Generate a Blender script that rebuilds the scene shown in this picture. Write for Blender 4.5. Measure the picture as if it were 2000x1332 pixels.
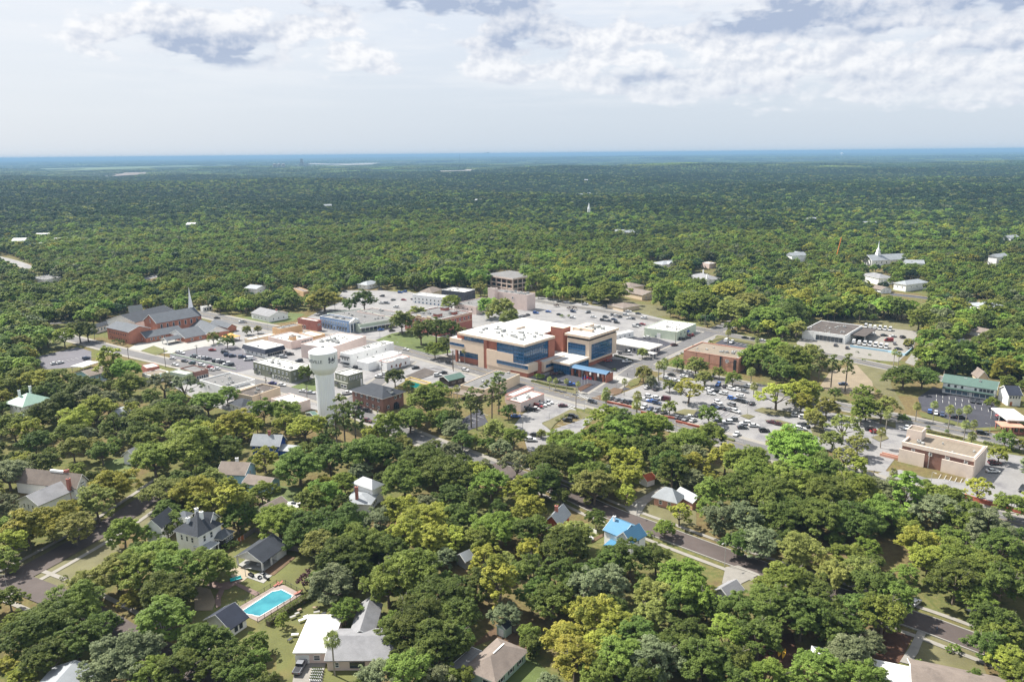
import bpy, math, random
import numpy as np
from mathutils import Vector, Matrix
for o in list(bpy.data.objects): bpy.data.objects.remove(o)
SC = bpy.context.scene
COL = SC.collection
RNG = np.random.default_rng(7)
random.seed(7)
R = math.radians
# ------------------------------------------------------------------ camera
FPX, CAMH = 1510.0, 120.0                       # focal length in photo pixels (2000 wide), flying height in metres
PITCH = math.atan((666 - 300.5) / FPX)
ROLL = math.atan(19 / 2000)
cam = bpy.data.cameras.new('camera'); camo = bpy.data.objects.new('camera', cam); COL.objects.link(camo)
cam.sensor_width = 36; cam.lens = 36 * FPX / 2000; cam.clip_start = 1; cam.clip_end = 120000
camo.location = (0, 0, CAMH)
camo.rotation_euler = (Matrix.Rotation(math.pi / 2 - PITCH, 3, 'X') @ Matrix.Rotation(-ROLL, 3, 'Z')).to_euler()
SC.camera = camo
# ------------------------------------------------------------------ sun, sky, exposure
SUN_AZ, SUN_EL = R(148), R(50)                  # azimuth counted from +X, towards +Y
sdir = Vector((math.cos(SUN_AZ) * math.cos(SUN_EL), math.sin(SUN_AZ) * math.cos(SUN_EL), math.sin(SUN_EL)))
sun = bpy.data.lights.new('sun', 'SUN'); suno = bpy.data.objects.new('sun', sun); COL.objects.link(suno)
sun.energy = 5.0; sun.angle = R(1.6); sun.color = (1.0, 0.95, 0.87)
suno.location = (0, 0, 400); suno.rotation_euler = (-sdir).to_track_quat('-Z', 'Y').to_euler()
vs = SC.view_settings
vs.view_transform = 'Standard'; vs.look = 'None'; vs.exposure = 1.0; vs.gamma = 1; vs.use_curve_mapping = False
cy = SC.cycles
cy.max_bounces = 6; cy.diffuse_bounces = 4; cy.glossy_bounces = 2; cy.transmission_bounces = 2; cy.transparent_max_bounces = 4; cy.volume_bounces = 0
cy.use_denoising = True; cy.sample_clamp_indirect = 4; cy.caustics_reflective = False; cy.caustics_refractive = False
try: cy.denoiser = 'OPENIMAGEDENOISE'
except Exception: pass

class NT:
    """short-hand for building node trees"""
    def __init__(s, tree): s.t = tree; s.n = tree.nodes; s.l = tree.links
    def new(s, typ, **kw):
        n = s.n.new(typ)
        for k, v in kw.items(): setattr(n, k, v)
        return n
    def put(s, sock, v):
        if hasattr(v, 'is_output') or isinstance(v, bpy.types.NodeSocket): s.l.new(v, sock)
        else: sock.default_value = v
    def math(s, op, a, b=0.0, c=0.0, clamp=False):
        n = s.new('ShaderNodeMath', operation=op, use_clamp=clamp)
        for i, v in enumerate((a, b, c)): s.put(n.inputs[i], v)
        return n.outputs[0]
    def mix(s, f, a, b, blend='MIX'):
        n = s.new('ShaderNodeMix', data_type='RGBA', blend_type=blend)
        s.put(n.inputs[0], f)
        for i, v in ((6, a), (7, b)): s.put(n.inputs[i], (*v, 1) if isinstance(v, (tuple, list)) and len(v) == 3 else v)
        return n.outputs[2]
    def noise(s, vec, scale, detail=2, rough=.5, dim='3D', dist=0.0):
        n = s.new('ShaderNodeTexNoise', noise_dimensions=dim)
        if vec is not None: s.l.new(vec, n.inputs['Vector'])
        n.inputs['Scale'].default_value = scale; n.inputs['Detail'].default_value = detail; n.inputs['Roughness'].default_value = rough
        n.inputs['Distortion'].default_value = dist
        return n.outputs['Fac']
    def ramp(s, v, lo, hi, a=0.0, b=1.0, smooth=True):
        n = s.new('ShaderNodeMapRange', interpolation_type='SMOOTHSTEP' if smooth else 'LINEAR'); n.clamp = True
        s.put(n.inputs[0], v)
        for i, k in enumerate((lo, hi, a, b)): s.put(n.inputs[i + 1], k)
        return n.outputs[0]

def make_world():
    w = bpy.data.worlds.new('World'); SC.world = w; w.use_nodes = True
    t = NT(w.node_tree); t.n.clear()
    out = t.new('ShaderNodeOutputWorld'); bg = t.new('ShaderNodeBackground')
    sky = t.new('ShaderNodeTexSky', sky_type='NISHITA', sun_disc=False)
    sky.sun_elevation = SUN_EL; sky.sun_rotation = math.pi / 2 - SUN_AZ; sky.altitude = 100; sky.air_density = 1.0; sky.dust_density = 2.0; sky.ozone_density = 1.0
    tc = t.new('ShaderNodeTexCoord'); sep = t.new('ShaderNodeSeparateXYZ'); t.l.new(tc.outputs['Generated'], sep.inputs[0])
    X, Y, Z = sep.outputs
    el = t.math('MULTIPLY', t.math('ARCSINE', Z), 180 / math.pi)                 # elevation in degrees
    az = t.math('MULTIPLY', t.math('ARCTAN2', X, Y), 180 / math.pi)              # azimuth from +Y, degrees to the right
    # cloud field: noise in azimuth and elevation, flattened a little towards the horizon
    elp = t.math('POWER', t.math('ADD', t.math('MAXIMUM', el, 0.0), 1.0), 0.92)
    def coord(de=0.0, daz=0.0, sx=.20, sy=.34, dz=0.0):
        n = t.new('ShaderNodeCombineXYZ')
        t.put(n.inputs[0], t.math('MULTIPLY', t.math('ADD', az, daz), sx)); t.put(n.inputs[1], t.math('MULTIPLY', t.math('ADD', elp, de), sy)); n.inputs[2].default_value = 3.7 + dz
        return n.outputs[0]
    warp = t.math('MULTIPLY', t.math('SUBTRACT', t.noise(coord(dz=2), 2.2, 4, .55), .5), 2.4)      # ragged edges for every mass
    bv = t.new('ShaderNodeCombineXYZ'); t.put(bv.inputs[0], az); t.put(bv.inputs[1], t.math('ADD', el, t.math('MULTIPLY', warp, .22))); bv = bv.outputs[0]
    def total(lst):
        v = 0.0
        for (a, e, wa, we, k) in lst:
            e *= .9; m = t.new('ShaderNodeVectorMath', operation='MULTIPLY_ADD'); t.l.new(bv, m.inputs[0]); m.inputs[1].default_value = (1 / wa, 1 / we, 0); m.inputs[2].default_value = (-a / wa, -e / we, 0)
            d = t.new('ShaderNodeVectorMath', operation='DOT_PRODUCT'); t.l.new(m.outputs[0], d.inputs[0]); t.l.new(m.outputs[0], d.inputs[1])
            v = t.math('MULTIPLY_ADD', t.math('POWER', .3679, d.outputs['Value']), k, v)
        return v
    # (azimuth, elevation, half widths in degrees, weight): the cloud masses of this sky; elsewhere the noise alone decides
    cov = total([(-21, 8.2, 5.6, 2.2, .60), (-28.5, 9.6, 5, 1.6, .46), (-15, 9.6, 4, 1.8, .40), (-10.3, 6.5, 3.9, .95, .75), (-11, 8.2, 2.0, 1.4, .52), (-1.0, 7.6, 3.4, 1.5, .64), (0.5, 6.0, 3.2, .9, .42), (-3.8, 10.7, 10, 1.4, .55),
                 (7, 7.6, 5.5, 2.0, .46), (9, 5.5, 4.5, .9, .42), (14.5, 6.5, 5, 1.3, .42), (18.5, 9.4, 7, 1.9, .52), (22.5, 6.0, 6, 1.3, .42), (30, 9.0, 7, 2.4, .52), (31, 5.8, 6, 1.7, .50), (9.2, 4.2, 1.6, .6, .36), (17, 4.0, 6, 1.1, .56), (26, 3.9, 6, 1.2, .58), (34, 3.8, 5, 1.1, .54), (12, 5.0, 4, .8, .2), (13, 7.4, 6, 2.0, .2), (24, 7.6, 8, 2.0, .2), (-25, 7.4, 3.5, .9, .24), (-34, 6.8, 2.2, .6, .36)])
    high = t.math('MULTIPLY', t.ramp(el, 10, 18), .26)                           # above the frame: broken cloud all round, as in the frame
    cov = t.math('ADD', t.math('MULTIPLY', cov, t.ramp(t.noise(coord(0, 0, .14, .50, 12), 2.0, 3, .5), .36, .62, .42, 1.22)), high)     # breaks between the masses
    def field(co, det):
        v = t.new('ShaderNodeTexVoronoi', voronoi_dimensions='2D', feature='F1', normalize=True); t.l.new(co, v.inputs['Vector']); v.inputs['Scale'].default_value = 2.6; v.inputs['Detail'].default_value = 2.5; v.inputs['Roughness'].default_value = .55; v.inputs['Lacunarity'].default_value = 2.2; v.inputs['Randomness'].default_value = 1.0
        return t.math('ADD', t.math('MULTIPLY', t.noise(co, 1.7, det, .56, dist=.2), .62), t.math('MULTIPLY', t.math('SUBTRACT', 1.0, v.outputs['Distance']), .30))
    n1 = field(coord(), 6)
    dens = t.math('SUBTRACT', t.math('ADD', n1, cov), .79)
    n2 = field(coord(.28, -.30), 4)                           # the same field a little higher and towards the sun: what shades this point
    alpha = t.ramp(dens, -.07, .20)
    relief = t.ramp(t.math('SUBTRACT', n2, n1), -.09, .13)
    under = total([(-20.5, 7.5, 4.0, 1.15, .85), (-17.5, 6.9, 2.2, .6, .5), (.6, 8.2, 2.7, .75, .85), (-3.4, 11.0, 8.5, .75, 1.0), (-10, 5.75, 3.2, .25, .4), (18.5, 9.7, 5.2, 1.15, .95), (16, 8.7, 3.6, .45, .5), (31.5, 9.9, 5.5, 1.3, .95), (9.2, 5.55, 4, .40, .55), (23, 8.2, 2.8, .35, .6), (22, 5.1, 5, .3, .4), (30.5, 6.6, 4.5, .35, .5), (14, 4.3, 6, .35, .32), (28, 4.2, 6, .4, .3), (2.5, 9.4, 4, .4, .4)])
    under = t.math('ADD', under, t.math('MULTIPLY', t.math('MULTIPLY', t.ramp(el, 12, 20), .9), t.ramp(t.noise(coord(dz=7), .9, 3), .42, .62)))
    under = t.math('MULTIPLY', under, t.ramp(t.noise(coord(dz=4), 3.2, 3, .6), .22, .62, .55, 1.1))
    shade = t.math('ADD', t.math('MULTIPLY', relief, .56), t.math('MULTIPLY', under, 1.05), clamp=True)
    K = 5.3                                                                       # background strength is 0.1
    ccol = t.mix(shade, (.95 * K, .955 * K, .97 * K), (.40 * K, .48 * K, .64 * K))
    ccol = t.mix(t.ramp(el, 2, 8, .45, 0), ccol, (.72 * K, .77 * K, .84 * K))      # far clouds sink into the haze
    veil = t.mix(t.ramp(el, .0, 10), (.62 * K, .695 * K, .785 * K), (.72 * K, .775 * K, .865 * K))
    veil = t.mix(t.ramp(az, -42, 8, .60, 0), veil, (.80 * K, .825 * K, .865 * K))
    vfac = t.ramp(el, 0, 40, .95, .80)
    skyc = t.mix(vfac, sky.outputs[0], veil)
    streak = t.ramp(t.noise(coord(0, 0, .05, .6, 9), 1.6, 5, .62), .38, .70)
    skyc = t.mix(t.math('MULTIPLY', streak, t.math('MULTIPLY', t.ramp(el, 1.5, 6, 0, .75), t.ramp(az, -20, 20, .55, 1.0))), skyc, (.87 * K, .89 * K, .925 * K))
    final = t.mix(t.math('MULTIPLY', alpha, .95), skyc, ccol)
    t.l.new(final, bg.inputs[0]); bg.inputs[1].default_value = 0.1
    t.l.new(bg.outputs[0], out.inputs[0])
    w.cycles.sampling_method = 'MANUAL'; w.cycles.sample_map_resolution = 256
make_world()

# ------------------------------------------------------------------ pixel -> ground, and back (layout helper)
def G(p, z=0.0):
    dx, dy = p[0] - 1000.0, 666.0 - p[1]
    c, s = math.cos(ROLL), math.sin(ROLL); u = dx * c + dy * s; v = -dx * s + dy * c
    cp, sp = math.cos(PITCH), math.sin(PITCH)
    wz = -FPX * sp + v * cp; k = (z - CAMH) / wz
    return Vector((u * k, (FPX * cp + v * sp) * k, z))
def PX(x, y, z=0.0):
    cp, sp = math.cos(PITCH), math.sin(PITCH)
    d = y * cp - (z - CAMH) * sp; v = (y * sp + (z - CAMH) * cp) / d * FPX; u = x / d * FPX
    c, s = math.cos(ROLL), math.sin(ROLL)
    return 1000 + u * c - v * s, 666 - (u * s + v * c), FPX / d
CROPS = dict(a=(0, 860, 2.822), b=(400, 860, 2.822), c=(860, 860, 2.822), d=(1300, 860, 2.8214), e=(0, 500, 3.7), f=(460, 500, 3.7), g=(760, 520, 3.7),
             h=(1160, 500, 3.505), i=(1540, 480, 3.917), j=(1560, 760, 4.545), A1=(380, 1020, 5.793), A2=(540, 1160, 7.746), A3=(860, 1190, 9.38), A4=(270, 960, 9.524),
             A5=(0, 880, 9.524), A6=(1040, 940, 7.692), A7=(1660, 1220, 5.882), A8=(420, 840, 5.556), B1=(780, 520, 6.667), B2=(460, 600, 7.4), B3=(560, 650, 6.658),
             B4=(180, 540, 6.667), B5=(780, 700, 6.667), B6=(1800, 700, 8.325), B7=(240, 690, 7.143), C3=(1560, 780, 4.762), C4=(1240, 580, 7.4), C5=(980, 700, 5.882), F=(0, 0, 1.0))
def K(c, x, y):
    o = CROPS[c]; return (o[0] + x / o[2], o[1] + y / o[2])

# ------------------------------------------------------------------ materials
MATS = {}
# photo colours of sunlit level surfaces -> reflectance
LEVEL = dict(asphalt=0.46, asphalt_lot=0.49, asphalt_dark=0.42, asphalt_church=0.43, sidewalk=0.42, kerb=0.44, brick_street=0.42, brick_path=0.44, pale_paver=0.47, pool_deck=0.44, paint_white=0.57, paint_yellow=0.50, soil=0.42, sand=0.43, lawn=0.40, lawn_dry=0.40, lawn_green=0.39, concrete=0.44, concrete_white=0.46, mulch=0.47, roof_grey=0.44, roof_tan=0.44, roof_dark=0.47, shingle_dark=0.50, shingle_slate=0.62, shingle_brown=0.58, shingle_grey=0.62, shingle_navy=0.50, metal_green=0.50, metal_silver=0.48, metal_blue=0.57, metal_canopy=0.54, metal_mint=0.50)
def hexc(h):
    f = lambda v: ((v + .055) / 1.055) ** 2.4 if v > .04045 else v / 12.92
    return tuple(f(int(h[i:i + 2], 16) / 255) for i in (0, 2, 4))
def pmat(name, col, rough=.85, var=.18, scale=.35, fine=4.0, bump=0.0, metal=0.0, spec=.3, stain=0.0, stain_col=(.25, .24, .22), rib=None, stretch=None, seam=0.0):
    if name in MATS: return MATS[name]
    k_ = LEVEL.get(name, 1.0); col = tuple(c * k_ for c in col); stain_col = tuple(c * k_ for c in stain_col)
    m = bpy.data.materials.new(name); m.use_nodes = True; t = NT(m.node_tree); t.n.clear()
    out = t.new('ShaderNodeOutputMaterial'); b = t.new('ShaderNodeBsdfPrincipled'); t.l.new(b.outputs[0], out.inputs[0])
    tc = t.new('ShaderNodeTexCoord'); oi = t.new('ShaderNodeObjectInfo')
    vec = t.new('ShaderNodeVectorMath', operation='ADD'); t.l.new(tc.outputs['Object'], vec.inputs[0]); t.l.new(oi.outputs['Location'], vec.inputs[1]); v = vec.outputs[0]
    if stretch:
        mp = t.new('ShaderNodeMapping'); mp.inputs['Scale'].default_value = stretch; t.l.new(v, mp.inputs[0]); v = mp.outputs[0]
    n1 = t.noise(v, scale, 4, .6); n2 = t.noise(v, fine, 2, .6)
    f = t.math('ADD', t.math('MULTIPLY', n1, .65), t.math('MULTIPLY', n2, .35))
    f = t.ramp(f, .32, .68, 0, 1)
    lo = tuple(c * (1 - var) for c in col); hi = tuple(min(1, c * (1 + var)) for c in col)
    c = t.mix(f, lo, hi)
    if stain:
        s = t.ramp(t.noise(v, scale * .8, 6, .65), .48, .72); c = t.mix(t.math('MULTIPLY', s, stain), c, stain_col)
    if seam:                                                           # laps of the roofing sheets
        bt = t.new('ShaderNodeTexBrick'); t.l.new(v, bt.inputs[0]); bt.inputs['Scale'].default_value = .16; bt.inputs['Mortar Size'].default_value = .012; bt.inputs['Mortar Smooth'].default_value = .3; bt.inputs['Row Height'].default_value = .35; bt.inputs['Brick Width'].default_value = 2.0
        c = t.mix(t.math('MULTIPLY', bt.outputs['Fac'], seam), c, tuple(k * .45 for k in col))
    if rib:                                                            # standing seams or laps: relief only
        wv = t.new('ShaderNodeTexWave', wave_type='BANDS', bands_direction=rib[0], wave_profile='SAW'); wv.inputs['Scale'].default_value = rib[1]; wv.inputs['Distortion'].default_value = 0
        t.l.new(tc.outputs['Object'], wv.inputs[0]); hgt = wv.outputs['Fac']; bstr = rib[2]
    else: hgt = n2; bstr = bump
    if bstr:
        bp = t.new('ShaderNodeBump'); bp.inputs['Strength'].default_value = bstr; bp.inputs['Distance'].default_value = .1; t.l.new(hgt, bp.inputs['Height']); t.l.new(bp.outputs[0], b.inputs['Normal'])
    t.put(b.inputs['Base Color'], c); b.inputs['Roughness'].default_value = rough; b.inputs['Metallic'].default_value = metal
    b.inputs['Specular IOR Level'].default_value = spec
    MATS[name] = m; return m
W = lambda n, c, **k: pmat(n, hexc(c), **k)
W('wall_white', 'eeeeec', var=.07); W('wall_cream', 'd6c3a8', var=.06); W('wall_gov', 'dac6b0', var=.05); W('wall_pink', 'd9c6bd', var=.07); W('wall_tan', 'd2b088', var=.08)
W('wall_beige', 'ddcdc0', var=.07, stain=.15); W('brick_gov', 'ab705d', var=.12, fine=7); W('brick_red', 'a96f63', var=.16, fine=6); W('brick_church', 'b67c66', var=.18, fine=6)
W('brick_brown', '86655a', var=.18, fine=6); W('brick_orange', 'c49380', var=.12, fine=6); W('wall_blue', '8ba3c4', var=.06); W('wall_sage', '7d8070', var=.08); W('wall_sage_light', 'b6c2b0', var=.06)
W('wall_mint', 'b3c9ba', var=.06, rib=('Z', 1.6, .3)); W('wall_grey', '9c9da0', var=.08); W('wall_charcoal', '4c4d52', var=.12); W('wall_palegreen', 'c5d0bb', var=.07, rib=('X', .8, .15)); W('wall_skyblue', 'a8cbdf', var=.06, rib=('Z', 1.6, .2))
W('wall_royal', '2c4f9e', var=.08); W('wall_teal', '2fb3b5', var=.08); W('wall_yellow', 'dcc477', var=.07); W('wall_orange', 'b98a76', var=.1); W('wall_dark', '3b3532', var=.15); W('wall_redhouse', 'a8583d', var=.12)
W('frame_navy', '4a6a92', var=.06, rough=.45); W('concrete', 'bfbab1', var=.10, stain=.2); W('concrete_white', 'd8d6d0', var=.08, stain=.15); W('trim_white', 'e8e8e4', var=.03); W('trim_blue', '5d93c8', var=.05, rough=.5); W('trim_dark', '35363a', var=.1)
W('roof_white', 'bdbcb8', var=.07, stain=.5, stain_col=hexc('84827b'), scale=.13, seam=.55); W('roof_grey', 'a3a2a1', var=.10, stain=.45, stain_col=hexc('75736f'), scale=.2, seam=.5)
W('roof_tan', 'b9aa97', var=.10, stain=.35, stain_col=hexc('8d8072'), scale=.18, seam=.4); W('roof_dark', '6f6661', var=.14, stain=.5, stain_col=hexc('a39a92'), scale=.25)
W('shingle_dark', '4b5059', var=.16, fine=3, bump=.4); W('shingle_slate', '70757c', var=.12, fine=3, bump=.3); W('shingle_brown', '9a8d83', var=.14, fine=3, bump=.4, stain=.3, stain_col=hexc('5c5350'))
W('shingle_grey', 'a0a0a3', var=.12, fine=3, bump=.4, stain=.25, stain_col=hexc('6a6a6c')); W('shingle_navy', '43495a', var=.15, fine=3, bump=.4)
W('metal_silver', 'c9cfd4', var=.08, rough=.45, rib=('Y', 1.0, .35), stain=.25, stain_col=hexc('9a9a98')); W('metal_blue', '68a8d0', var=.06, rough=.4, rib=('Y', .75, .6)); W('metal_green', '769489', var=.07, rough=.5, rib=('Y', 1.0, .3)); W('metal_mint', 'b7dcc8', var=.05, rough=.5, rib=('Y', 1.0, .3))
W('metal_canopy', '6f98bd', var=.05, rough=.35, rib=('X', .9, .3)); W('wood', '8a7a66', var=.2, fine=5); W('wood_orange', 'a8683c', var=.2); W('wood_grey', '77706a', var=.25, fine=6, stretch=(1, 1, .2))
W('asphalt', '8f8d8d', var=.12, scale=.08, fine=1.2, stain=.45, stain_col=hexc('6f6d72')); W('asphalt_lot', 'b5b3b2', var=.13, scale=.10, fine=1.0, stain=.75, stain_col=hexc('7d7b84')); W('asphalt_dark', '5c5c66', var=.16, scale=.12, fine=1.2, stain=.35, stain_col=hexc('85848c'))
W('asphalt_church', '8e8b93', var=.1, scale=.1); W('sidewalk', 'cbc5ba', var=.09, scale=.3, stain=.2, stain_col=hexc('a59f94')); W('kerb', 'd3cfc5', var=.08)
W('brick_street', '7c706b', var=.14, scale=.15, fine=5, stain=.35, stain_col=hexc('6b5b59')); W('brick_path', 'a98f86', var=.14, fine=5); W('pale_paver', 'd9c9ae', var=.06); W('pool_deck', 'cdbab1', var=.08)
W('paint_white', 'e6e6e2', var=.06); W('paint_yellow', 'd9c386', var=.08); W('soil', '8d7257', var=.2, scale=.4, fine=2); W('sand', 'bfae93', var=.14, scale=.15)
W('lawn', '8b8f50', var=.22, scale=.12, fine=2.5, stain=.45, stain_col=hexc('a8945c'), bump=.6); W('lawn_dry', '989369', var=.2, scale=.15, fine=2.5, stain=.4, stain_col=hexc('8b8a4d'), bump=.6); W('lawn_green', '7f9150', var=.2, scale=.15, fine=2.5, bump=.6, stain=.3, stain_col=hexc('9c9658'))
W('metal_pole', 'a6a6a4', var=.05, rough=.5); W('wood_pole', '6b5d50', var=.15); W('metal_dark', '3d3f44', var=.1, rough=.5); W('white_plastic', 'e4e4e4', var=.03, rough=.4); W('tank_white', 'f4f5f7', var=.025, rough=.55, scale=.12)
W('bark', '6d6257', var=.25, fine=3, bump=.5); W('bark_pale', '9b9488', var=.2, fine=3, bump=.4); W('letter_dark', '3f4354', var=.05); W('rubber', '202020', var=.1); W('crane_orange', 'd8813d', var=.05); W('kayak_yellow', 'e0b13c', var=.05, rough=.4)
W('unit_grey', 'a9aaa8', var=.12); W('canvas_black', '2b2c30', var=.1); W('canvas_orange', 'e0a35c', var=.06); W('cushion_grey', '8e8f90', var=.1); W('red_paint', 'b0392f', var=.1); W('flag_red', 'c04040'); W('mulch', '6f4f3d', var=.25, fine=3); W('brick_wall_red', 'a8604c', var=.14, fine=4)

def glass(name, col, rough=.08):
    m = bpy.data.materials.new(name); m.use_nodes = True; b = m.node_tree.nodes['Principled BSDF']
    t = NT(m.node_tree); tc = t.new('ShaderNodeTexCoord'); n = t.noise(tc.outputs['Object'], .35, 3)
    c = t.mix(t.ramp(n, .35, .65), tuple(k * .6 for k in col), tuple(k * 1.3 for k in col)); t.l.new(c, b.inputs['Base Color'])
    b.inputs['Roughness'].default_value = rough; b.inputs['Specular IOR Level'].default_value = .8; b.inputs['Metallic'].default_value = 0
    MATS[name] = m
glass('glass', (.035, .045, .06)); glass('glass_blue', (.026, .10, .20), .05); glass('glass_car', (.02, .022, .026), .06); glass('glass_sky', (.10, .16, .22), .1)
def water():
    m = bpy.data.materials.new('pool_water'); m.use_nodes = True; b = m.node_tree.nodes['Principled BSDF']; t = NT(m.node_tree)
    tc = t.new('ShaderNodeTexCoord'); n = t.noise(tc.outputs['Object'], 1.6, 4, .6, dist=1.2); bp = t.new('ShaderNodeBump'); bp.inputs['Strength'].default_value = .12; t.l.new(n, bp.inputs['Height']); t.l.new(bp.outputs[0], b.inputs['Normal'])
    c = t.mix(t.ramp(t.noise(tc.outputs['Object'], .22, 2), .3, .7), (.022, .17, .215), (.045, .25, .29)); t.l.new(c, b.inputs['Base Color'])
    b.inputs['Roughness'].default_value = .06; MATS['pool_water'] = m
water()
PAINTS = {}
def paint(c):
    cols = dict(w='dcdddd', s='b4b7bb', g='77797d', k='26272b', d='3a3d43', n='2b3c5e', u='3c67b0', r='8e2a2a', m='552a30', t='3d5a5c', p='3d3a70', b='a8957a')
    if c not in PAINTS:
        m = bpy.data.materials.new('car_paint_' + c); m.use_nodes = True; b = m.node_tree.nodes['Principled BSDF']
        b.inputs['Base Color'].default_value = (*hexc(cols[c]), 1); b.inputs['Roughness'].default_value = .35; b.inputs['Coat Weight'].default_value = .5; b.inputs['Coat Roughness'].default_value = .1; PAINTS[c] = m
    return PAINTS[c]
for nm, c in (('lamp_red', 'a02020'), ('lamp_clear', 'e8e8e0'), ('hub_grey', '9a9a9c')): W(nm, c, rough=.3)

# ------------------------------------------------------------------ mesh helper
class MB:
    def __init__(s): s.v = []; s.f = []; s.m = []; s.mats = []
    def mi(s, mat):
        if mat not in s.mats: s.mats.append(mat)
        return s.mats.index(mat)
    def add(s, vs, fs, mat):
        o = len(s.v); s.v += [tuple(v) for v in vs]; i = s.mi(mat)
        for f in fs: s.f.append([o + k for k in f]); s.m.append(i)
        return s
    def box(s, x0, x1, y0, y1, z0, z1, mat):
        x0, x1 = min(x0, x1), max(x0, x1); y0, y1 = min(y0, y1), max(y0, y1)
        v = [(x, y, z) for z in (z0, z1) for x, y in ((x0, y0), (x1, y0), (x1, y1), (x0, y1))]
        return s.add(v, [(3, 2, 1, 0), (4, 5, 6, 7), (0, 1, 5, 4), (1, 2, 6, 5), (2, 3, 7, 6), (3, 0, 4, 7)], mat)
    def rbox(s, cx, cy, w, d, z0, z1, a, mat):
        c, q = math.cos(a), math.sin(a); P = [(cx + x * c - y * q, cy + x * q + y * c) for x, y in ((-w / 2, -d / 2), (w / 2, -d / 2), (w / 2, d / 2), (-w / 2, d / 2))]
        return s.prism(P, z0, z1, mat)
    def prism(s, poly, z0, z1, mat):
        n = len(poly); ar = sum(poly[i][0] * poly[(i + 1) % n][1] - poly[(i + 1) % n][0] * poly[i][1] for i in range(n))
        if ar < 0: poly = poly[::-1]
        v = [(p[0], p[1], z0) for p in poly] + [(p[0], p[1], z1) for p in poly]
        return s.add(v, [tuple(range(n))[::-1], tuple(range(n, 2 * n))] + [(i, (i + 1) % n, n + (i + 1) % n, n + i) for i in range(n)], mat)
    def slab(s, pts, th, mat):
        """a sheet with thickness: pts are 3-D, counter-clockwise seen from above"""
        n = len(pts); v = [tuple(p) for p in pts] + [(p[0], p[1], p[2] - th) for p in pts]
        return s.add(v, [tuple(range(n)), tuple(range(n, 2 * n))[::-1]] + [(i, n + i, n + (i + 1) % n, (i + 1) % n) for i in range(n)], mat)
    def tube(s, pts, rads, mat, n=7, cap=True):
        o = len(s.v); i = s.mi(mat); pts = [Vector(p) for p in pts]
        for k, p in enumerate(pts):
            d = (pts[min(k + 1, len(pts) - 1)] - pts[max(k - 1, 0)]).normalized(); a = d.orthogonal().normalized(); b = d.cross(a)
            for q in range(n):
                w = 2 * math.pi * q / n; s.v.append(tuple(p + (a * math.cos(w) + b * math.sin(w)) * rads[k]))
        for k in range(len(pts) - 1):
            for q in range(n): s.f.append([o + k * n + q, o + k * n + (q + 1) % n, o + (k + 1) * n + (q + 1) % n, o + (k + 1) * n + q]); s.m.append(i)
        if cap:
            s.f.append([o + q for q in range(n)][::-1]); s.m.append(i); e = o + (len(pts) - 1) * n; s.f.append([e + q for q in range(n)]); s.m.append(i)
        return s
    def lathe(s, prof, mat, n=24, cx=0, cy=0, flute=0.0):
        o = len(s.v); i = s.mi(mat)
        for r, z in prof:
            for q in range(n):
                w = 2 * math.pi * q / n; rr = r * (1 - flute * (q % 2)); s.v.append((cx + rr * math.cos(w), cy + rr * math.sin(w), z))
        for k in range(len(prof) - 1):
            for q in range(n): s.f.append([o + k * n + q, o + k * n + (q + 1) % n, o + (k + 1) * n + (q + 1) % n, o + (k + 1) * n + q]); s.m.append(i)
        s.f.append([o + q for q in range(n)][::-1]); s.m.append(i); e = o + (len(prof) - 1) * n; s.f.append([e + q for q in range(n)]); s.m.append(i)
        return s
    def mesh(s, name):
        me = bpy.data.meshes.new(name); me.from_pydata(s.v, [], s.f)
        for m in s.mats: me.materials.append(MATS[m] if isinstance(m, str) else m)
        if len(s.mats) > 1: me.polygons.foreach_set('material_index', s.m)
        me.update(); return me
    def obj(s, name, parent=None, loc=(0, 0, 0), rz=0.0):
        return mob(name, s.mesh(name), parent, loc, rz)
def mob(name, me, parent=None, loc=(0, 0, 0), rz=0.0, scale=None):
    o = bpy.data.objects.new(name, me); COL.objects.link(o); o.parent = parent; o.location = loc; o.rotation_euler = (0, 0, rz)
    if scale is not None: o.scale = scale
    return o
def empty(name, loc, rz=0.0):
    o = bpy.data.objects.new(name, None); COL.objects.link(o); o.location = loc; o.rotation_euler = (0, 0, rz); o.empty_display_size = .5; return o
LABELS = set()
def tag(o, label=None, cat=None, group=None, kind=None):
    if label:
        o['label'] = label
        if label in LABELS: print('DUP LABEL', label)
        LABELS.add(label)
    if cat: o['category'] = cat
    if group: o['group'] = group
    if kind: o['kind'] = kind
    return o
def smooth(me):
    me.polygons.foreach_set('use_smooth', [True] * len(me.polygons)); return me
# ------------------------------------------------------------------ terrain, paving, roads
def sstep(a, b, x): t = np.clip((x - a) / (b - a), 0, 1); return t * t * (3 - 2 * t)
def hills(x, y):
    x = np.asarray(x, float); y = np.asarray(y, float); d = np.hypot(x, y)
    far = sstep(1150, 2600, d)
    z = far * (9 * np.sin(x / 410 + 1.3) * np.sin(y / 530) + 6 * np.sin(x / 190 + y / 260) + 5 * np.sin(y / 240 - x / 700))
    z += 24 * np.exp(-((y - 5000 - .08 * x) / 850) ** 2) * sstep(-700, 500, x) * (.86 + .14 * np.sin(x / 520))
    z += 16 * np.exp(-((y - 7600) / 1200) ** 2) * sstep(300, -900, x) * (.8 + .2 * np.sin(x / 640 + 2)) + 16 * np.exp(-((y - 3100) / 700) ** 2) * sstep(900, -400, x) * (.7 + .3 * np.sin(x / 380))
    z += sstep(6000, 10000, d) * (-16 + 12 * np.sin(x / 1900 + .4) * np.sin(y / 2300))
    z += 14 * np.exp(-((y - 17000) / 2500) ** 2) * np.maximum(0, np.sin(x / 2600 + .9)) + 14 * np.exp(-((y - 26000) / 3000) ** 2) * np.maximum(0, np.sin(x / 4100 + 2.1))
    return z
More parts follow.
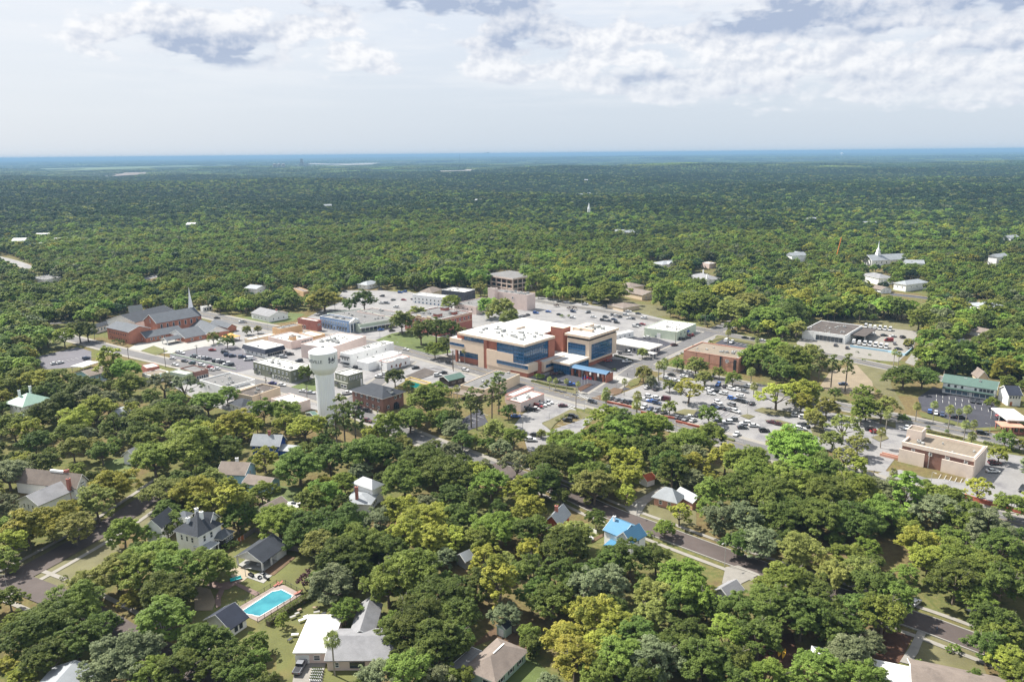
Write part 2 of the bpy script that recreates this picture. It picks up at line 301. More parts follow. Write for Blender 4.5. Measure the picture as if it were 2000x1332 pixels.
def hz(x, y): return float(hills(x, y))
def make_ground():
    th = np.radians(np.concatenate([np.arange(-50, 50, .8), np.arange(50, 310, 10)]))
    rr = np.concatenate([[0.01], np.geomspace(15, 60000, 130)])
    T, Q = np.meshgrid(th, rr); x = Q * np.sin(T); y = Q * np.cos(T); z = hills(x, y)
    n, k = len(th), len(rr); v = np.stack([x, y, z], -1).reshape(-1, 3)
    f = []
    for i in range(k - 1):
        for j in range(n): f.append((i * n + j, i * n + (j + 1) % n, (i + 1) * n + (j + 1) % n, (i + 1) * n + j))
    me = bpy.data.meshes.new('ground'); me.from_pydata(v.tolist(), [], [q[::-1] for q in f])
    m = bpy.data.materials.new('forest_floor'); m.use_nodes = True; t = NT(m.node_tree); b = m.node_tree.nodes['Principled BSDF']
    tc = t.new('ShaderNodeTexCoord'); v = tc.outputs['Object']
    a = t.ramp(t.noise(v, .035, 5, .6), .40, .60); c = t.ramp(t.noise(v, .6, 4, .65), .35, .65)
    col = t.mix(a, hexc('545d34'), hexc('62543c')); col = t.mix(t.math('MULTIPLY', c, .5), col, hexc('7d744c'))
    col = t.mix(t.math('MULTIPLY', t.ramp(t.noise(v, 3.0, 3, .6), .4, .7), .35), col, hexc('4a4130'))
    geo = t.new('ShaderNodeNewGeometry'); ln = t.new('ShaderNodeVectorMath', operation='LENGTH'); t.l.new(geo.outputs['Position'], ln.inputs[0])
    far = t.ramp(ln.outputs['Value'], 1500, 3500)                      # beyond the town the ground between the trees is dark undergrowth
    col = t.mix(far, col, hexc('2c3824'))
    t.l.new(col, b.inputs['Base Color']); b.inputs['Roughness'].default_value = 1; b.inputs['Specular IOR Level'].default_value = .1
    me.materials.append(m); o = mob('ground', me); tag(o, kind='structure')
make_ground()
_lev = dict(area=.02, pave=.08, walk=.14, road=.19, island=.26, mark=.31)
def level(k): _lev[k] += .0025; return _lev[k]
def sheet(name, pts, mat, lev='pave', kind='structure', parent=None, z=None, label=None, cat=None):
    zz = level(lev) if z is None else z
    P = [G(p) for p in pts]; n = len(P)
    if sum(P[i].x * P[(i + 1) % n].y - P[(i + 1) % n].x * P[i].y for i in range(n)) < 0: P = P[::-1]
    mb = MB(); mb.add([(p.x, p.y, zz) for p in P], [tuple(range(n))], mat)
    o = mb.obj(name, parent); tag(o, label, cat, kind=kind if parent is None else None); return o
KP = lambda c, *xy: [K(c, xy[i], xy[i + 1]) for i in range(0, len(xy), 2)]
def dense(P, step=6.0):
    out = []
    for a, b in zip(P[:-1], P[1:]):
        n = max(1, int((b - a).length / step))
        for i in range(n): out.append(a.lerp(b, i / n))
    out.append(P[-1]); return out
def smooth_line(P, it=2):
    for _ in range(it):
        Q = [P[0]]
        for a, b in zip(P[:-1], P[1:]): Q += [a.lerp(b, .25), a.lerp(b, .75)]
        P = Q + [P[-1]]
    return P
def normals(P):
    out = []
    for i in range(len(P)):
        d = (P[min(i + 1, len(P) - 1)] - P[max(i - 1, 0)]); d.z = 0; d.normalize(); out.append(Vector((-d.y, d.x, 0)))
    return out
def strip(mb, P, o0, o1, z, mat, a=0, b=None):
    N = normals(P); P2 = P[a:b]; N2 = N[a:b]; o = len(mb.v); i = mb.mi(mat)
    for p, n in zip(P2, N2):
        q = p + n * o0; r = p + n * o1; mb.v += [(q.x, q.y, z), (r.x, r.y, z)]
    for k in range(len(P2) - 1): mb.f.append([o + 2 * k, o + 2 * k + 2, o + 2 * k + 3, o + 2 * k + 1] if o0 > o1 else [o + 2 * k, o + 2 * k + 1, o + 2 * k + 3, o + 2 * k + 2]); mb.m.append(i)
    # keep faces pointing up
    return mb
ROADS = []
def road(name, px, w, mat='asphalt', walk=2.2, mark='', wm='sidewalk', verge=0.0, kerb=False):
    P = smooth_line([G(p) for p in px], 2); P = dense(P, 5.0); ROADS.append((P, w))
    mb = MB(); strip(mb, P, w / 2, -w / 2, level('road'), mat); o = mb.obj(name); tag(o, kind='structure')
    if walk:
        for s in (-1, 1):
            m2 = MB(); a = s * (w / 2 + verge); b2 = s * (w / 2 + verge + walk)
            if verge:
                strip(m2, P, max(a, b2), min(a, b2), level('walk'), wm)
            else: strip(m2, P, max(0, b2) if s > 0 else a, a if s > 0 else b2, level('walk'), wm)
            q = m2.obj('sidewalk'); tag(q, kind='structure')
    if kerb:
        for s in (-1, 1):
            m2 = MB(); N = normals(P); prof = [(w / 2 - .02, 0), (w / 2 - .02, .34), (w / 2 + .33, .34), (w / 2 + .33, 0)]
            o2 = 0
            for p, n in zip(P, N):
                for r, z in prof: v = p + n * (s * r); m2.v.append((v.x, v.y, z))
            i = m2.mi('kerb')
            for k in range(len(P) - 1):
                for q in range(3): m2.f.append([k * 4 + q, k * 4 + q + 1, k * 4 + 5 + q, k * 4 + 4 + q][::s]); m2.m.append(i)
            m2.obj('kerb', o)
    if mark:
        mm = MB(); z = level('mark'); PP = dense(P, 1.5)
        if 'y' in mark:
            strip(mm, PP, .22, .08, z, 'paint_yellow'); strip(mm, PP, -.08, -.22, z, 'paint_yellow')
        if 'd' in mark:
            for off in ([0] if 'y' not in mark else [w / 4, -w / 4]):
                for k in range(0, len(PP) - 3, 8): strip(mm, PP, off + .12, off - .12, z, 'paint_white', k, k + 3)
        if 'e' in mark:
            strip(mm, PP, w / 2 - .5, w / 2 - .65, z, 'paint_white'); strip(mm, PP, -w / 2 + .65, -w / 2 + .5, z, 'paint_white')
        q = mm.obj('lane_marking', o)
    return o
# yards and lawns
sheet('lawn', KP('A1', 380, 340, 560, 230, 1060, 330, 1440, 450, 1330, 640, 1622, 820, 1622, 1332, 900, 1500, 0, 1400, 0, 600), 'lawn', 'area')
sheet('lawn', KP('A2', 0, 600, 420, 480, 1300, 420, 1300, 1400, 0, 1400), 'lawn', 'area')
sheet('lawn', KP('A3', 1480, 860, 1720, 900, 1990, 1150, 2050, 1400, 1060, 1400), 'lawn_green', 'area')
sheet('yard', KP('A3', 560, 700, 960, 330, 1620, 480, 1560, 860, 980, 540), 'soil', 'area')
sheet('lawn', KP('A7', 640, 430, 880, 110, 1480, 330, 1620, 700, 1000, 640), 'lawn_dry', 'area')
sheet('yard', KP('A7', -200, 150, 0, 40, 740, 90, 580, 430, 250, 520, -100, 420), 'mulch', 'area')
sheet('lawn', KP('A8', 380, 900, 560, 690, 700, 600, 1010, 640, 960, 830, 800, 870), 'lawn_green', 'area')
sheet('lawn', KP('a', 0, 600, 180, 600, 420, 540, 860, 320, 900, 420, 640, 560, 700, 640, 560, 720, 330, 830, 0, 830), 'lawn_dry', 'area')
sheet('lawn', KP('a', 560, 120, 700, 90, 760, 230, 680, 250), 'lawn_green', 'area')
sheet('yard', KP('A6', 850, 620, 1200, 620, 1150, 900, 850, 950, 780, 800), 'lawn', 'area')
sheet('yard', KP('c', 950, 350, 1150, 250, 1410, 200, 1411, 470, 1220, 480), 'lawn_dry', 'area')
sheet('yard', KP('d', 440, 1080, 700, 1060, 760, 1290, 560, 1290), 'mulch', 'area')
sheet('yard', KP('d', 380, 800, 500, 720, 520, 800, 470, 850), 'lawn_dry', 'area')
sheet('lawn', KP('d', 1880, 560, 1975, 560, 1975, 680, 1890, 660), 'lawn_dry', 'area')
sheet('lawn', KP('f', 60, 450, 260, 400, 500, 420, 420, 470, 200, 500, 60, 475), 'lawn_green', 'area')
sheet('lawn', KP('f', 400, 950, 600, 870, 600, 970, 540, 985), 'lawn_green', 'island')
sheet('lawn', KP('h', 250, 370, 330, 330, 520, 350, 520, 410, 400, 415), 'lawn_dry', 'area')
sheet('lawn', KP('i', 420, 570, 560, 530, 980, 590, 990, 660, 600, 610), 'lawn_dry', 'area')
sheet('lawn', KP('i', 470, 890, 830, 930, 780, 1060, 900, 1260, 720, 1140, 620, 1040), 'lawn_dry', 'area')
sheet('gravel_lot', KP('i', 230, 1090, 320, 960, 520, 910, 640, 1040, 660, 1130, 420, 1130), 'sand', 'area')
sheet('lawn', KP('e', 180, 560, 330, 520, 560, 560, 640, 590, 330, 700, 190, 720), 'lawn', 'area')
sheet('lawn', KP('g', 1480, 190, 1850, 280, 1850, 360, 1500, 290), 'lawn_dry', 'area')
sheet('clearing', KP('i', 1480, 108, 1600, 100, 1600, 135, 1500, 140), 'lawn_dry', 'area')
# paved areas
sheet('pavement', [(455, 652), (470, 628), (560, 640), (640, 600), (700, 575), (800, 570), (860, 588), (1060, 580), (1250, 612), (1400, 648), (1396, 664), (1290, 708), (1240, 728), (1180, 778), (1140, 800), (1010, 770), (900, 760), (790, 745), (740, 775), (690, 805), (640, 805), (560, 790), (480, 812), (400, 790), (320, 745), (420, 700)], 'asphalt_lot')
sheet('plaza', KP('e', 860, 705, 1000, 630, 1300, 600, 1700, 560, 1700, 650, 1480, 655, 1230, 705), 'concrete_white')
sheet('parking_lot', KP('e', 1225, 712, 1480, 655, 1700, 645, 1850, 735, 1900, 800, 1700, 845, 1230, 735), 'asphalt_church')
sheet('parking_lot', KP('e', 215, 740, 560, 660, 660, 690, 660, 760, 560, 805, 330, 820), 'asphalt_church')
sheet('lawn', KP('B4', 630, 970, 800, 905, 990, 975, 830, 1030), 'lawn', 'island')
sheet('lawn', KP('f', 1010, 612, 1130, 562, 1270, 540, 1500, 600, 1560, 700, 1440, 720, 1250, 668), 'lawn_green', 'island')
sheet('parking_lot', KP('h', 130, 965, 330, 885, 480, 800, 620, 790, 1000, 860, 1330, 930, 1560, 1000, 1560, 1180, 1400, 1245, 1180, 1285, 880, 1225, 560, 1115, 310, 1055, 80, 995), 'asphalt_lot')
sheet('parking_lot', KP('j', 0, 160, 580, 260, 960, 300, 1000, 330, 900, 560, 760, 740, 480, 700, 300, 560, 0, 420), 'asphalt_lot')
sheet('parking_lot', KP('j', 740, 720, 1100, 800, 1460, 830, 1640, 540, 2010, 600, 2010, 1100, 1700, 1010, 1440, 960, 900, 830), 'asphalt_lot')
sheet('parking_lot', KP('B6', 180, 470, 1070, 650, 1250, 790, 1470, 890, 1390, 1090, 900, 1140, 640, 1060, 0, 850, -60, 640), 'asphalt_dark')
sheet('forecourt', KP('i', 60, 745, 110, 690, 460, 740, 560, 610, 990, 655, 955, 790, 890, 840, 840, 890, 700, 880, 100, 800), 'concrete')
sheet('driveway', KP('i', 890, 895, 950, 820, 1000, 850, 960, 920), 'concrete')
sheet('parking_lot', KP('g', 880, 405, 1060, 330, 1100, 275, 1500, 300, 1850, 385, 1850, 480, 1640, 455, 1250, 385, 940, 405), 'asphalt_lot')
sheet('parking_lot', KP('C5', 240, 640, 590, 470, 860, 590, 460, 740, 560, 830, 1010, 670, 1060, 690, 900, 840, 560, 1059, 300, 1070, 240, 860, 130, 790), 'asphalt_lot')
sheet('lawn', KP('C5', 462, 755, 780, 592, 850, 600, 905, 700, 760, 640, 610, 760, 560, 825), 'lawn_dry', 'island')
sheet('lawn', KP('C5', 870, 608, 1040, 660, 930, 700), 'lawn_dry', 'island')
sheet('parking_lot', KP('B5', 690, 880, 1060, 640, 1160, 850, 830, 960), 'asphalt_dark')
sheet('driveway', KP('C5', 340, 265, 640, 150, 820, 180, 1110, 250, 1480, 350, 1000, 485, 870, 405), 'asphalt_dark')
sheet('planting_bed', KP('C5', 330, 275, 420, 250, 700, 320, 870, 345, 880, 400, 850, 415), 'lawn_dry', 'island')
sheet('planting_bed', KP('C5', 870, 345, 1000, 290, 1045, 305, 900, 385), 'mulch', 'island')
sheet('planting_bed', KP('C5', 1020, 460, 1150, 420, 1290, 340, 1400, 360, 1360, 410, 1200, 440, 1200, 500), 'soil', 'island')
sheet('plaza', KP('C5', 1180, 240, 1330, 200, 1500, 240, 1400, 300), 'concrete_white', 'island')
sheet('lawn', KP('C5', 1440, 290, 1520, 235, 1600, 230, 1570, 300, 1480, 330), 'lawn', 'island')
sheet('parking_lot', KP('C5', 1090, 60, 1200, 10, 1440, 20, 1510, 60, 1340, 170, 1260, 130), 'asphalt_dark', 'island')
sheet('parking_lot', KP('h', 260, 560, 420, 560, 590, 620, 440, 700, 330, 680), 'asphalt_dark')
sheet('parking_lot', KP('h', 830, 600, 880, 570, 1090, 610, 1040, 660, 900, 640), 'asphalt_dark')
sheet('lawn', KP('h', 790, 590, 860, 545, 1170, 600, 1130, 640, 1090, 605, 880, 565), 'lawn_dry', 'island')
sheet('parking_lot', KP('f', 740, 300, 780, 250, 1060, 250, 1280, 270, 1290, 370, 1080, 390, 1020, 330), 'asphalt_lot')
for q in (('h', 540, 1075, 620, 1050, 720, 1060, 700, 1100, 600, 1090), ('h', 1000, 1095, 1050, 1085, 1105, 1100, 1060, 1120), ('h', 1095, 1060, 1150, 1040, 1400, 1075, 1340, 1105, 1180, 1085), ('h', 1165, 1125, 1270, 1125, 1360, 1150, 1250, 1150),
          ('h', 1480, 1180, 1560, 1150, 1600, 1260, 1500, 1230), ('j', 640, 430, 760, 400, 800, 440, 720, 470), ('j', 500, 620, 610, 600, 620, 650, 560, 690), ('j', 600, 250, 860, 300, 860, 350, 760, 320), ('h', 430, 830, 640, 860, 760, 900, 740, 925, 440, 850)):
    sheet('planting_bed', KP(*q), 'lawn_dry', 'island')
sheet('verge', KP('B6', -60, 880, 0, 880, 640, 1060, 900, 1140, 1400, 1110, 1420, 1170, 900, 1190, 600, 1110, 0, 960), 'lawn', 'island')
sheet('parking_lot', KP('j', 700, 745, 900, 715, 1130, 790, 1300, 800, 1480, 845, 1450, 970, 1100, 880, 800, 805), 'asphalt_lot')
# roads
road('road', [(380, 610), (460, 628), (533, 642), (633, 658), (717, 670), (765, 678), (840, 697), (949, 728), (1019, 747), (1136, 779), (1260, 812), (1405, 857), (1600, 912), (1916, 1003), (2030, 1037)], 12.5, mark='yd', walk=3.0)
road('road', [(1000, 577), (1057, 590), (1160, 605), (1260, 622), (1377, 645), (1488, 668), (1560, 683), (1660, 702), (1752, 722), (1900, 752)], 8.5, mark='y', walk=1.8)
road('road', [(1140, 790), (1205, 748), (1262, 707), (1320, 680), (1388, 651), (1440, 628)], 9.5, mark='', walk=1.8)
road('road', [(1215, 706), (1237, 711), (1360, 733), (1482, 757), (1571, 780), (1714, 808), (1780, 822), (1901, 848), (2030, 877)], 10, mark='yd', walk=2)
road('road', [(60, 642), (151, 664), (243, 688), (349, 712), (432, 731), (495, 746), (560, 762), (620, 775), (676, 793), (730, 820), (800, 850), (880, 880), (960, 912)], 8.5, mark='', walk=2.5)
road('road', [(640, 815), (700, 775), (740, 745), (800, 705)], 8, mark='', walk=1.5)
road('brick_street', [(956, 910), (1050, 941), (1108, 963), (1179, 998), (1278, 1034), (1356, 1064), (1509, 1119), (1640, 1165), (1796, 1214), (1899, 1253), (2030, 1302)], 8.2, 'brick_street', walk=1.6, verge=2.4, kerb=True)
road('brick_street', [(-80, 1187), (0, 1143), (71, 1108), (198, 1037), (280, 982), (345, 935)], 9.0, 'brick_street', walk=1.6, verge=2.6, kerb=False)
road('brick_street', [(8, 1128), (66, 1150), (130, 1176), (198, 1212), (248, 1243), (390, 1317), (470, 1365)], 8.0, 'brick_street', walk=1.5, verge=2.5, kerb=False)
road('road', [(150, 664), (90, 650), (60, 640), (90, 632), (150, 630)], 6, walk=0)
road('road', [(235, 560), (280, 546), (330, 533), (350, 527)], 8, 'asphalt_lot', walk=2)
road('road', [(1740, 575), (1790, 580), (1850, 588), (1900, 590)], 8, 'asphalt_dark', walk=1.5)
road('road', [(-20, 500), (30, 512), (60, 525)], 9, 'asphalt_lot', walk=2)
# crossings and parking stripes (paint)
def stripes(lot, a, b, n, ln, ang, w=.18, mat='paint_white'):
    """n stripes set out from pixel a to pixel b, each ln metres long at heading ang"""
    A, B_ = G(a), G(b); d = Vector((math.cos(R(ang)), math.sin(R(ang)), 0)); mb = MB(); z = level('mark')
    for k in range(n):
        p = A.lerp(B_, k / max(1, n - 1)); s = Vector((-d.y, d.x, 0)) * w / 2; q = p + d * ln
        mb.add([(p - s).to_tuple(), (q - s).to_tuple(), (q + s).to_tuple(), (p + s).to_tuple()], [(0, 1, 2, 3)], mat)
    for i in range(len(mb.v)): mb.v[i] = (mb.v[i][0], mb.v[i][1], z)
    o = mb.obj('painted_stripes'); tag(o, 'white painted stripes on the paving', 'marking', kind='stuff') if False else tag(o, kind='stuff'); return o
stripes(None, K('C5', 830, 425), K('C5', 1010, 488), 9, 3.0, 50, .55); stripes(None, K('C5', 610, 530), K('C5', 800, 580), 7, 3, 50, .5)
stripes(None, K('B5', 395, 115), K('B5', 575, 165), 6, 6, -40, .5)
stripes(None, K('C5', 420, 350), K('C5', 1160, 560), 13, 2.4, 20, .3, 'paint_yellow')
stripes(None, K('B6', 240, 640), K('B6', 990, 770), 8, 5.0, 62); stripes(None, K('B6', 240, 710), K('B6', 1200, 900), 10, 5.0, 62)
stripes(None, K('B6', 200, 640), K('B6', 1220, 830), 2, .1, 62)
stripes(None, K('C4', 1440, 690), K('C4', 1690, 740), 5, 5, 50); stripes(None, K('C4', 180, 640), K('C4', 520, 740), 5, 5, -130)
stripes(None, K('C5', 1310, 160), K('C5', 1500, 60), 9, 2.5, -30, .5); stripes(None, K('e', 380, 775), K('e', 640, 720), 9, 5, -40)
stripes(None, K('e', 1400, 745), K('e', 1720, 815), 11, 5, 50); stripes(None, K('C5', 640, 770), K('C5', 840, 690), 4, 6, -40, .2)
stripes(None, K('j', 1240, 800), K('j', 1480, 850), 6, 5, 52); stripes(None, K('B5', 760, 890), K('B5', 1060, 720), 6, 5, -45); stripes(None, K('h', 120, 1000), K('h', 480, 1085), 10, 5, 52); stripes(None, K('h', 560, 1120), K('h', 900, 1210), 10, 5, 52); stripes(None, K('h', 780, 935), K('h', 1060, 1010), 9, 5, -128); stripes(None, K('h', 820, 1055), K('h', 1000, 1095), 6, 5, -128)
stripes(None, K('j', 1200, 385), K('j', 1660, 480), 8, 3, -38, .35); stripes(None, K('C5', 880, 415), K('C5', 1050, 380), 2, 12, -35, .3)
# ------------------------------------------------------------------ buildings
WCACHE = {}
def win_mesh(w, h, frame, pane, style):
    k = (round(w, 2), round(h, 2), frame, pane, style)
    if k in WCACHE: return WCACHE[k]
    mb = MB(); t = .12 if style != 'store' else .08
    mb.box(-w / 2, -w / 2 + t, -.09, .04, -h / 2, h / 2, frame); mb.box(w / 2 - t, w / 2, -.09, .04, -h / 2, h / 2, frame)
    mb.box(-w / 2 + t, w / 2 - t, -.085, .04, h / 2 - t, h / 2, frame); mb.box(-w / 2 + t, w / 2 - t, -.11, .04, -h / 2, -h / 2 + t, frame)
    if style == 'sash': mb.box(-w / 2 + t, w / 2 - t, -.07, -.02, -.05, .05, frame)
    if style in ('store', 'grid'):
        n = max(1, int(w / 1.5))
        for i in range(1, n): x = -w / 2 + w * i / n; mb.box(x - .05, x + .05, -.07, -.02, -h / 2 + t, h / 2 - t, frame)
    if style == 'shutter':
        for s in (-1, 1): mb.box(s * (w / 2 + .03), s * (w / 2 + .48), -.06, .02, -h / 2, h / 2, 'trim_dark')
    mb.add([(-w / 2 + t, -.035, -h / 2 + t), (w / 2 - t, -.035, -h / 2 + t), (w / 2 - t, -.035, h / 2 - t), (-w / 2 + t, -.035, h / 2 - t)], [(0, 1, 2, 3)], pane)
    WCACHE[k] = mb.mesh('window'); return WCACHE[k]
def door_mesh(w, h, mat):
    k = ('door', w, h, mat)
    if k not in WCACHE:
        mb = MB(); mb.box(-w / 2 - .12, w / 2 + .12, -.05, .03, 0, h + .12, 'trim_white'); mb.box(-w / 2, w / 2, -.09, -.051, 0, h, mat); mb.box(w / 2 - .2, w / 2 - .12, -.15, -.091, .95, 1.1, 'metal_pole'); WCACHE[k] = mb.mesh('door')
    return WCACHE[k]
VENTS = []
for q in ((.9, .6, .5), (.5, .5, .8), (2.4, .35, .35), (1.3, 1.0, .7)):
    mb = MB(); mb.box(-q[0] / 2, q[0] / 2, -q[1] / 2, q[1] / 2, .08, q[2], 'unit_grey'); mb.box(-q[0] / 2 - .08, q[0] / 2 + .08, -q[1] / 2 - .08, q[1] / 2 + .08, 0, .08, 'concrete'); VENTS.append(mb.mesh('roof_vent'))
LAND = []                                            # (x, y, phrase) landmarks that other labels refer to
HULLS = []                                           # what the photograph shows of each building, kept clear of filler trees
def hull2(pts):
    pts = sorted(set(pts)); 
    def half(ps):
        h = []
        for p in ps:
            while len(h) > 1 and (h[-1][0] - h[-2][0]) * (p[1] - h[-2][1]) - (h[-1][1] - h[-2][1]) * (p[0] - h[-2][0]) <= 0: h.pop()
            h.append(p)
        return h
    a, b = half(pts), half(pts[::-1]); return a[:-1] + b[:-1]
class Bld:
    """a block of a building. Local frame: origin at the near corner, +x runs to the right-hand corner, +y to the left-hand corner."""
    def __init__(s, crop, L, N, Rr, h, root=None, name=None, label=None, cat='building', land=None, ang=None, z0=0.0, keep=True, group=None, kz=.35):
        n = G(K(crop, *N), h)
        ex = ey = None
        if not isinstance(Rr, (int, float)): ex = G(K(crop, *Rr), h) - n
        if not isinstance(L, (int, float)): ey = G(K(crop, *L), h) - n
        if ang is None:
            c = Vector((0, 0, 0))
            if ex is not None: c += ex
            if ey is not None: c += Vector((ey.y, -ey.x, 0))
            ang = math.atan2(c.y, c.x)
        else: ang = R(ang)
        ux = Vector((math.cos(ang), math.sin(ang), 0)); uy = Vector((-ux.y, ux.x, 0))
        s.w = ex.dot(ux) if ex is not None else float(Rr); s.d = ey.dot(uy) if ey is not None else float(L)
        s.w = max(s.w, 1.0); s.d = max(s.d, 1.0)
        s.h = h; s.z0 = z0; s.ang = ang; s.ux, s.uy = ux, uy
        if root is None:
            root = empty(name, (n.x, n.y, 0)); tag(root, label, cat, group)
        s.root = root; s.o = Vector((n.x, n.y, 0)); s.loc = s.o - root.location; s.part = None
        ctr = s.o + ux * s.w / 2 + uy * s.d / 2
        if land: LAND.append((ctr.x, ctr.y, land))
        if keep:
            P = []
            for x in (0, s.w):
                for y in (0, s.d):
                    q = s.o + ux * x + uy * y
                    for z in (max(z0, h * kz), h): P.append(PX(q.x, q.y, z)[:2])
            HULLS.append(hull2(P))
    def put(s, mb, name): return mb.obj(name, s.root, s.loc, s.ang)
    def walls(s, mat, par=.5, name='wall', t=.3, cap=None):
        w, d, h = s.w, s.d, s.h; mb = MB(); zt = h + par
        if par > 0:
            v = [(0, 0, s.z0), (w, 0, s.z0), (w, d, s.z0), (0, d, s.z0), (0, 0, zt), (w, 0, zt), (w, d, zt), (0, d, zt), (t, t, zt), (w - t, t, zt), (w - t, d - t, zt), (t, d - t, zt), (t, t, h - .1), (w - t, t, h - .1), (w - t, d - t, h - .1), (t, d - t, h - .1)]
            f = [(0, 1, 5, 4), (1, 2, 6, 5), (2, 3, 7, 6), (3, 0, 4, 7), (4, 5, 9, 8), (5, 6, 10, 9), (6, 7, 11, 10), (7, 4, 8, 11), (8, 9, 13, 12), (9, 10, 14, 13), (10, 11, 15, 14), (11, 8, 12, 15)]
            mb.add(v, f, mat)
        else: mb.box(0, w, 0, d, s.z0, h, mat)
        s.part = s.put(mb, name)
        if cap and par > 0:
            c = MB(); o = .06
            for x0, x1, y0, y1 in ((-o, w + o, -o, t), (-o, w + o, d - t, d + o), (-o, t, t, d - t), (w - t, w + o, t, d - t)): c.box(x0, x1, y0, y1, zt + .003, zt + .10, cap)
            s.put(c, 'coping')
        return s
    def flat(s, mat='roof_white', t=.3):
        mb = MB(); w, d, h = s.w, s.d, s.h; mb.box(t - .02, w - t + .02, t - .02, d - t + .02, h - .25, h, mat); s.roof = s.put(mb, 'roof')
        for i in range(min(14, int((w - 2) * (d - 2) / 55))):
            k = random.choice(VENTS); o = mob('roof_vent', k, s.root); p = s.loc + s.ux * random.uniform(1.2, w - 1.2) + s.uy * random.uniform(1.2, d - 1.2); o.location = (p.x, p.y, h); o.rotation_euler.z = s.ang + random.choice((0, 1.5708))
        return s
    def overhang(s, mat='roof_white', ov=.8, th=.4, edge='trim_white'):
        mb = MB(); mb.box(-ov, s.w + ov, -ov, s.d + ov, s.h + .01, s.h + th, edge); mb.box(-ov + .2, s.w + ov - .2, -ov + .2, s.d + ov - .2, s.h + th, s.h + th + .06, mat); s.roof = s.put(mb, 'roof'); return s
    def gable(s, mat, rh, ridge='x', ov=.5, wall=None, trim='trim_white', th=.18):
        w, d, h = s.w, s.d, s.h; mb = MB()
        if ridge == 'x':
            m = d / 2; k = rh / m; P = [[(-ov, -ov, h - k * ov), (w + ov, -ov, h - k * ov), (w + ov, m, h + rh), (-ov, m, h + rh)], [(-ov, m, h + rh), (w + ov, m, h + rh), (w + ov, d + ov, h - k * ov), (-ov, d + ov, h - k * ov)]]
            ends = [[(0.02, 0, h - .02), (0.02, m, h + rh - .02), (0.02, d, h - .02)], [(w - .02, 0, h - .02), (w - .02, d, h - .02), (w - .02, m, h + rh - .02)]]
        else:
            m = w / 2; k = rh / m; P = [[(-ov, d + ov, h - k * ov), (-ov, -ov, h - k * ov), (m, -ov, h + rh), (m, d + ov, h + rh)], [(m, d + ov, h + rh), (m, -ov, h + rh), (w + ov, -ov, h - k * ov), (w + ov, d + ov, h - k * ov)]]
            ends = [[(0, .02, h - .02), (w, .02, h - .02), (m, .02, h + rh - .02)], [(0, d - .02, h - .02), (m, d - .02, h + rh - .02), (w, d - .02, h - .02)]]
        for p in P: mb.slab([(x, y, z + th) for x, y, z in p], th, mat)
        s.roof = s.put(mb, 'roof')
        if wall:
            for e in ends: g = MB(); g.add(e, [(0, 1, 2)], wall); s.put(g, 'gable_wall')
        if trim:
            for p in P:
                for (a, b) in (((0, 3), (1, 2)) if ridge == 'x' else ((1, 2), (0, 3))):
                    A, B_ = Vector(p[a]), Vector(p[b]); ax = 0 if ridge == 'x' else 1; sg = -1 if (A[ax] < 0) else 1
                    off = Vector((sg * .05, 0, 0)) if ax == 0 else Vector((0, sg * .05, 0)); up = Vector((0, 0, th + .03)); dn = Vector((0, 0, -.12))
                    g = MB(); q = [A + dn, B_ + dn, B_ + up, A + up, A + dn + off, B_ + dn + off, B_ + up + off, A + up + off]
                    g.add([tuple(v) for v in q], [(0, 1, 2, 3), (4, 7, 6, 5), (0, 4, 5, 1), (3, 2, 6, 7), (0, 3, 7, 4), (1, 5, 6, 2)], trim); s.put(g, 'fascia')
        return s
    def hip(s, mat, rh, ov=.6, trim='trim_white'):
        w, d, h = s.w, s.d, s.h; a = min(w, d) / 2 + ov; mb = MB()
        if w >= d: r0, r1 = (a - ov, d / 2), (w - a + ov, d / 2)
        else: r0, r1 = (w / 2, a - ov), (w / 2, d - a + ov)
        e = [(-ov, -ov, h), (w + ov, -ov, h), (w + ov, d + ov, h), (-ov, d + ov, h)]; q = [(*r0, h + rh), (*r1, h + rh)]
        v = e + q + [(x, y, h - .2) for x, y, _ in e]
        f = ([(0, 1, 5, 4), (1, 2, 5), (2, 3, 4, 5), (3, 0, 4)] if w >= d else [(0, 1, 4), (1, 2, 5, 4), (2, 3, 5), (3, 0, 4, 5)])
        mb.add(v, f, mat); mb.add(v, [(0, 6, 7, 1), (1, 7, 8, 2), (2, 8, 9, 3), (3, 9, 6, 0), (6, 9, 8, 7)], trim)
        s.roof = s.put(mb, 'roof'); return s
    def wins(s, face, u0, u1, n, z, w, h, style='sash', frame='trim_white', pane='glass', skip=()):
        """n windows between fractions u0 and u1 of a face: 'R' the right-hand face, 'L' the left-hand one"""
        me = win_mesh(w, h, frame, pane, style)
        for i in range(n):
            if i in skip: continue
            u = u0 + (u1 - u0) * ((i + .5) / n)
            if face == 'R': mob('window', me, s.part, (u * s.w, -.045, z), 0)
            else: mob('window', me, s.part, (-.045, u * s.d, z), -math.pi / 2)
        return s
    def door(s, face, u, w=1.1, h=2.1, mat='trim_dark', z=0.02):
        me = door_mesh(w, h, mat)
        mob('door', me, s.part, (u * s.w, -.035, z) if face == 'R' else (-.035, u * s.d, z), 0 if face == 'R' else -math.pi / 2); return s
    def awning(s, face, u0, u1, n, z, w, mat='canvas_black', dep=1.1, drop=.8):
        mb = MB(); mb.add([(-w / 2, 0, drop), (w / 2, 0, drop), (w / 2, -dep, 0), (-w / 2, -dep, 0), (-w / 2, 0, 0), (w / 2, 0, 0)], [(0, 3, 2, 1), (4, 5, 2, 3), (0, 4, 3), (1, 2, 5)], mat); me = mb.mesh('awning')
        for i in range(n):
            u = u0 + (u1 - u0) * ((i + .5) / n)
            mob('awning', me, s.part, (u * s.w, -.02, z) if face == 'R' else (-.02, u * s.d, z), 0 if face == 'R' else -math.pi / 2)
        return s
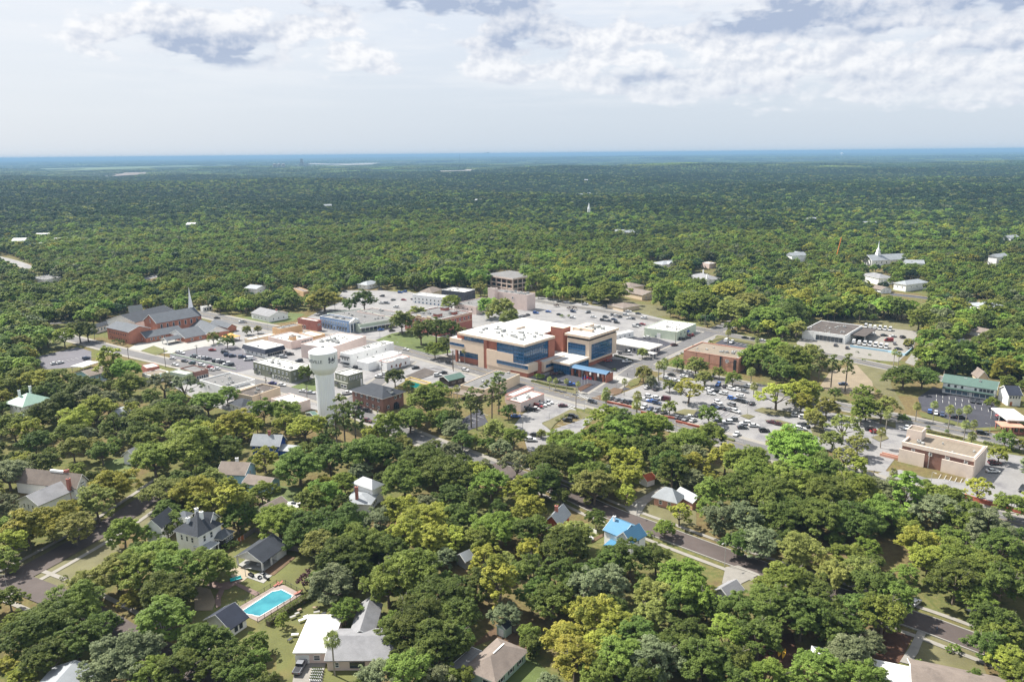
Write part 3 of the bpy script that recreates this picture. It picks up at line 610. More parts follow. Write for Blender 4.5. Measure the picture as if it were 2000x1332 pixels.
    def units(s, n, z=None, seed=1, big=1.0, area=(.15, .85, .15, .85)):
        rg = random.Random(seed); z = s.h if z is None else z
        for i in range(n):
            a, b, c = rg.uniform(.9, 2.2) * big, rg.uniform(.9, 2.0) * big, rg.uniform(.7, 1.3) * big; mb = MB(); mb.box(-a / 2, a / 2, -b / 2, b / 2, .15, c, 'unit_grey'); mb.box(-a / 2 + .1, a / 2 - .1, -b / 2 + .1, b / 2 - .1, 0, .15, 'metal_dark')
            mb.lathe([(min(a, b) * .33, c), (min(a, b) * .33, c + .1)], 'metal_dark', 10)
            o = mb.obj('roof_unit', s.root); p = s.loc + s.ux * (s.w * rg.uniform(*area[:2])) + s.uy * (s.d * rg.uniform(*area[2:])); o.location = (p.x, p.y, z); o.rotation_euler.z = s.ang
        return s
    def chimney(s, x, y, z0, z1, mat='brick_red', w=.9):
        mb = MB(); mb.box(-w / 2, w / 2, -w / 2, w / 2, z0, z1, mat); mb.box(-w / 2 - .08, w / 2 + .08, -w / 2 - .08, w / 2 + .08, z1, z1 + .15, mat); mb.box(-w / 4, w / 4, -w / 4, w / 4, z1 + .15, z1 + .3, 'metal_dark')
        o = mb.obj('chimney', s.root); p = s.loc + s.ux * x + s.uy * y; o.location = (p.x, p.y, 0); o.rotation_euler.z = s.ang; return s
    def box(s, name, x0, x1, y0, y1, z0, z1, mat):
        mb = MB(); mb.box(x0, x1, y0, y1, z0, z1, mat); o = s.put(mb, name); return o
    def posts(s, mat='trim_white', r=.14, n=(2, 2), z1=None):
        for i in range(n[0]):
            for j in range(n[1]):
                x = .2 + (s.w - .4) * i / max(1, n[0] - 1); y = .2 + (s.d - .4) * j / max(1, n[1] - 1)
                if 0 < i < n[0] - 1 and 0 < j < n[1] - 1: continue
                s.box('post', x - r, x + r, y - r, y + r, 0, (z1 or s.h), mat)
        return s

# ---- church complex on the left
c1 = Bld('B4', (203, 660), (468, 725), (745, 668), 8.2, name='church', label='large red brick church with grey roofs and a tall white spire', cat='church', land='the brick church')
ch = c1.root
c1.walls('brick_church', 0).gable('shingle_slate', 2.7, 'y', wall='brick_church').wins('L', .08, .92, 8, 2.0, 1.0, 1.2, 'plain', 'brick_brown').wins('L', .08, .92, 8, 5.6, 1.0, 1.2, 'plain', 'brick_brown')
c = Bld('B4', (670, 570), (840, 610), (1415, 508), 10, root=ch); c.walls('brick_church', 0).gable('shingle_slate', 4.9, 'x', wall='brick_church'); c.wins('R', .03, .97, 7, 7.2, 1.4, 3.2, 'grid'); c.wins('L', .4, .6, 1, 10.5, .9, 2.6)
for i in range(8): c.box('pilaster', c.w * (i / 7) - .25, c.w * (i / 7) + .25, -.25, -.01, 0, 9.9, 'brick_church')
spz = 14.5; sp = G(K('B4', 1285, 410), spz); mb = MB(); mb.lathe([(2.0, 12.0), (2.0, spz), (1.75, spz + .3), (.9, spz + 7), (.08, spz + 14.5)], 'tank_white', 8, 0, 0); o = mb.obj('spire', ch, Vector((sp.x, sp.y, 0)) - ch.location)
mb = MB(); mb.tube([(0, 0, spz + 14.4), (0, 0, spz + 15.6)], [.06, .05], 'metal_pole', 5); mb.obj('finial', o)
c = Bld('B4', (380, 522), (560, 600), (945, 450), 7.5, root=ch); c.walls('wall_white', 0).gable('shingle_dark', 4.2, 'x', wall='wall_white'); c.wins('L', .2, .8, 4, 4.0, 1.0, 1.4)
c = Bld('B4', 7.0, (40, 668), (420, 566), 4.2, root=ch); c.walls('wall_white', 0).gable('shingle_dark', 1.6, 'x', wall='wall_white'); c.wins('R', .04, .96, 9, 2.2, 1.4, 1.8, 'sash', pane='glass_sky')
c = Bld('B4', (580, 770), (700, 800), (1180, 712), 3.5, root=ch); c.walls('brick_church', 0).gable('shingle_slate', 3.0, 'x', wall='brick_church'); c.wins('R', .08, .55, 4, 1.9, 1.4, 1.6); c.wins('L', .3, .7, 1, 2, 1.2, 1.5)
c = Bld('B4', (1015, 745), (1215, 805), (1480, 750), 3.1, root=ch); c.walls('brick_church', 0).gable('shingle_slate', 4.2, 'x', wall='wall_white'); c.wins('R', .1, .9, 2, 1.6, 1.8, 1.4)
c = Bld('B4', (1290, 610), (1482, 752), (1737, 690), 3.3, root=ch); c.walls('brick_church', 0).gable('shingle_slate', 4.0, 'y', wall='wall_white')
c = Bld('B4', (1590, 600), (1760, 668), (1850, 640), 3.2, root=ch); c.walls('brick_church', 0).gable('shingle_slate', 2.2, 'y', wall='brick_church')
c = Bld('B4', (905, 818), (975, 836), (1150, 800), 3.0, root=ch); c.gable('shingle_slate', 1.5, 'x', wall='wall_white').posts('trim_white', .25)
def pavilion(crop, L, N, Rr, h, name, label, cat, mats, rh=1.5, land=None, tiers=1):
    b = Bld(crop, L, N, Rr, h, name=name, label=label, cat=cat, land=land); b.hip(mats[0], rh, .5, mats[1]).posts(mats[1], .1)
    if tiers > 1:
        mb = MB(); w, d = b.w, b.d; mb.add([(w * .25, d * .25, h + rh * .75), (w * .75, d * .25, h + rh * .75), (w * .75, d * .75, h + rh * .75), (w * .25, d * .75, h + rh * .75), (w / 2, d / 2, h + rh * 1.5)], [(0, 1, 4), (1, 2, 4), (2, 3, 4), (3, 0, 4), (3, 2, 1, 0)], mats[0]); b.put(mb, 'roof_cap')
    return b
pavilion('B4', (1725, 770), (1800, 800), (1900, 770), 3.0, 'pavilion', 'orange canvas pavilion with a stepped roof by the brick church', 'pavilion', ('canvas_orange', 'wood_orange'), 1.4, tiers=2)
b = Bld('B4', (400, 480), (485, 430), 9, 5, name='white_house', label='small white gabled house behind the brick church', cat='house', ang=40); b.walls('wall_white', 0).gable('metal_silver', 2.5, 'x', wall='wall_white').wins('L', .2, .8, 2, 3, .9, 1.3)
b = Bld('B4', (1415, 395), (1440, 405), (1560, 385), 3.4, name='shop', label='low white shop with a dark shaded front right of the church spire', cat='shop'); b.walls('wall_white', .4).flat('roof_white').wins('R', .1, .9, 3, 1.6, 1.6, 1.8, 'store')

# ---- downtown left: restaurant, shops, tan block
b = Bld('B2', (110, 535), (430, 612), (700, 550), 5.6, name='restaurant', label='low white roofed restaurant with a sloping grey mansard', cat='restaurant', land='the grey mansard restaurant')
b.walls('wall_white', .3).flat('roof_white'); mb = MB(); w, d = b.w, b.d
mb.add([(-.2, -.2, 5.5), (w, -.2, 5.5), (w, -1.5, 3.1), (-1.5, -1.5, 3.1), (-.2, d, 5.5), (-1.5, d, 3.1)], [(0, 3, 2, 1), (0, 4, 5, 3)], 'shingle_navy'); mb.add([(w, -.2, 5.5), (w, -1.5, 3.1), (w, -.05, 3.1), (-.2, d, 5.5), (-1.5, d, 3.1), (-.05, d, 3.1), (-1.5, -1.5, 3.1), (-.05, -.05, 3.1)], [(0, 1, 2), (3, 5, 4), (1, 6, 7, 2), (6, 4, 5, 7)], 'shingle_navy'); b.put(mb, 'mansard')
b.wins('R', .1, .95, 7, 1.6, 1.7, 1.9, 'store').wins('L', .1, .9, 4, 1.6, 1.4, 1.4)
b = Bld('B2', (545, 300), (650, 330), (955, 262), 6.0, name='tan_block', label='tan orange stucco block with a grey flat roof', cat='building', land='the tan orange block'); b.walls('wall_tan', .6).flat('roof_grey').units(2)
b = Bld('B2', (165, 450), (200, 475), (545, 392), 3.8, name='shop', label='long low shop with white roof beside the tan block', cat='shop'); b.walls('wall_cream', .3).flat('roof_white')
b = Bld('B2', (470, 432), (800, 508), (1120, 435), 4.6, name='shop', label='cream shop with a small corner tower near the water tank', cat='shop', land='the cream shop with a corner tower'); b.walls('wall_pink', .5).flat('roof_white').units(3, seed=4); b.wins('R', .45, .95, 4, 3.3, 2.0, .9, 'store')
t2 = Bld('B2', (770, 422), (820, 432), (878, 418), 7.0, root=b.root, keep=False); t2.walls('wall_tan', 0).hip('shingle_brown', 1.2, .4, 'wall_tan')
b = Bld('B2', (920, 375), (1135, 430), (1290, 395), 4.2, name='shop', label='small white roofed shop with tan parapet behind the corner tower', cat='shop'); b.walls('wall_tan', .5).flat('roof_white')
b = Bld('B2', (895, 168), (1168, 212), (1240, 195), 7.0, name='brick_shop', label='two storey dark red brick shop beside the blue building', cat='shop', land='the red brick shop'); b.walls('brick_red', .5).flat('roof_white').wins('L', .55, .95, 3, 2.0, 1.5, 2.2, 'store').wins('R', .2, .8, 2, 4.6, 1.0, 1.4)
b = Bld('B2', (1228, 140), (1632, 215), (1770, 180), 7.6, name='blue_building', label='two storey pale blue commercial building with black awnings', cat='building', land='the pale blue building')
b.walls('wall_blue', .7, cap='trim_white').flat('roof_grey').wins('L', .04, .96, 11, 5.4, 1.1, 1.9, 'sash', pane='glass_sky').wins('L', .05, .95, 9, 1.6, 1.4, 1.9, 'store').awning('L', .05, .42, 4, 2.6, 1.8).awning('L', .55, .95, 4, 2.6, 1.8).units(5, seed=3)
mb = MB(); mb.box(.2, b.w - .2, -1.2, -.05, 6.2, 7.4, 'trim_white'); mb.add([(0, -1.4, 7.4), (b.w, -1.4, 7.4), (b.w / 2, -1.4, 9.4), (0, .3, 7.4), (b.w, .3, 7.4), (b.w / 2, .3, 9.4)], [(0, 1, 2), (3, 5, 4), (0, 2, 5, 3), (1, 4, 5, 2), (0, 3, 4, 1)], 'trim_white'); b.put(mb, 'pediment')
for u in (.5, b.w * .36, b.w * .64, b.w - .5): mb = MB(); mb.lathe([(.42, 0), (.34, .3), (.3, 5.9), (.42, 6.2)], 'trim_white', 10); o = b.put(mb, 'column'); p = b.loc + b.ux * u - b.uy * .85; o.location = (p.x, p.y, 0)
b.wins('R', .2, .8, 2, 3.0, 2.4, 4.5, 'store')
b = Bld('f', (738, 408), (895, 500), (1105, 447), 5.4, name='storefront_row', label='row of pale storefronts right of the blue building', cat='shop', land='the pale storefront row'); b.walls('wall_sage_light', .5).flat('roof_grey').wins('R', .04, .96, 8, 1.7, 2.3, 2.2, 'store', 'trim_dark').units(6, seed=8); b.box('canopy', 0, b.w, -1.8, -.05, 3.2, 3.45, 'trim_white')
b = Bld('f', (900, 398), (1115, 442), (1205, 412), 5.8, name='grey_shop', label='grey roofed shop at the far end of the storefront row', cat='shop'); b.walls('wall_pink', .5).flat('roof_grey').wins('R', .1, .9, 3, 2.5, 1.6, 1.6, 'store').units(2, seed=5)
b = Bld('B3', (180, 155), (560, 205), (1035, 48), 8.2, name='theatre_block', label='big pinkish hall with wide white roof behind the water tank', cat='building', land='the big pinkish hall'); b.walls('wall_pink', .4).flat('roof_white').units(7, seed=2, big=1.2, area=(.3, .6, .2, .8))
b = Bld('B3', (705, 262), (825, 292), (1380, 130), 7.6, name='white_block', label='long white two storey block with black awnings right of the tank', cat='building', land='the long white block'); b.walls('wall_white', .5).flat('roof_white').awning('L', .1, .95, 1, 5.6, 7.5, dep=1.3).awning('L', .1, .95, 1, 1.8, 7.0, dep=1.3).wins('L', .15, .9, 3, 4.6, 1.1, 1.4).wins('R', .05, .9, 4, 5.2, 1.0, 1.2).units(3, seed=9); b.door('R', .2)
b = Bld('B3', 9, (1060, 400), (1500, 262), 4.6, name='white_shed', label='low white shed with long sloping roof beside the long white block', cat='building'); b.walls('wall_white', .3).flat('roof_white'); b.door('R', .3).wins('R', .5, .9, 2, 2.4, 1.4, 1.2)
b = Bld('B3', (1195, 370), (1300, 400), (1598, 322), 4.4, name='mission_shop', label='white mission style shop with curved parapet and red coping', cat='shop', land='the white mission shop'); b.walls('wall_white', .5, cap='brick_red').flat('roof_white').wins('R', .1, .9, 4, 1.9, 1.0, 1.5, 'sash', 'wall_orange').door('R', .55, mat='wood_orange')
mb = MB(); xs = np.linspace(b.w * .3, b.w * .7, 9); zz = [.55 + 1.1 * math.sin(math.pi * k / 8) for k in range(9)]
for k in range(8): mb.box(xs[k], xs[k + 1], -.12, -.01, 4.2, 4.4 + (zz[k] + zz[k + 1]) / 2, 'wall_white')
b.put(mb, 'curved_parapet')
b = Bld('B2', (235, 800), (790, 932), (1085, 860), 6.6, name='sage_building', label='long sage green two storey building with white roof and windows', cat='building', land='the long sage green building')
b.walls('wall_sage', .4, cap='trim_white').flat('roof_white').wins('L', .04, .97, 9, 4.9, 1.1, 1.5, 'grid', pane='glass_sky').wins('L', .03, .42, 5, 1.6, 1.5, 2.0, 'store').wins('L', .78, .9, 1, 1.6, 1.7, 2.1, 'store').awning('L', .9, 1.0, 1, 2.6, 2.6).awning('L', .5, .56, 1, 2.6, 2.0).wins('R', .08, .9, 3, 4.8, 1.0, 1.4, pane='glass_sky').wins('R', .1, .7, 2, 1.8, 1.0, 1.0, pane='glass_sky').units(3, seed=6).door('L', .47, mat='trim_white')
b = Bld('B3', (630, 525), (790, 568), (985, 512), 7.0, name='sage_offices', label='smaller sage green offices with white windows right of the tank', cat='building', land='the sage offices'); b.walls('wall_sage', .4, cap='trim_white').flat('roof_white').wins('R', .06, .94, 4, 5.3, 1.2, 1.6).wins('R', .06, .55, 2, 1.9, 1.2, 1.7).wins('L', .1, .9, 3, 5.3, 1.1, 1.5)
mb = MB(); mb.box(b.w * .62, b.w * .92, -.35, -.02, 0, 3.6, 'trim_white'); b.put(mb, 'porch')
q = Bld('B3', (400, 655), (785, 665), 2, 3.4, root=b.root, ang=math.degrees(b.ang), keep=False); q.d = 13; q.w = 9; q.walls('wall_sage', .3).flat('roof_white').wins('L', .02, .4, 2, 1.7, 2.4, 1.6, 'grid').awning('L', .55, .75, 1, 2.2, 2.4)
b = Bld('B3', (845, 745), (1245, 852), (1520, 765), 7.2, name='brick_office', label='brown brick two storey office with dark hip roof and dormer', cat='building', land='the hip roofed brick office')
b.walls('brick_brown', 0).hip('shingle_dark', 3.4, .9).wins('L', .04, .96, 5, 5.6, 1.1, 1.6, 'shutter').wins('L', .04, .96, 5, 2.0, 1.1, 1.6, 'shutter').wins('R', .5, .95, 2, 5.6, 1.1, 1.6, 'shutter').wins('R', .1, .4, 1, 2.0, 1.1, 1.5, 'shutter')
mb = MB(); mb.box(-.9, .9, -1.5, 1.2, 8.0, 9.3, 'trim_white'); mb.add([(-1.2, -1.7, 9.3), (1.2, -1.7, 9.3), (0, -1.7, 10.2), (-1.2, 1.6, 9.3), (1.2, 1.6, 9.3), (0, 1.6, 10.2)], [(0, 1, 2), (3, 5, 4), (0, 2, 5, 3), (1, 4, 5, 2)], 'shingle_dark'); o = b.put(mb, 'dormer'); p = b.loc + b.ux * (b.w * .5) + b.uy * 2.2; o.location = (p.x, p.y, -.2)
mb = MB(); mb.lathe([(1.5, 0), (1.5, 2.0), (1.1, 2.9), (.1, 3.3)], 'canvas_black', 12); o = b.put(mb, 'entrance_canopy'); p = b.loc + b.ux * (b.w * .62) - b.uy * .2; o.location = (p.x, p.y, 0)
# left flat roofs by the tree line
b = Bld('B7', (1078, 380), (1420, 490), (1840, 375), 5.4, name='white_walled_shop', label='white walled shop with patched grey roof and arched windows', cat='shop', land='the patched grey roof shop'); b.walls('wall_white', .6).flat('roof_grey').wins('L', .55, .9, 2, 3.6, 1.0, 1.8).units(3, seed=12)
q = Bld('B7', (1440, 490), (1540, 530), (1830, 440), 4.4, root=b.root, keep=False); q.walls('wall_white', .3).flat('roof_grey')
b = Bld('B2', (20, 1240), (240, 1310), (610, 1165), 4.6, name='gravel_roof_shop', label='low shop with dark gravel roof across from the sage building', cat='shop'); b.walls('wall_cream', .8).flat('roof_dark').units(2, seed=3)
b = Bld('B3', (-180, 855), (60, 945), (285, 865), 4.8, name='white_roof_shop', label='low shop with broad white roof left of the tank foot', cat='shop'); b.walls('wall_pink', .4).flat('roof_white')
b = Bld('B7', (325, 270), (390, 320), (605, 250), 4.2, name='shop', label='little shop with salmon roof and teal front by the trees', cat='shop'); b.walls('wall_white', .3).flat('roof_tan'); b.awning('R', .05, .95, 1, 2.4, b.w * .9, 'wall_teal').wins('R', .1, .9, 3, 1.5, 1.6, 1.6, 'store')
b = Bld('B7', (650, 265), (870, 305), (985, 270), 4.6, name='shop', label='white roofed shop with pale green side wall by the trees', cat='shop', land='the pale green sided shop'); b.walls('wall_sage_light', .4).flat('roof_white').awning('R', .02, .98, 1, 2.6, b.w * .95).wins('R', .05, .95, 3, 1.5, 1.5, 1.8, 'store')
b = Bld('B7', (810, 215), (1000, 275), (1185, 228), 4.8, name='shop', label='grey roofed shop with brown brick gable front beside parked cars', cat='shop'); b.walls('brick_brown', .5).flat('roof_grey').wins('R', .1, .95, 5, 1.7, 1.3, 1.9, 'store')
b = Bld('B7', (270, 165), (330, 215), (505, 180), 3.6, name='garage', label='white roofed garage with red signed end at the street', cat='garage'); b.walls('brick_red', .3).flat('roof_white')
b = Bld('e', (545, 845), (650, 868), (780, 835), 4.2, name='house', label='pale blue house with dark gable roof beside the left car park', cat='house', land='the pale blue house by the car park'); b.walls('wall_skyblue', 0).gable('shingle_brown', 2.0, 'x', wall='wall_skyblue').wins('R', .1, .9, 3, 2.4, 1.0, 1.4)
b.box('porch', b.w * .2, b.w * .7, -3, -.05, 0, .6, 'trim_white')
b = Bld('e', (540, 790), (600, 805), (690, 765), 3, name='carport', label='long white flat carport in the left car park', cat='carport'); b.overhang('roof_white', .3, .25).posts('metal_pole', .1, (3, 2))
b = Bld('e', (72, 1055), (170, 1085), (350, 1030), 6.5, name='house', label='white two storey house with mint green metal roof and chimneys', cat='house', land='the mint roofed house'); b.walls('wall_white', 0).hip('metal_mint', 4.0, 1.2).wins('R', .1, .9, 4, 4.8, 1.0, 1.6).wins('L', .1, .9, 3, 4.8, 1.0, 1.6).wins('R', .1, .9, 4, 1.8, 1.0, 1.6).chimney(b.w * .3, b.d * .7, 7, 12, 'wall_white').chimney(b.w * .75, b.d * .75, 7, 12.5, 'wall_white'); b.box('porch_roof', -2.2, b.w * .8, -2.4, -.1, 3.0, 3.25, 'metal_mint')
b = Bld('e', 8, (862, 1150), (950, 1120), 3.2, name='shed', label='pale arched metal shed hidden in the trees at left', cat='shed'); b.walls('metal_silver', 0); mb = MB(); w, d = b.w, b.d
prof = [(-.3 + (d + .6) * k / 8, 3.2 + 1.7 * math.sin(math.pi * k / 8)) for k in range(9)]
for k in range(8): mb.slab([(-.3, prof[k][0], prof[k][1] + .1), (w + .3, prof[k][0], prof[k][1] + .1), (w + .3, prof[k + 1][0], prof[k + 1][1] + .1), (-.3, prof[k + 1][0], prof[k + 1][1] + .1)], .1, 'metal_silver')
b.put(mb, 'arched_roof')
b = Bld('e', (1660, 1060), (1745, 1090), (1850, 1060), 3.4, name='cottage', label='small white cottage with dark roof and dormers below the gravel roof', cat='house', land='the dark roofed cottage'); b.walls('wall_white', 0).hip('shingle_dark', 2.2, .7).wins('R', .1, .9, 3, 1.8, 1.0, 1.3).wins('L', .2, .8, 2, 1.8, 1.0, 1.3)
b = Bld('f', (150, 405), (240, 440), (355, 410), 4.2, name='house', label='grey shingled bungalow on a green lawn above the street', cat='house', land='the grey bungalow'); b.walls('wall_white', 0).gable('shingle_grey', 3.0, 'y', wall='wall_white').wins('R', .1, .9, 3, 2.0, 1.1, 1.3).wins('L', .1, .9, 4, 2.0, 1.1, 1.3).chimney(b.w * .5, 2, 4, 8.5); q = Bld('f', (285, 405), (300, 420), (360, 405), 3.4, root=b.root, keep=False); q.walls('wall_dark', 0).hip('shingle_brown', 1.2)
# small restaurant yard: teal wall, green shed roof
b = Bld('B5', (90, 270), (335, 350), (400, 320), 3.0, name='mural_shop', label='low shop with bright turquoise mural wall and yellow parapet', cat='shop', land='the turquoise mural shop'); b.walls('wall_yellow', .5).flat('roof_tan'); mb = MB(); mb.box(-.08, -.01, b.d * .05, b.d * .75, .1, 2.9, 'wall_teal'); o = b.put(mb, 'mural')
b = Bld('B5', (575, 235), (645, 290), (805, 225), 3.4, name='green_roof_bar', label='small timber bar with bright green metal gable roof', cat='bar', land='the green roofed bar'); b.walls('wall_dark', 0).gable('metal_green', 1.5, 'x', wall='wall_dark').wins('R', .1, .9, 2, 1.7, 2.6, 1.0, 'plain', 'wood')
sheet('patio', KP('B5', 70, 240, 330, 130, 510, 190, 270, 275), 'roof_dark', 'island')
b = Bld('B5', (810, 345), (1110, 412), (1545, 205), 5.2, name='auto_shop', label='cream workshop with weathered streaked grey roof in front of government building', cat='workshop', land='the streaked roof workshop'); b.walls('wall_cream', .3).flat('roof_grey').units(4, seed=11, area=(.7, .95, .1, .95)); b.door('R', .3, 3, 3, 'trim_white')
mb = MB(); mb.box(-7, -.05, .5, b.d - .5, 2.9, 3.15, 'shingle_brown'); b.put(mb, 'porch_roof'); 
for k in range(4): b.box('post', -6.8, -6.6, .8 + (b.d - 1.8) * k / 3, 1.0 + (b.d - 1.8) * k / 3, 0, 2.9, 'trim_white')
b = Bld('B5', (1400, 540), (1580, 590), (1878, 470), 4.2, name='pink_office', label='small pink office with white roof facing a row of parked cars', cat='office', land='the pink office'); b.walls('wall_pink', .5, cap='brick_red').flat('roof_white').wins('R', .05, .9, 4, 2.0, 1.6, 1.1, 'grid', skip=(2,)).door('R', .56, 1.2, 2.3, 'wood_orange').units(3, seed=21)
q = Bld('B5', (1400, 470), (1480, 505), (1720, 385), 3.8, root=b.root, keep=False); q.walls('wall_pink', .4, cap='brick_red').flat('roof_white')

# ---- courthouse and blocks behind it
b = Bld('B1', (175, 655), (500, 710), (1050, 720), 11, name='courthouse', label='red brick courthouse with cream bands and stepped parapets among oaks', cat='courthouse', land='the brick courthouse', ang=50); b.d = 33; b.w = 34
b.walls('brick_red', .6, cap='trim_white').flat('roof_grey').wins('L', .04, .96, 8, 8.2, 1.5, 2.2, 'sash').wins('L', .04, .96, 8, 4.0, 1.5, 2.2, 'sash').wins('R', .04, .96, 7, 8.2, 1.5, 2.2).units(6, seed=14, big=1.4)
for z0, z1 in ((10.2, 10.9), (6.0, 6.5)):
    mb = MB(); mb.box(-.14, -.01, .02, b.d, z0, z1, 'wall_cream'); mb.box(-.14, b.w, -.14, -.01, z0, z1, 'wall_cream'); b.put(mb, 'stone_band')
for x, y in ((8, 8), (20, 5), (27, 20)): b.box('penthouse', x, x + 4.5, y, y + 4.5, 11.02, 12.9, 'brick_red'); b.box('penthouse_roof', x - .2, x + 4.7, y - .2, y + 4.7, 12.91, 13.1, 'roof_grey')
for k in range(3): mb = MB(); mb.box(-.1, .5, b.d * (.2 + .3 * k), b.d * (.2 + .3 * k) + 4, 11.7, 12.7, 'wall_cream'); b.put(mb, 'parapet_step')
b = Bld('B1', (160, 380), (545, 420), (660, 395), 6.5, name='white_bank', label='white two storey bank with a row of dark square windows', cat='building', land='the white bank'); b.walls('wall_white', .7, cap='trim_white').flat('roof_white').wins('L', .03, .97, 7, 4.0, 1.4, 1.7, 'sash').wins('L', .03, .97, 7, 1.2, 1.6, 1.6, 'store', pane='glass_blue').wins('R', .1, .9, 2, 4.0, 1.2, 1.7)
b = Bld('B1', (520, 320), (845, 345), (1025, 312), 9, name='charcoal_block', label='charcoal grey block with white roof behind the white bank', cat='building', land='the charcoal block'); b.walls('wall_charcoal', .4, cap='trim_white').flat('roof_white').wins('R', .05, .95, 6, 4.8, 1.0, 3.0, 'sash', 'trim_dark').units(2, seed=2)
b = Bld('B1', (790, 475), (1000, 535), (1270, 440), 6, name='pale_annex', label='low pale annex with grey roof right of the courthouse trees', cat='building'); b.walls('wall_pink', .4).flat('roof_grey').wins('L', .1, .9, 4, 3.8, 1.0, .9, 'sash', 'trim_dark').units(4, seed=31)
b = Bld('B1', (1060, 360), (1660, 385), (1825, 365), 12, name='pinkish_tall_block', label='tall windowless pinkish block behind the government centre', cat='building', land='the tall pinkish block', ang=52); b.walls('wall_pink', .5).flat('roof_grey').wins('L', .38, .42, 1, 9.0, 1.6, 1.6).units(9, seed=6)
q = Bld('B1', (1150, 290), (1240, 300), (1285, 290), 15, root=b.root, keep=False); q.walls('wall_pink', .4).flat('roof_grey')
b = Bld('B1', (1135, 125), (1475, 178), (1770, 125), 11, name='tan_office', label='tan three storey office with deep window bays and flat roof', cat='office', land='the tan three storey office'); b.walls('brick_brown', 0); b.overhang('roof_grey', 1.2, 1.4, 'wall_pink')
b.wins('L', .04, .96, 5, 8.6, 4.0, 2.2, 'store', 'trim_dark').wins('L', .04, .96, 5, 4.6, 4.0, 2.2, 'store', 'trim_dark').wins('R', .04, .96, 5, 8.6, 4.0, 2.2, 'store', 'trim_dark').wins('R', .04, .96, 5, 4.6, 4.0, 2.2, 'store', 'trim_dark')
for k in range(6): b.box('pier', -.6, -.01, b.d * k / 5 - .4, b.d * k / 5 + .4, 0, 11, 'wall_pink'); b.box('pier', b.w * k / 5 - .4, b.w * k / 5 + .4, -.6, -.01, 0, 11, 'wall_pink')
for z in (6.2, 2.2): mb = MB(); mb.box(-.5, -.01, 0, b.d, z, z + 1, 'wall_pink'); mb.box(0, b.w, -.5, -.01, z, z + 1, 'wall_pink'); b.put(mb, 'spandrel')
b = Bld('B1', (275, 330), (420, 345), (540, 300), 4.5, name='house', label='tan hip roofed house behind the white bank', cat='house'); b.walls('wall_cream', 0).hip('shingle_brown', 3.2, .6)

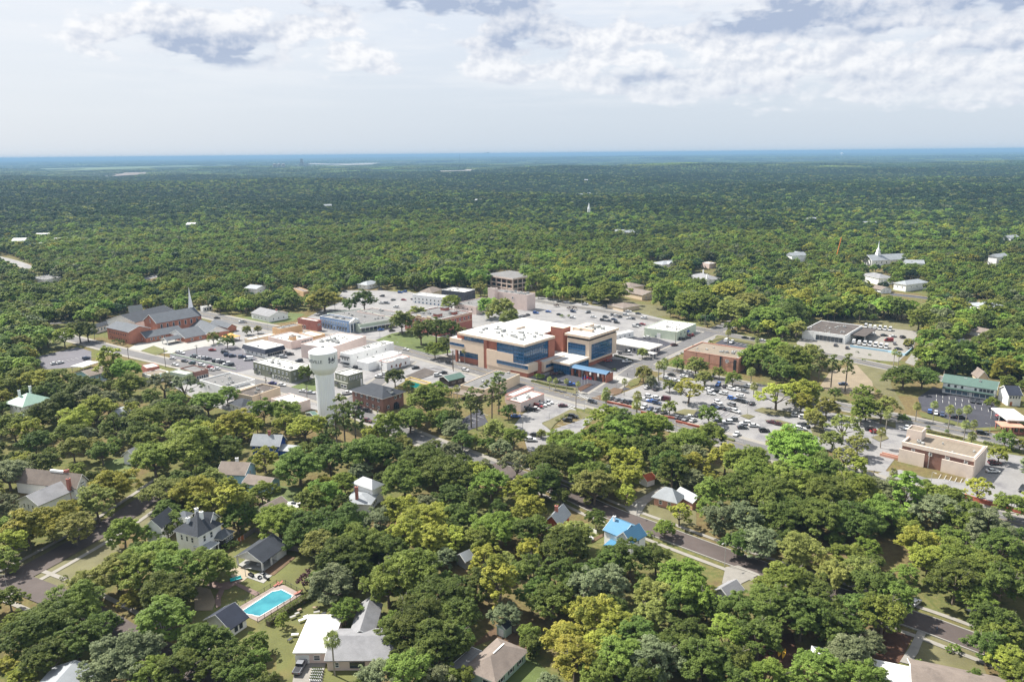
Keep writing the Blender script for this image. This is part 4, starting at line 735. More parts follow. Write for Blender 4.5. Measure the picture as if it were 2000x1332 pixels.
# ---- government centre
def government_centre():
    h = 18.5; ang = 50.0; b = Bld('F', 50, (1024.2, 673.2), 26.7, h, name='government_centre', label='large cream and brick government centre with blue glass corners', cat='building', land='the government centre', ang=ang)
    def bx(name, u0, u1, v0, v1, z0, z1, mat): return b.box(name, v0, v1, -u1, -u0, z0, z1, mat)
    def roofed(name, u0, u1, v0, v1, z1, edge, th=1.3):
        bx(name, u0, u1, v0, v1, z1 - th, z1, edge); return bx('roof', u0 + .35, u1 - .35, v0 + .35, v1 - .35, z1 + .001, z1 + .06, 'roof_white')
    bx('brick_wall', -34, -.6, 1.0, 27.5, 0, 17.1, 'brick_gov'); bx('brick_wall', -34, -11.4, 27.51, 40, 0, 17.09, 'brick_gov'); bx('brick_wall', -52, -34.01, 1.0, 40, 7.61, 17.1, 'brick_gov'); bx('brick_wall', -52, -34.01, 3.0, 40, 0, 7.6, 'brick_gov')
    bx('rear_wall', -50, -11.3, 40.01, 60, 0, 16.6, 'wall_gov'); bx('rear_wall', -11.29, 1.5, 46.01, 60, 0, 16.6, 'wall_gov'); bx('roof', -49.7, -11.6, 27.5, 59.7, 17.11, 17.3, 'roof_white'); bx('roof', -11.59, 1.2, 46.2, 59.7, 16.61, 17.3, 'roof_white')
    bx('link', -11.2, 6.0, 27.51, 38.3, 0, 6.2, 'wall_gov'); bx('link_roof', -11.0, 5.4, 27.6, 38.2, 6.21, 6.3, 'roof_white')
    roofed('eave_slab', -50, .8, -.8, 27, h, 'wall_gov'); roofed('eave_slab', -50.0, -30, 27.02, 38, h - .2, 'wall_gov')
    # left wing
    bx('wing_wall', -57, -29.9, -.3, 14, 7.6, 14.4, 'wall_gov'); bx('wing_roof', -56.7, -30.2, .02, 13.7, 14.41, 14.47, 'roof_white'); bx('wing_pier', -34.3, -29.9, -.3, 4, 0, 7.59, 'wall_gov'); bx('brick_pier', -52.6, -51.4, -.25, 1.2, 0, 7.59, 'brick_gov')
    bx('recess_wall', -51.4, -34.3, 2.4, 2.9, 0, 3.4, 'brick_gov'); bx('brick_pier', -29.88, -27.42, -.1, 1.0, 0, 17.1, 'brick_gov')
    bx('low_wall', -27.4, 3.1, -.6, .98, 2.7, 7.3, 'wall_gov'); bx('upper_band', -27.4, -7.6, -.6, .98, 7.31, 12.0, 'wall_gov'); bx('low_roof', .02, 3.1, .99, 8.0, 2.7, 7.3, 'wall_gov'); bx('base_wall', -27.3, -10, -.35, .9, 0, 2.69, 'wall_gov'); bx('brick_base', -9.99, 2.0, -.2, 6.0, 0, 2.69, 'brick_gov'); bx('brick_wall', .0, 2.6, 8.01, 12, 0, 6.9, 'brick_gov')
    bx('brick_wall', -.58, .1, 21.7, 27.5, 6.5, 17.1, 'brick_gov')
    bx('side_wing', .1, 4.2, 12.01, 32.5, .9, 6.6, 'wall_gov'); bx('side_wing_roof', .3, 3.9, 12.3, 32.2, 6.61, 6.68, 'roof_white'); bx('side_wing_base', .2, 3.2, 12.2, 32, 0, .89, 'brick_gov')
    # curtain walls: one pane per cell
    def curtain(face, fix, a0, a1, z0, z1, na, nz, name='curtain_wall', frame='frame_navy'):
        mb = MB(); g = .065
        def bar(p0, p1, q0, q1):
            if face == 'v': bx2(mb, p0, p1, fix - .16, fix, q0, q1, frame)
            else: bx2(mb, fix, fix + .16, p0, p1, q0, q1, frame)
        def bx2(m, u0, u1, v0, v1, zz0, zz1, mt): m.box(v0, v1, -u1, -u0, zz0, zz1, mt)
        for i in range(na + 1): x = a0 + (a1 - a0) * i / na; bar(x - g, x + g, z0, z1)
        for k in range(nz + 1):
            z = z0 + (z1 - z0) * k / nz
            for i in range(na): x0 = a0 + (a1 - a0) * i / na + g; x1 = a0 + (a1 - a0) * (i + 1) / na - g; bar(x0, x1, z - g * .8, z + g * .8)
        fr = b.put(mb, name); w = (a1 - a0) / na - 2 * g; hh = (z1 - z0) / nz - 1.6 * g; pm = MB(); pm.add([(-w / 2, 0, -hh / 2), (w / 2, 0, -hh / 2), (w / 2, 0, hh / 2), (-w / 2, 0, hh / 2)], [(0, 1, 2, 3)], 'glass_blue'); me = pm.mesh('pane')
        rg = random.Random(int(a0 * 7 + z0))
        for i in range(na):
            for k in range(nz):
                ac = a0 + (a1 - a0) * (i + .5) / na; zc = z0 + (z1 - z0) * (k + .5) / nz
                o = mob('pane', me, fr, (fix - .05, -ac, zc) if face == 'v' else (ac, -(fix + .05), zc), -math.pi / 2 if face == 'v' else 0)
                o.rotation_euler.x = R(rg.uniform(-.5, .5)); o.rotation_euler.z += R(rg.uniform(-.6, .6))
    bx('glass_core', -19.4, -.75, -.3, .99, 12.02, 17.1, 'trim_dark'); bx('glass_core', -7.59, -.75, -.3, .99, 7.31, 12.01, 'trim_dark')
    curtain('v', -.35, -19.5, -7.7, 12.05, 17.1, 6, 2); curtain('v', -.35, -7.5, -.4, 7.4, 17.1, 4, 5); curtain('u', -.4, -.2, 21.6, 7.3, 17.1, 11, 5)
    curtain('v', -.63, -19.6, 2.9, 5.0, 6.9, 10, 1); curtain('v', -.33, -56.8, -45.2, 10.3, 11.7, 6, 1); curtain('v', .95, -46, -30.3, 14.7, 16.9, 8, 1); curtain('v', 2.35, -51.2, -34.5, 3.5, 7.5, 8, 2); curtain('u', 4.22, 14, 26, 3.0, 4.6, 6, 1)
    # brick tower and right-hand block
    bx('stair_tower', -11.2, -2.0, 38.5, 46, 0, 20.3, 'brick_gov'); bx('roof', -11.3, -1.9, 38.4, 46.1, 20.31, 20.6, 'wall_gov')
    bx('block_wall', 1.51, 17.0, 37.8, 66.8, 3.0, 15.6, 'wall_gov'); bx('recess', 1.52, 16.6, 38.2, 66.4, 15.61, 16.9, 'trim_dark'); roofed('eave_slab', .2, 17.9, 37.0, 67.6, h - .2, 'wall_gov'); bx('base', 2, 15.5, 39.5, 65, 0, 2.99, 'brick_gov')
    curtain('v', 37.75, 2.3, 14.4, 4.3, 13.0, 7, 5); curtain('u', 17.03, 40.2, 61.5, 4.3, 13.2, 11, 5)
    bx('roof_screen', -1, 4, 46.5, 62, 18.0, 20, 'wall_gov'); bx('roof_screen', 4.01, 12, 48, 50, 18.4, 20, 'wall_gov')
    # entrance
    bx('lobby_roof', 5.5, 17.6, 17.8, 37.6, 5.4, 6.5, 'wall_gov'); bx('roof', 5.8, 17.3, 18.1, 37.5, 6.501, 6.56, 'roof_white'); bx('lobby', 6.2, 17, 18.6, 37.5, 0, 5.39, 'trim_dark'); curtain('v', 18.55, 6.2, 17, .3, 5.3, 6, 2); curtain('u', 17.02, 18.6, 37, .3, 5.3, 8, 2)
    mb = MB(); N_ = 10
    for k in range(N_):
        f0, f1 = k / N_, (k + 1) / N_; zf = lambda f: 4.7 + 1.0 * math.sin(math.pi * f)
        v0, v1 = 18.0 + 7.2 * f0, 18.0 + 7.2 * f1
        mb.slab([(v0, -17.7, zf(f0)), (v0, -41.6, zf(f0)), (v1, -41.6, zf(f1)), (v1, -17.7, zf(f1))], .18, 'metal_canopy')
    b.put(mb, 'canopy_roof')
    for u in (18.8, 23.7, 28.9, 34.1, 39.3):
        for v in (19.2, 24.0): bx('canopy_column', u - .6, u + .6, v - .6, v + .6, 0, 4.55, 'brick_gov')
    bx('canopy_end_wall', 41.0, 41.6, 18.3, 24.9, 0, 4.5, 'brick_gov')
    rg = random.Random(5)
    for i in range(26):
        u, v = rg.uniform(-44, -6), rg.uniform(6, 24); s = rg.uniform(.6, 1.8)
        o = bx('roof_unit', u, u + s * rg.uniform(.8, 2.2), v, v + s, h + .07, h + .07 + rg.uniform(.5, 1.6), 'unit_grey')
    for i in range(8): u, v = rg.uniform(3, 12), rg.uniform(51, 61); bx('roof_unit', u, u + 2, v, v + 1.6, h - .1, h + 1.2, 'unit_grey')
    return b
GOV = government_centre()

# ---- right-hand side of the town
b = Bld('C4', (730, 790), (1500, 905), (1630, 760), 8, name='telephone_exchange', label='windowless orange brick telephone building with pale roof and round emblem', cat='building', land='the orange brick telephone building', ang=52); b.d = 33
b.walls('brick_orange', .5, cap='brick_orange').flat('roof_tan').units(9, seed=8, area=(.3, .7, .1, .45))
for u in (.28, .52, .76): mb = MB(); mb.box(-.05, -.01, b.d * u, b.d * u + .25, 0, 8.4, 'brick_brown'); b.put(mb, 'joint')
b.box('band', -.06, -.012, 0, b.d, 3.2, 3.45, 'wall_orange'); b.box('entrance_recess', -.3, -.005, b.d * .30, b.d * .33, 0, 8.2, 'trim_dark'); b.box('entrance_recess', -.3, -.005, 1.2, 2.8, 0, 7.5, 'trim_dark')
def text_mesh(txt, size, name):
    cu = bpy.data.curves.new(name, 'FONT'); cu.body = txt; cu.size = size; cu.extrude = .02; cu.align_x = 'CENTER'; ob = bpy.data.objects.new(name, cu); COL.objects.link(ob)
    dg = bpy.context.evaluated_depsgraph_get(); me = bpy.data.meshes.new_from_object(ob.evaluated_get(dg)); bpy.data.objects.remove(ob); return me
sg = empty('sign', b.o + b.uy * (b.d * .2) - b.ux * .1); sg.rotation_euler.z = b.ang - math.pi / 2; tag(sg, 'round globe emblem and AT&T lettering on the orange brick wall', 'sign')
mb = MB(); 
for k in range(6): z = -1.0 + 2.0 * k / 6; r0 = math.sqrt(max(0, 1 - (z / 1.15) ** 2)) * 1.15; mb.box(-r0, r0, -.12, -.02, z + 6, z + 6.24, 'glass_sky' if k % 2 else 'trim_white')
mb.obj('globe_emblem', sg)
me = text_mesh('AT&T', 1.3, 'lettering'); me.materials.append(MATS['letter_dark']); o = mob('lettering', me, sg, (3.4, -.1, 5.4)); o.rotation_euler = (math.pi / 2, 0, 0)
b = Bld('C4', (140, 448), (610, 512), (880, 388), 5.6, name='green_warehouse', label='pale green metal warehouse with white roof at the corner', cat='warehouse', land='the pale green warehouse'); b.walls('wall_palegreen', .3).flat('roof_white').wins('R', .1, .7, 3, 3.4, .9, 1.3, 'sash', 'trim_dark').door('L', .55, 2.4, 3.2, 'trim_white').door('R', .55, 1.2, 2.3).awning('R', .5, .62, 1, 2.8, 3.0, 'wall_royal').units(1)
b = Bld('h', (140, 592), (378, 640), (437, 610), 4.0, name='bank', label='single storey grey bank with overhanging white flat roof', cat='bank', land='the grey bank'); b.walls('wall_grey', 0).overhang('roof_white', 1.2, .6).wins('L', .03, .55, 5, 2.0, 1.6, 1.6, 'store', 'trim_dark').wins('R', .1, .9, 3, 2.0, 1.4, 1.6, 'store', 'trim_dark').door('L', .62)
q = Bld('C4', (175, 805), (265, 830), (300, 812), 3, root=b.root, keep=False); q.overhang('roof_white', .3, .3).posts('trim_white', .12)
b = Bld('h', (125, 535), (150, 545), (262, 515), 3.6, name='white_office', label='small white office between government centre and green warehouse', cat='office'); b.walls('wall_white', .3).flat('roof_white').wins('R', .1, .9, 3, 1.9, 1.3, 1.3)
# ring of buildings behind the far road
def white_villa(crop, L, N, Rr, h, label, **k):
    b = Bld(crop, L, N, Rr, h, label=label, name=k.pop('name', 'white_villa'), cat='house', **k); return b
b = Bld('h', (305, 38), (470, 60), (500, 45), 7, name='apartment_block', label='long white apartment block with gabled bays beyond the trees', cat='building', land='the long white apartments', ang=28, kz=.7); b.w = 48; b.d = 16
b.walls('wall_white', 0).hip('metal_silver', 2.6, .8).wins('R', .02, .98, 12, 5.0, 1.1, 1.4).wins('R', .02, .98, 12, 2.0, 1.1, 1.4)
for k in (.2, .5, .8): mb = MB(); x = b.w * k; mb.box(x - 3, x + 3, -1.6, -.01, 0, 7, 'wall_white'); mb.add([(x - 3.5, -2, 7), (x + 3.5, -2, 7), (x, -2, 9.4), (x - 3.5, 4, 7), (x + 3.5, 4, 7), (x, 4, 9.4)], [(0, 1, 2), (0, 2, 5, 3), (1, 4, 5, 2)], 'metal_silver'); b.put(mb, 'gabled_bay')
b = Bld('h', (240, 235), (330, 270), (400, 245), 4.2, name='house', label='cream house with pale tan roof above the far car park', cat='house', land='the cream house above the car park'); b.walls('wall_cream', 0).gable('shingle_brown', 2.2, 'y', wall='wall_cream').wins('R', .1, .9, 3, 2.4, 1.6, 1.0); q = Bld('h', (195, 190), (240, 215), (305, 195), 4.5, root=b.root, keep=False); q.walls('wall_cream', 0).hip('shingle_brown', 2.5)
b = Bld('h', (130, 325), (200, 355), (278, 330), 3.2, name='garage', label='low tan garage at the lawn edge above the car park', cat='garage'); b.walls('wall_cream', 0).hip('shingle_brown', 1.6)
b = Bld('h', (700, 130), (770, 165), (845, 150), 6, name='manor', label='white manor with grey roof and chimney stacks among far oaks', cat='house', land='the grey roofed white manor', kz=.7); b.walls('wall_white', 0).hip('shingle_grey', 3.0).wins('R', .1, .9, 3, 3.6, 1, 1.6).chimney(2, 2, 6, 11, 'wall_white').chimney(b.w - 3, b.d - 3, 6, 11, 'wall_white')
b = Bld('h', (745, 45), (790, 55), (825, 48), 5, name='house', label='small flat roofed white house behind the white manor', cat='house'); b.walls('wall_pink', .3).flat('roof_white')
b = Bld('i', (115, 645), (435, 692), (545, 612), 5.4, name='car_showroom', label='white car showroom with glass front and stained flat roof', cat='showroom', land='the car showroom'); b.walls('wall_white', .5).flat('roof_dark').wins('L', .05, .68, 7, 2.3, 2.2, 3.2, 'store', 'trim_dark').wins('R', .2, .8, 2, 2.3, 1.6, 1.4).units(2, seed=4)
mb = MB(); mb.box(b.w * .3, b.w, -9, -.05, 4.0, 4.4, 'roof_dark'); b.put(mb, 'canopy')
for x in (.35, .95): b.box('post', b.w * x, b.w * x + .3, -8.6, -8.3, 0, 4.0, 'trim_white')
rw = G(K('i', 110, 700)); re_ = G(K('i', 890, 838)); 
def wall_line(name, label, px, h, t, mat, cap=None, cat='wall'):
    P = [G(p) for p in px]; mb = MB(); N = normals(P); o = empty(name, P[0]); tag(o, label, cat)
    for i in range(len(P) - 1):
        m = MB(); a, c_ = P[i] - P[0], P[i + 1] - P[0]; d = (c_ - a); L_ = d.length; an = math.atan2(d.y, d.x)
        m.box(-.02, L_ + .02, -t / 2, t / 2, 0, h, mat)
        if cap: m.box(-.05, L_ + .05, -t / 2 - .08, t / 2 + .08, h + .002, h + .12, cap)
        m.obj('wall_panel', o, (a.x, a.y, 0), an)
    return o
wall_line('retaining_wall', 'pale blue white retaining wall below the car showroom forecourt', KP('i', 470, 775, 620, 795, 760, 815, 890, 842, 950, 790), 1.3, .3, 'wall_skyblue')
for q, l in ((('h', 90, 1008, 200, 1030, 318, 1058), 'left stretch of red brick wall along the big car park'), (('h', 322, 1078, 440, 1102, 552, 1120), 'middle stretch of red brick wall along the big car park'), (('h', 560, 1140, 690, 1172, 870, 1212), 'right stretch of red brick wall along the big car park')):
    wall_line('brick_wall', l, KP(*q), 1.1, .35, 'brick_wall_red', 'brick_wall_red')
wall_line('brick_wall', 'long red brick wall below the beige office car park', KP('j', 1470, 968, 1600, 1010, 1800, 1062, 2010, 1120), 1.6, .35, 'brick_wall_red', 'brick_wall_red')
wall_line('hedge_wall', 'low pale green wall along the church car park edge', KP('e', 1235, 712, 1450, 765, 1705, 825), 1.0, .3, 'wall_sage_light')
b = Bld('B6', (352, 378), (1200, 500), (1265, 425), 6.0, name='green_roof_shops', label='long cream two storey shops with green metal roof', cat='building', land='the green roofed shops'); b.walls('wall_white', 0).gable('metal_green', 2.6, 'y', ov=.8, wall='wall_white').wins('L', .02, .3, 4, 4.4, 1.3, 1.3, 'sash', 'trim_dark').wins('L', .3, .95, 5, 4.4, 1.0, 1.2, 'sash', 'trim_dark', skip=(1,))
b.box('green_band', -2.0, -.02, 0, b.d, 3.0, 3.5, 'metal_green'); b.wins('L', .05, .95, 8, 1.5, 2.4, 1.9, 'store', pane='glass_sky').door('L', .45, 1.2, 2.2, 'trim_white').units(4, z=7.2, seed=3)
b = Bld('B6', 10, (1420, 590), (1700, 640), 5.6, name='house', label='white two storey house with navy roof at the right edge', cat='house', land='the navy roofed white house', ang=-8); b.walls('wall_white', 0).gable('shingle_navy', 3, 'x', wall='wall_white').wins('R', .05, .95, 4, 4.3, 1, 1.3).door('R', .25, mat='wood_orange')
b = Bld('B6', 16, (1395, 1010), (1800, 1060), 4.6, name='canopy_building', label='white flat canopy building at the right edge by palms', cat='building', land='the white canopy building', ang=-10); b.overhang('roof_white', .3, .5).posts('metal_pole', .2, (3, 3))
b = Bld('B6', 7, (1320, 1120), (1760, 1190), 3.2, name='patio_cafe', label='cafe patio with orange red roof at the right edge', cat='cafe', ang=-10); b.overhang('wall_orange', .3, .3, 'wall_orange').posts('brick_red', .2, (5, 2)); b.box('counter', .5, b.w - .5, .3, .8, 0, 1.1, 'brick_red')
b = Bld('B6', 8, (925, 305), (1150, 355), 3.4, name='cottage', label='brown roofed cottage behind the green roofed shops', cat='house', ang=-10); b.walls('wall_cream', 0).gable('shingle_brown', 3.2, 'y', wall='wall_cream')
# beige office
b = Bld('C3', (965, 412), (1632, 562), (1735, 455), 7.4, name='beige_office', label='beige and brick two storey office with wing walls', cat='office', land='the beige office')
b.walls('brick_brown', .1).flat('roof_tan'); w, d = b.w, b.d; b.units(2, seed=7, area=(.3, .8, .75, .9))
mb = MB()
for x0, x1, y0, y1 in ((-.25, w + .25, -.25, .35), (-.25, w + .25, d - .35, d + .25), (-.25, .35, .35, d - .35), (w - .35, w + .25, .35, d - .35)): mb.box(x0, x1, y0, y1, 6.7, 8.3, 'wall_beige')
b.put(mb, 'parapet'); b.wins('L', .04, .9, 7, 5.6, 1.3, 1.2, 'sash', skip=(1, 3, 5))
b.box('wing_wall', -.9, -.5, -.6, d * .42, 0, 5.2, 'wall_beige'); b.box('wing_wall', -.9, -.5, d * .66, d + .8, 0, 5.4, 'wall_beige'); b.box('end_wall', -.9, w + 1.6, -.62, -.26, 0, 8.0, 'wall_beige')
for u in (.12, .38, .6): b.box('downpipe', -.2, -.06, d * u, d * u + .15, 0, 6.7, 'trim_white')
q = Bld('C3', (1005, 285), (1148, 312), (1196, 275), 11, root=b.root, keep=True); q.walls('wall_beige', .5).flat('roof_tan')
b.box('ramp_wall', .2, .5, d + .9, d + 8, 0, 1.2, 'brick_orange'); b.box('ramp_wall', 2.6, 2.9, d + .9, d + 8, 0, 1.0, 'brick_orange'); b.box('ramp', .51, 2.59, d + .9, d + 8, 0, .35, 'concrete')
# far church and houses on the right
b = Bld('i', (605, 100), (640, 115), (905, 95), 6, name='far_church', label='white church with stepped white steeple far among oaks', cat='church', land='the far white church', ang=14, kz=.8); b.w = 55; b.d = 16; b.walls('wall_white', 0).gable('metal_silver', 5, 'x', wall='wall_white').wins('R', .05, .95, 8, 3.5, 1.2, 2.2)
mb = MB(); mb.box(-2, 2, -2, 2, 8, 13, 'wall_white'); mb.box(-1.4, 1.4, -1.4, 1.4, 13, 16.5, 'wall_white'); mb.lathe([(1.3, 16.5), (.6, 19), (.05, 26)], 'tank_white', 8); o = b.put(mb, 'steeple'); p = b.loc + b.ux * 13 + b.uy * 8; o.location = (p.x, p.y, 0)
for cr, L_, N_, R_, h_, lab, wl, rf, rt, ld in (
    ('i', (620, 215), (690, 250), (752, 232), 6, 'white two storey house with grey hip roof beside the curved road', 'wall_white', 'shingle_grey', 'hip', 'the white house on the curved road'),
    ('i', (682, 318), (706, 338), (742, 322), 3.4, 'small white garage with pinkish roof beside the curved road', 'wall_white', 'shingle_brown', 'y', None),
    ('i', (850, 280), (900, 300), (1010, 270), 6, 'white columned house half hidden by a large oak', 'wall_white', 'metal_silver', 'hip', 'the half hidden white house'),
    ('i', (1415, 440), (1480, 470), (1625, 455), 6.5, 'white house with pale metal roof and chimney at far right', 'wall_white', 'metal_silver', 'hip', 'the pale roofed far right house'),
    ('i', (1390, 640), (1490, 668), (1548, 652), 3.2, 'white cottage with tan roof amid trees on the right', 'wall_white', 'shingle_brown', 'y', None),
    ('i', (1265, 735), (1300, 752), (1330, 735), 3.0, 'grey metal trailer beside the pink roofed cottage', 'wall_grey', 'metal_silver', 'x', None),
    ('i', (1330, 730), (1400, 755), (1482, 738), 3.4, 'cottage with pinkish brown roof amid trees on the right', 'wall_cream', 'shingle_brown', 'x', None),
    ('i', (35, 55), (85, 72), (130, 60), 5.5, 'white house with bright roof left of the orange crane', 'wall_white', 'metal_silver', 'y', None),
    ('e', (285, 150), (330, 172), (420, 148), 4, 'broad white warehouse roof left of the church woods', 'wall_white', 'roof_grey', 'flat', 'the broad white warehouse'),
    ('f', (102, 225), (150, 240), (205, 218), 5, 'white barn with dark open door left of downtown', 'wall_white', 'metal_silver', 'y', None),
    ('f', (905, 200), (950, 212), (1020, 190), 4, 'white roofed cottage above the upper car park', 'wall_white', 'metal_silver', 'hip', None),
    ('f', (445, 230), (490, 262), (528, 250), 6, 'tan stucco house behind the yellow green tree', 'wall_tan', 'shingle_brown', 'flat', None)):
    b = Bld(cr, L_, N_, R_, h_, name='warehouse' if 'warehouse' in lab else 'garage' if 'garage' in lab else 'house', label=lab, cat='warehouse' if 'warehouse' in lab or 'store' in lab else 'house', land=ld, kz=.85)
    if rt == 'flat': b.walls(wl, .4).flat(rf)
    elif rt == 'hip': b.walls(wl, 0).hip(rf, 2.6).wins('R', .1, .9, 3, h_ * .6, 1.0, 1.4).wins('L', .1, .9, 2, h_ * .6, 1.0, 1.4)
    else: b.walls(wl, 0).gable(rf, 2.0, rt, wall=wl).wins('R', .15, .85, 2, h_ * .55, 1.0, 1.1)
mb = MB(); p0, p1 = G((1632, 500), 8), None
cr = empty('crane', (p0.x, p0.y, 0)); tag(cr, 'slender orange crane boom rising from the far oaks', 'crane')
mb.tube([(0, 0, 2), (5.5, 2, 28)], [.55, .35], 'crane_orange', 6); mb.obj('boom', cr); mb = MB(); mb.box(-1.6, 1.6, -3, 3, 0, 1.2, 'metal_dark'); mb.box(-1.3, 1.3, -1.6, 1.6, 1.2, 3.2, 'crane_orange'); mb.obj('carrier', cr)

# ---- houses in the foreground trees
def house(crop, L, N, Rr, h, label, wall, roof, rh, kind, name='house', land=None, ang=None, cat='house', ov=.6):
    b = Bld(crop, L, N, Rr, h, name=name, label=label, cat=cat, land=land, ang=ang); b.walls(wall, 0)
    if kind == 'hip': b.hip(roof, rh, ov)
    else: b.gable(roof, rh, kind, ov=ov, wall=wall)
    return b
b = house('A5', (240, 570), (1420, 668), (1690, 560), 5.0, 'long white house with mauve brown roof and two brick chimneys', 'wall_white', 'shingle_brown', 3.6, 'y', land='the long mauve roofed house')
b.wins('R', .35, .65, 3, 5.3, .7, .7, 'plain').wins('R', .35, .65, 3, 4.2, .7, .7, 'plain').wins('L', .1, .5, 4, 3.8, .9, 1.3); b.chimney(-.6, 2.5, 0, 8.0, 'brick_red', 1.1).chimney(b.w * .6, b.d * .25, 5, 9.4, 'brick_red', 1.3); b.box('dormer', b.w * .45, b.w * .6, b.d * .28, b.d * .5, 7, 9.2, 'wall_white')
q = Bld('A5', (290, 930), (720, 1010), (1480, 700), 3.4, root=b.root); q.walls('wall_white', 0).gable('shingle_grey', 2.6, 'x', wall='wall_white').wins('L', .2, .8, 3, 1.9, 1.0, 1.6)
b = house('A4', (840, 640), (1110, 830), (1400, 560), 7.0, 'white victorian house with steep slate gables and white chimneys', 'wall_white', 'shingle_dark', 4.2, 'hip', land='the white victorian house')
b.wins('R', .1, .7, 2, 5.2, 1.1, 2.0).wins('R', .15, .8, 2, 1.8, 1.0, 1.8).wins('L', .15, .85, 3, 5.2, 1.0, 1.8).chimney(b.w * .55, b.d * .35, 8, 12.2, 'wall_white', .9).chimney(b.w * .25, b.d * .65, 8, 10.8, 'wall_white', .9).chimney(b.w * .9, b.d * .95, 6, 10.8, 'wall_white', .9)
q = Bld('A4', (1060, 640), (1290, 690), (1400, 470), 7.0, root=b.root, keep=False); q.gable('shingle_dark', 3.6, 'y', wall='wall_white')
q = Bld('A4', (1385, 850), (1560, 880), (1755, 735), 3.4, root=b.root); q.walls('wall_dark', 0).hip('shingle_slate', 1.8, .5).wins('R', .3, .95, 4, 2.0, 1.0, 1.4).wins('L', .3, .7, 1, 2.0, 1.0, 1.6)
q = Bld('A4', 6, (1330, 1080), (1500, 955), 3.0, root=b.root, keep=False); q.overhang('metal_silver', .2, .25).posts('trim_white', .12)
q = Bld('A4', (170, 620), (420, 660), (650, 430), 5.5, root=b.root, keep=False); q.walls('wall_white', 0).gable('shingle_dark', 2.4, 'x', wall='wall_white'); q = Bld('A4', (720, 440), (890, 470), (1010, 400), 6.6, root=b.root, keep=False); q.walls('wall_white', 0).hip('shingle_slate', 1.2, .4)
# pool pavilion, pool house, pool
b = Bld('A1', (465, 385), (765, 450), (1040, 255), 3.2, name='pool_pavilion', label='open white pool pavilion with dark shingle gable roof', cat='pavilion', land='the open pool pavilion'); b.gable('shingle_dark', 2.6, 'x', ov=.4, wall='wall_white'); w, d = b.w, b.d
b.box('floor', 0, w, 0, d, .02, .16, 'concrete_white'); b.box('back_room', w * .62, w - .1, .1, d - .1, .17, 3.15, 'wall_white')
for x, y in ((.2, .25), (.2, d - .25), (w * .38, .25), (w * .38, d - .25)): b.box('post', x - .22, x + .22, y - .22, y + .22, .17, 3.2, 'trim_white')
b.box('beam', 0, w, .1, .4, 2.9, 3.19, 'trim_white'); b.box('beam', 0, w, d - .4, d - .1, 2.9, 3.19, 'trim_white'); b.box('beam', .05, .35, .41, d - .41, 2.9, 3.19, 'trim_white')
PAV = b
b = house('A1', (130, 1090), (400, 1190), (585, 1070), 2.9, 'small white pool house with dark navy shingle roof', 'wall_white', 'shingle_navy', 2.6, 'x', land='the pool house', name='pool_house'); b.wins('R', .2, .8, 2, 1.5, 1.0, 1.5, 'sash', 'trim_dark')
sheet('patio', KP('A1', 390, 560, 480, 480, 580, 520, 640, 590, 560, 660, 500, 690, 400, 600), 'pale_paver', 'pave'); sheet('patio', KP('A1', 580, 620, 780, 560, 880, 600, 780, 690), 'concrete_white', 'pave')
sheet('brick_path', KP('A1', 0, 590, 300, 690, 500, 640, 560, 640, 480, 700, 380, 760, 300, 770, 200, 740, 0, 640), 'brick_path', 'pave'); sheet('brick_path', KP('A1', 455, 710, 500, 690, 745, 800, 690, 835), 'brick_path', 'pave')
sheet('brick_path', KP('A1', 280, 770, 340, 770, 300, 860, 300, 950, 245, 975, 232, 900, 245, 830), 'brick_path', 'walk'); sheet('bare_soil', KP('A1', 780, 560, 1050, 370, 1140, 400, 900, 600, 860, 600), 'soil', 'pave'); sheet('bare_soil', KP('A1', 0, 700, 180, 760, 240, 900, 200, 1000, 0, 1000), 'sand', 'pave')
sheet('pool_deck', KP('A1', 495, 965, 920, 715, 1010, 710, 1215, 815, 720, 1125, 570, 1060), 'pool_deck', 'pave')
PW = KP('A1', 548, 1005, 880, 790, 940, 780, 980, 768, 1110, 835, 1090, 860, 740, 1065, 690, 1062, 660, 1050, 620, 1048, 555, 1030)
pool = empty('swimming_pool', G(K('A1', 800, 920))); tag(pool, 'turquoise swimming pool with a pinkish deck', 'pool', ); LAND.append((pool.location.x, pool.location.y, 'the swimming pool'))
P = [G(p) - pool.location for p in PW]; mb = MB(); mb.add([(p.x, p.y, .19) for p in P][::-1], [tuple(range(len(P)))], 'pool_water'); mb.obj('water', pool)
mb = MB(); n_ = len(P)
for k in range(n_):
    a, c_ = P[k], P[(k + 1) % n_]; e = (c_ - a); nn = Vector((e.y, -e.x, 0)).normalized() * -.22
    if (a + c_).dot(nn) < 0: nn = -nn
    mb.slab([(a.x, a.y, .27), (c_.x, c_.y, .27), (c_.x + nn.x, c_.y + nn.y, .27), (a.x + nn.x, a.y + nn.y, .27)], .2, 'trim_white')
mb.obj('coping', pool)
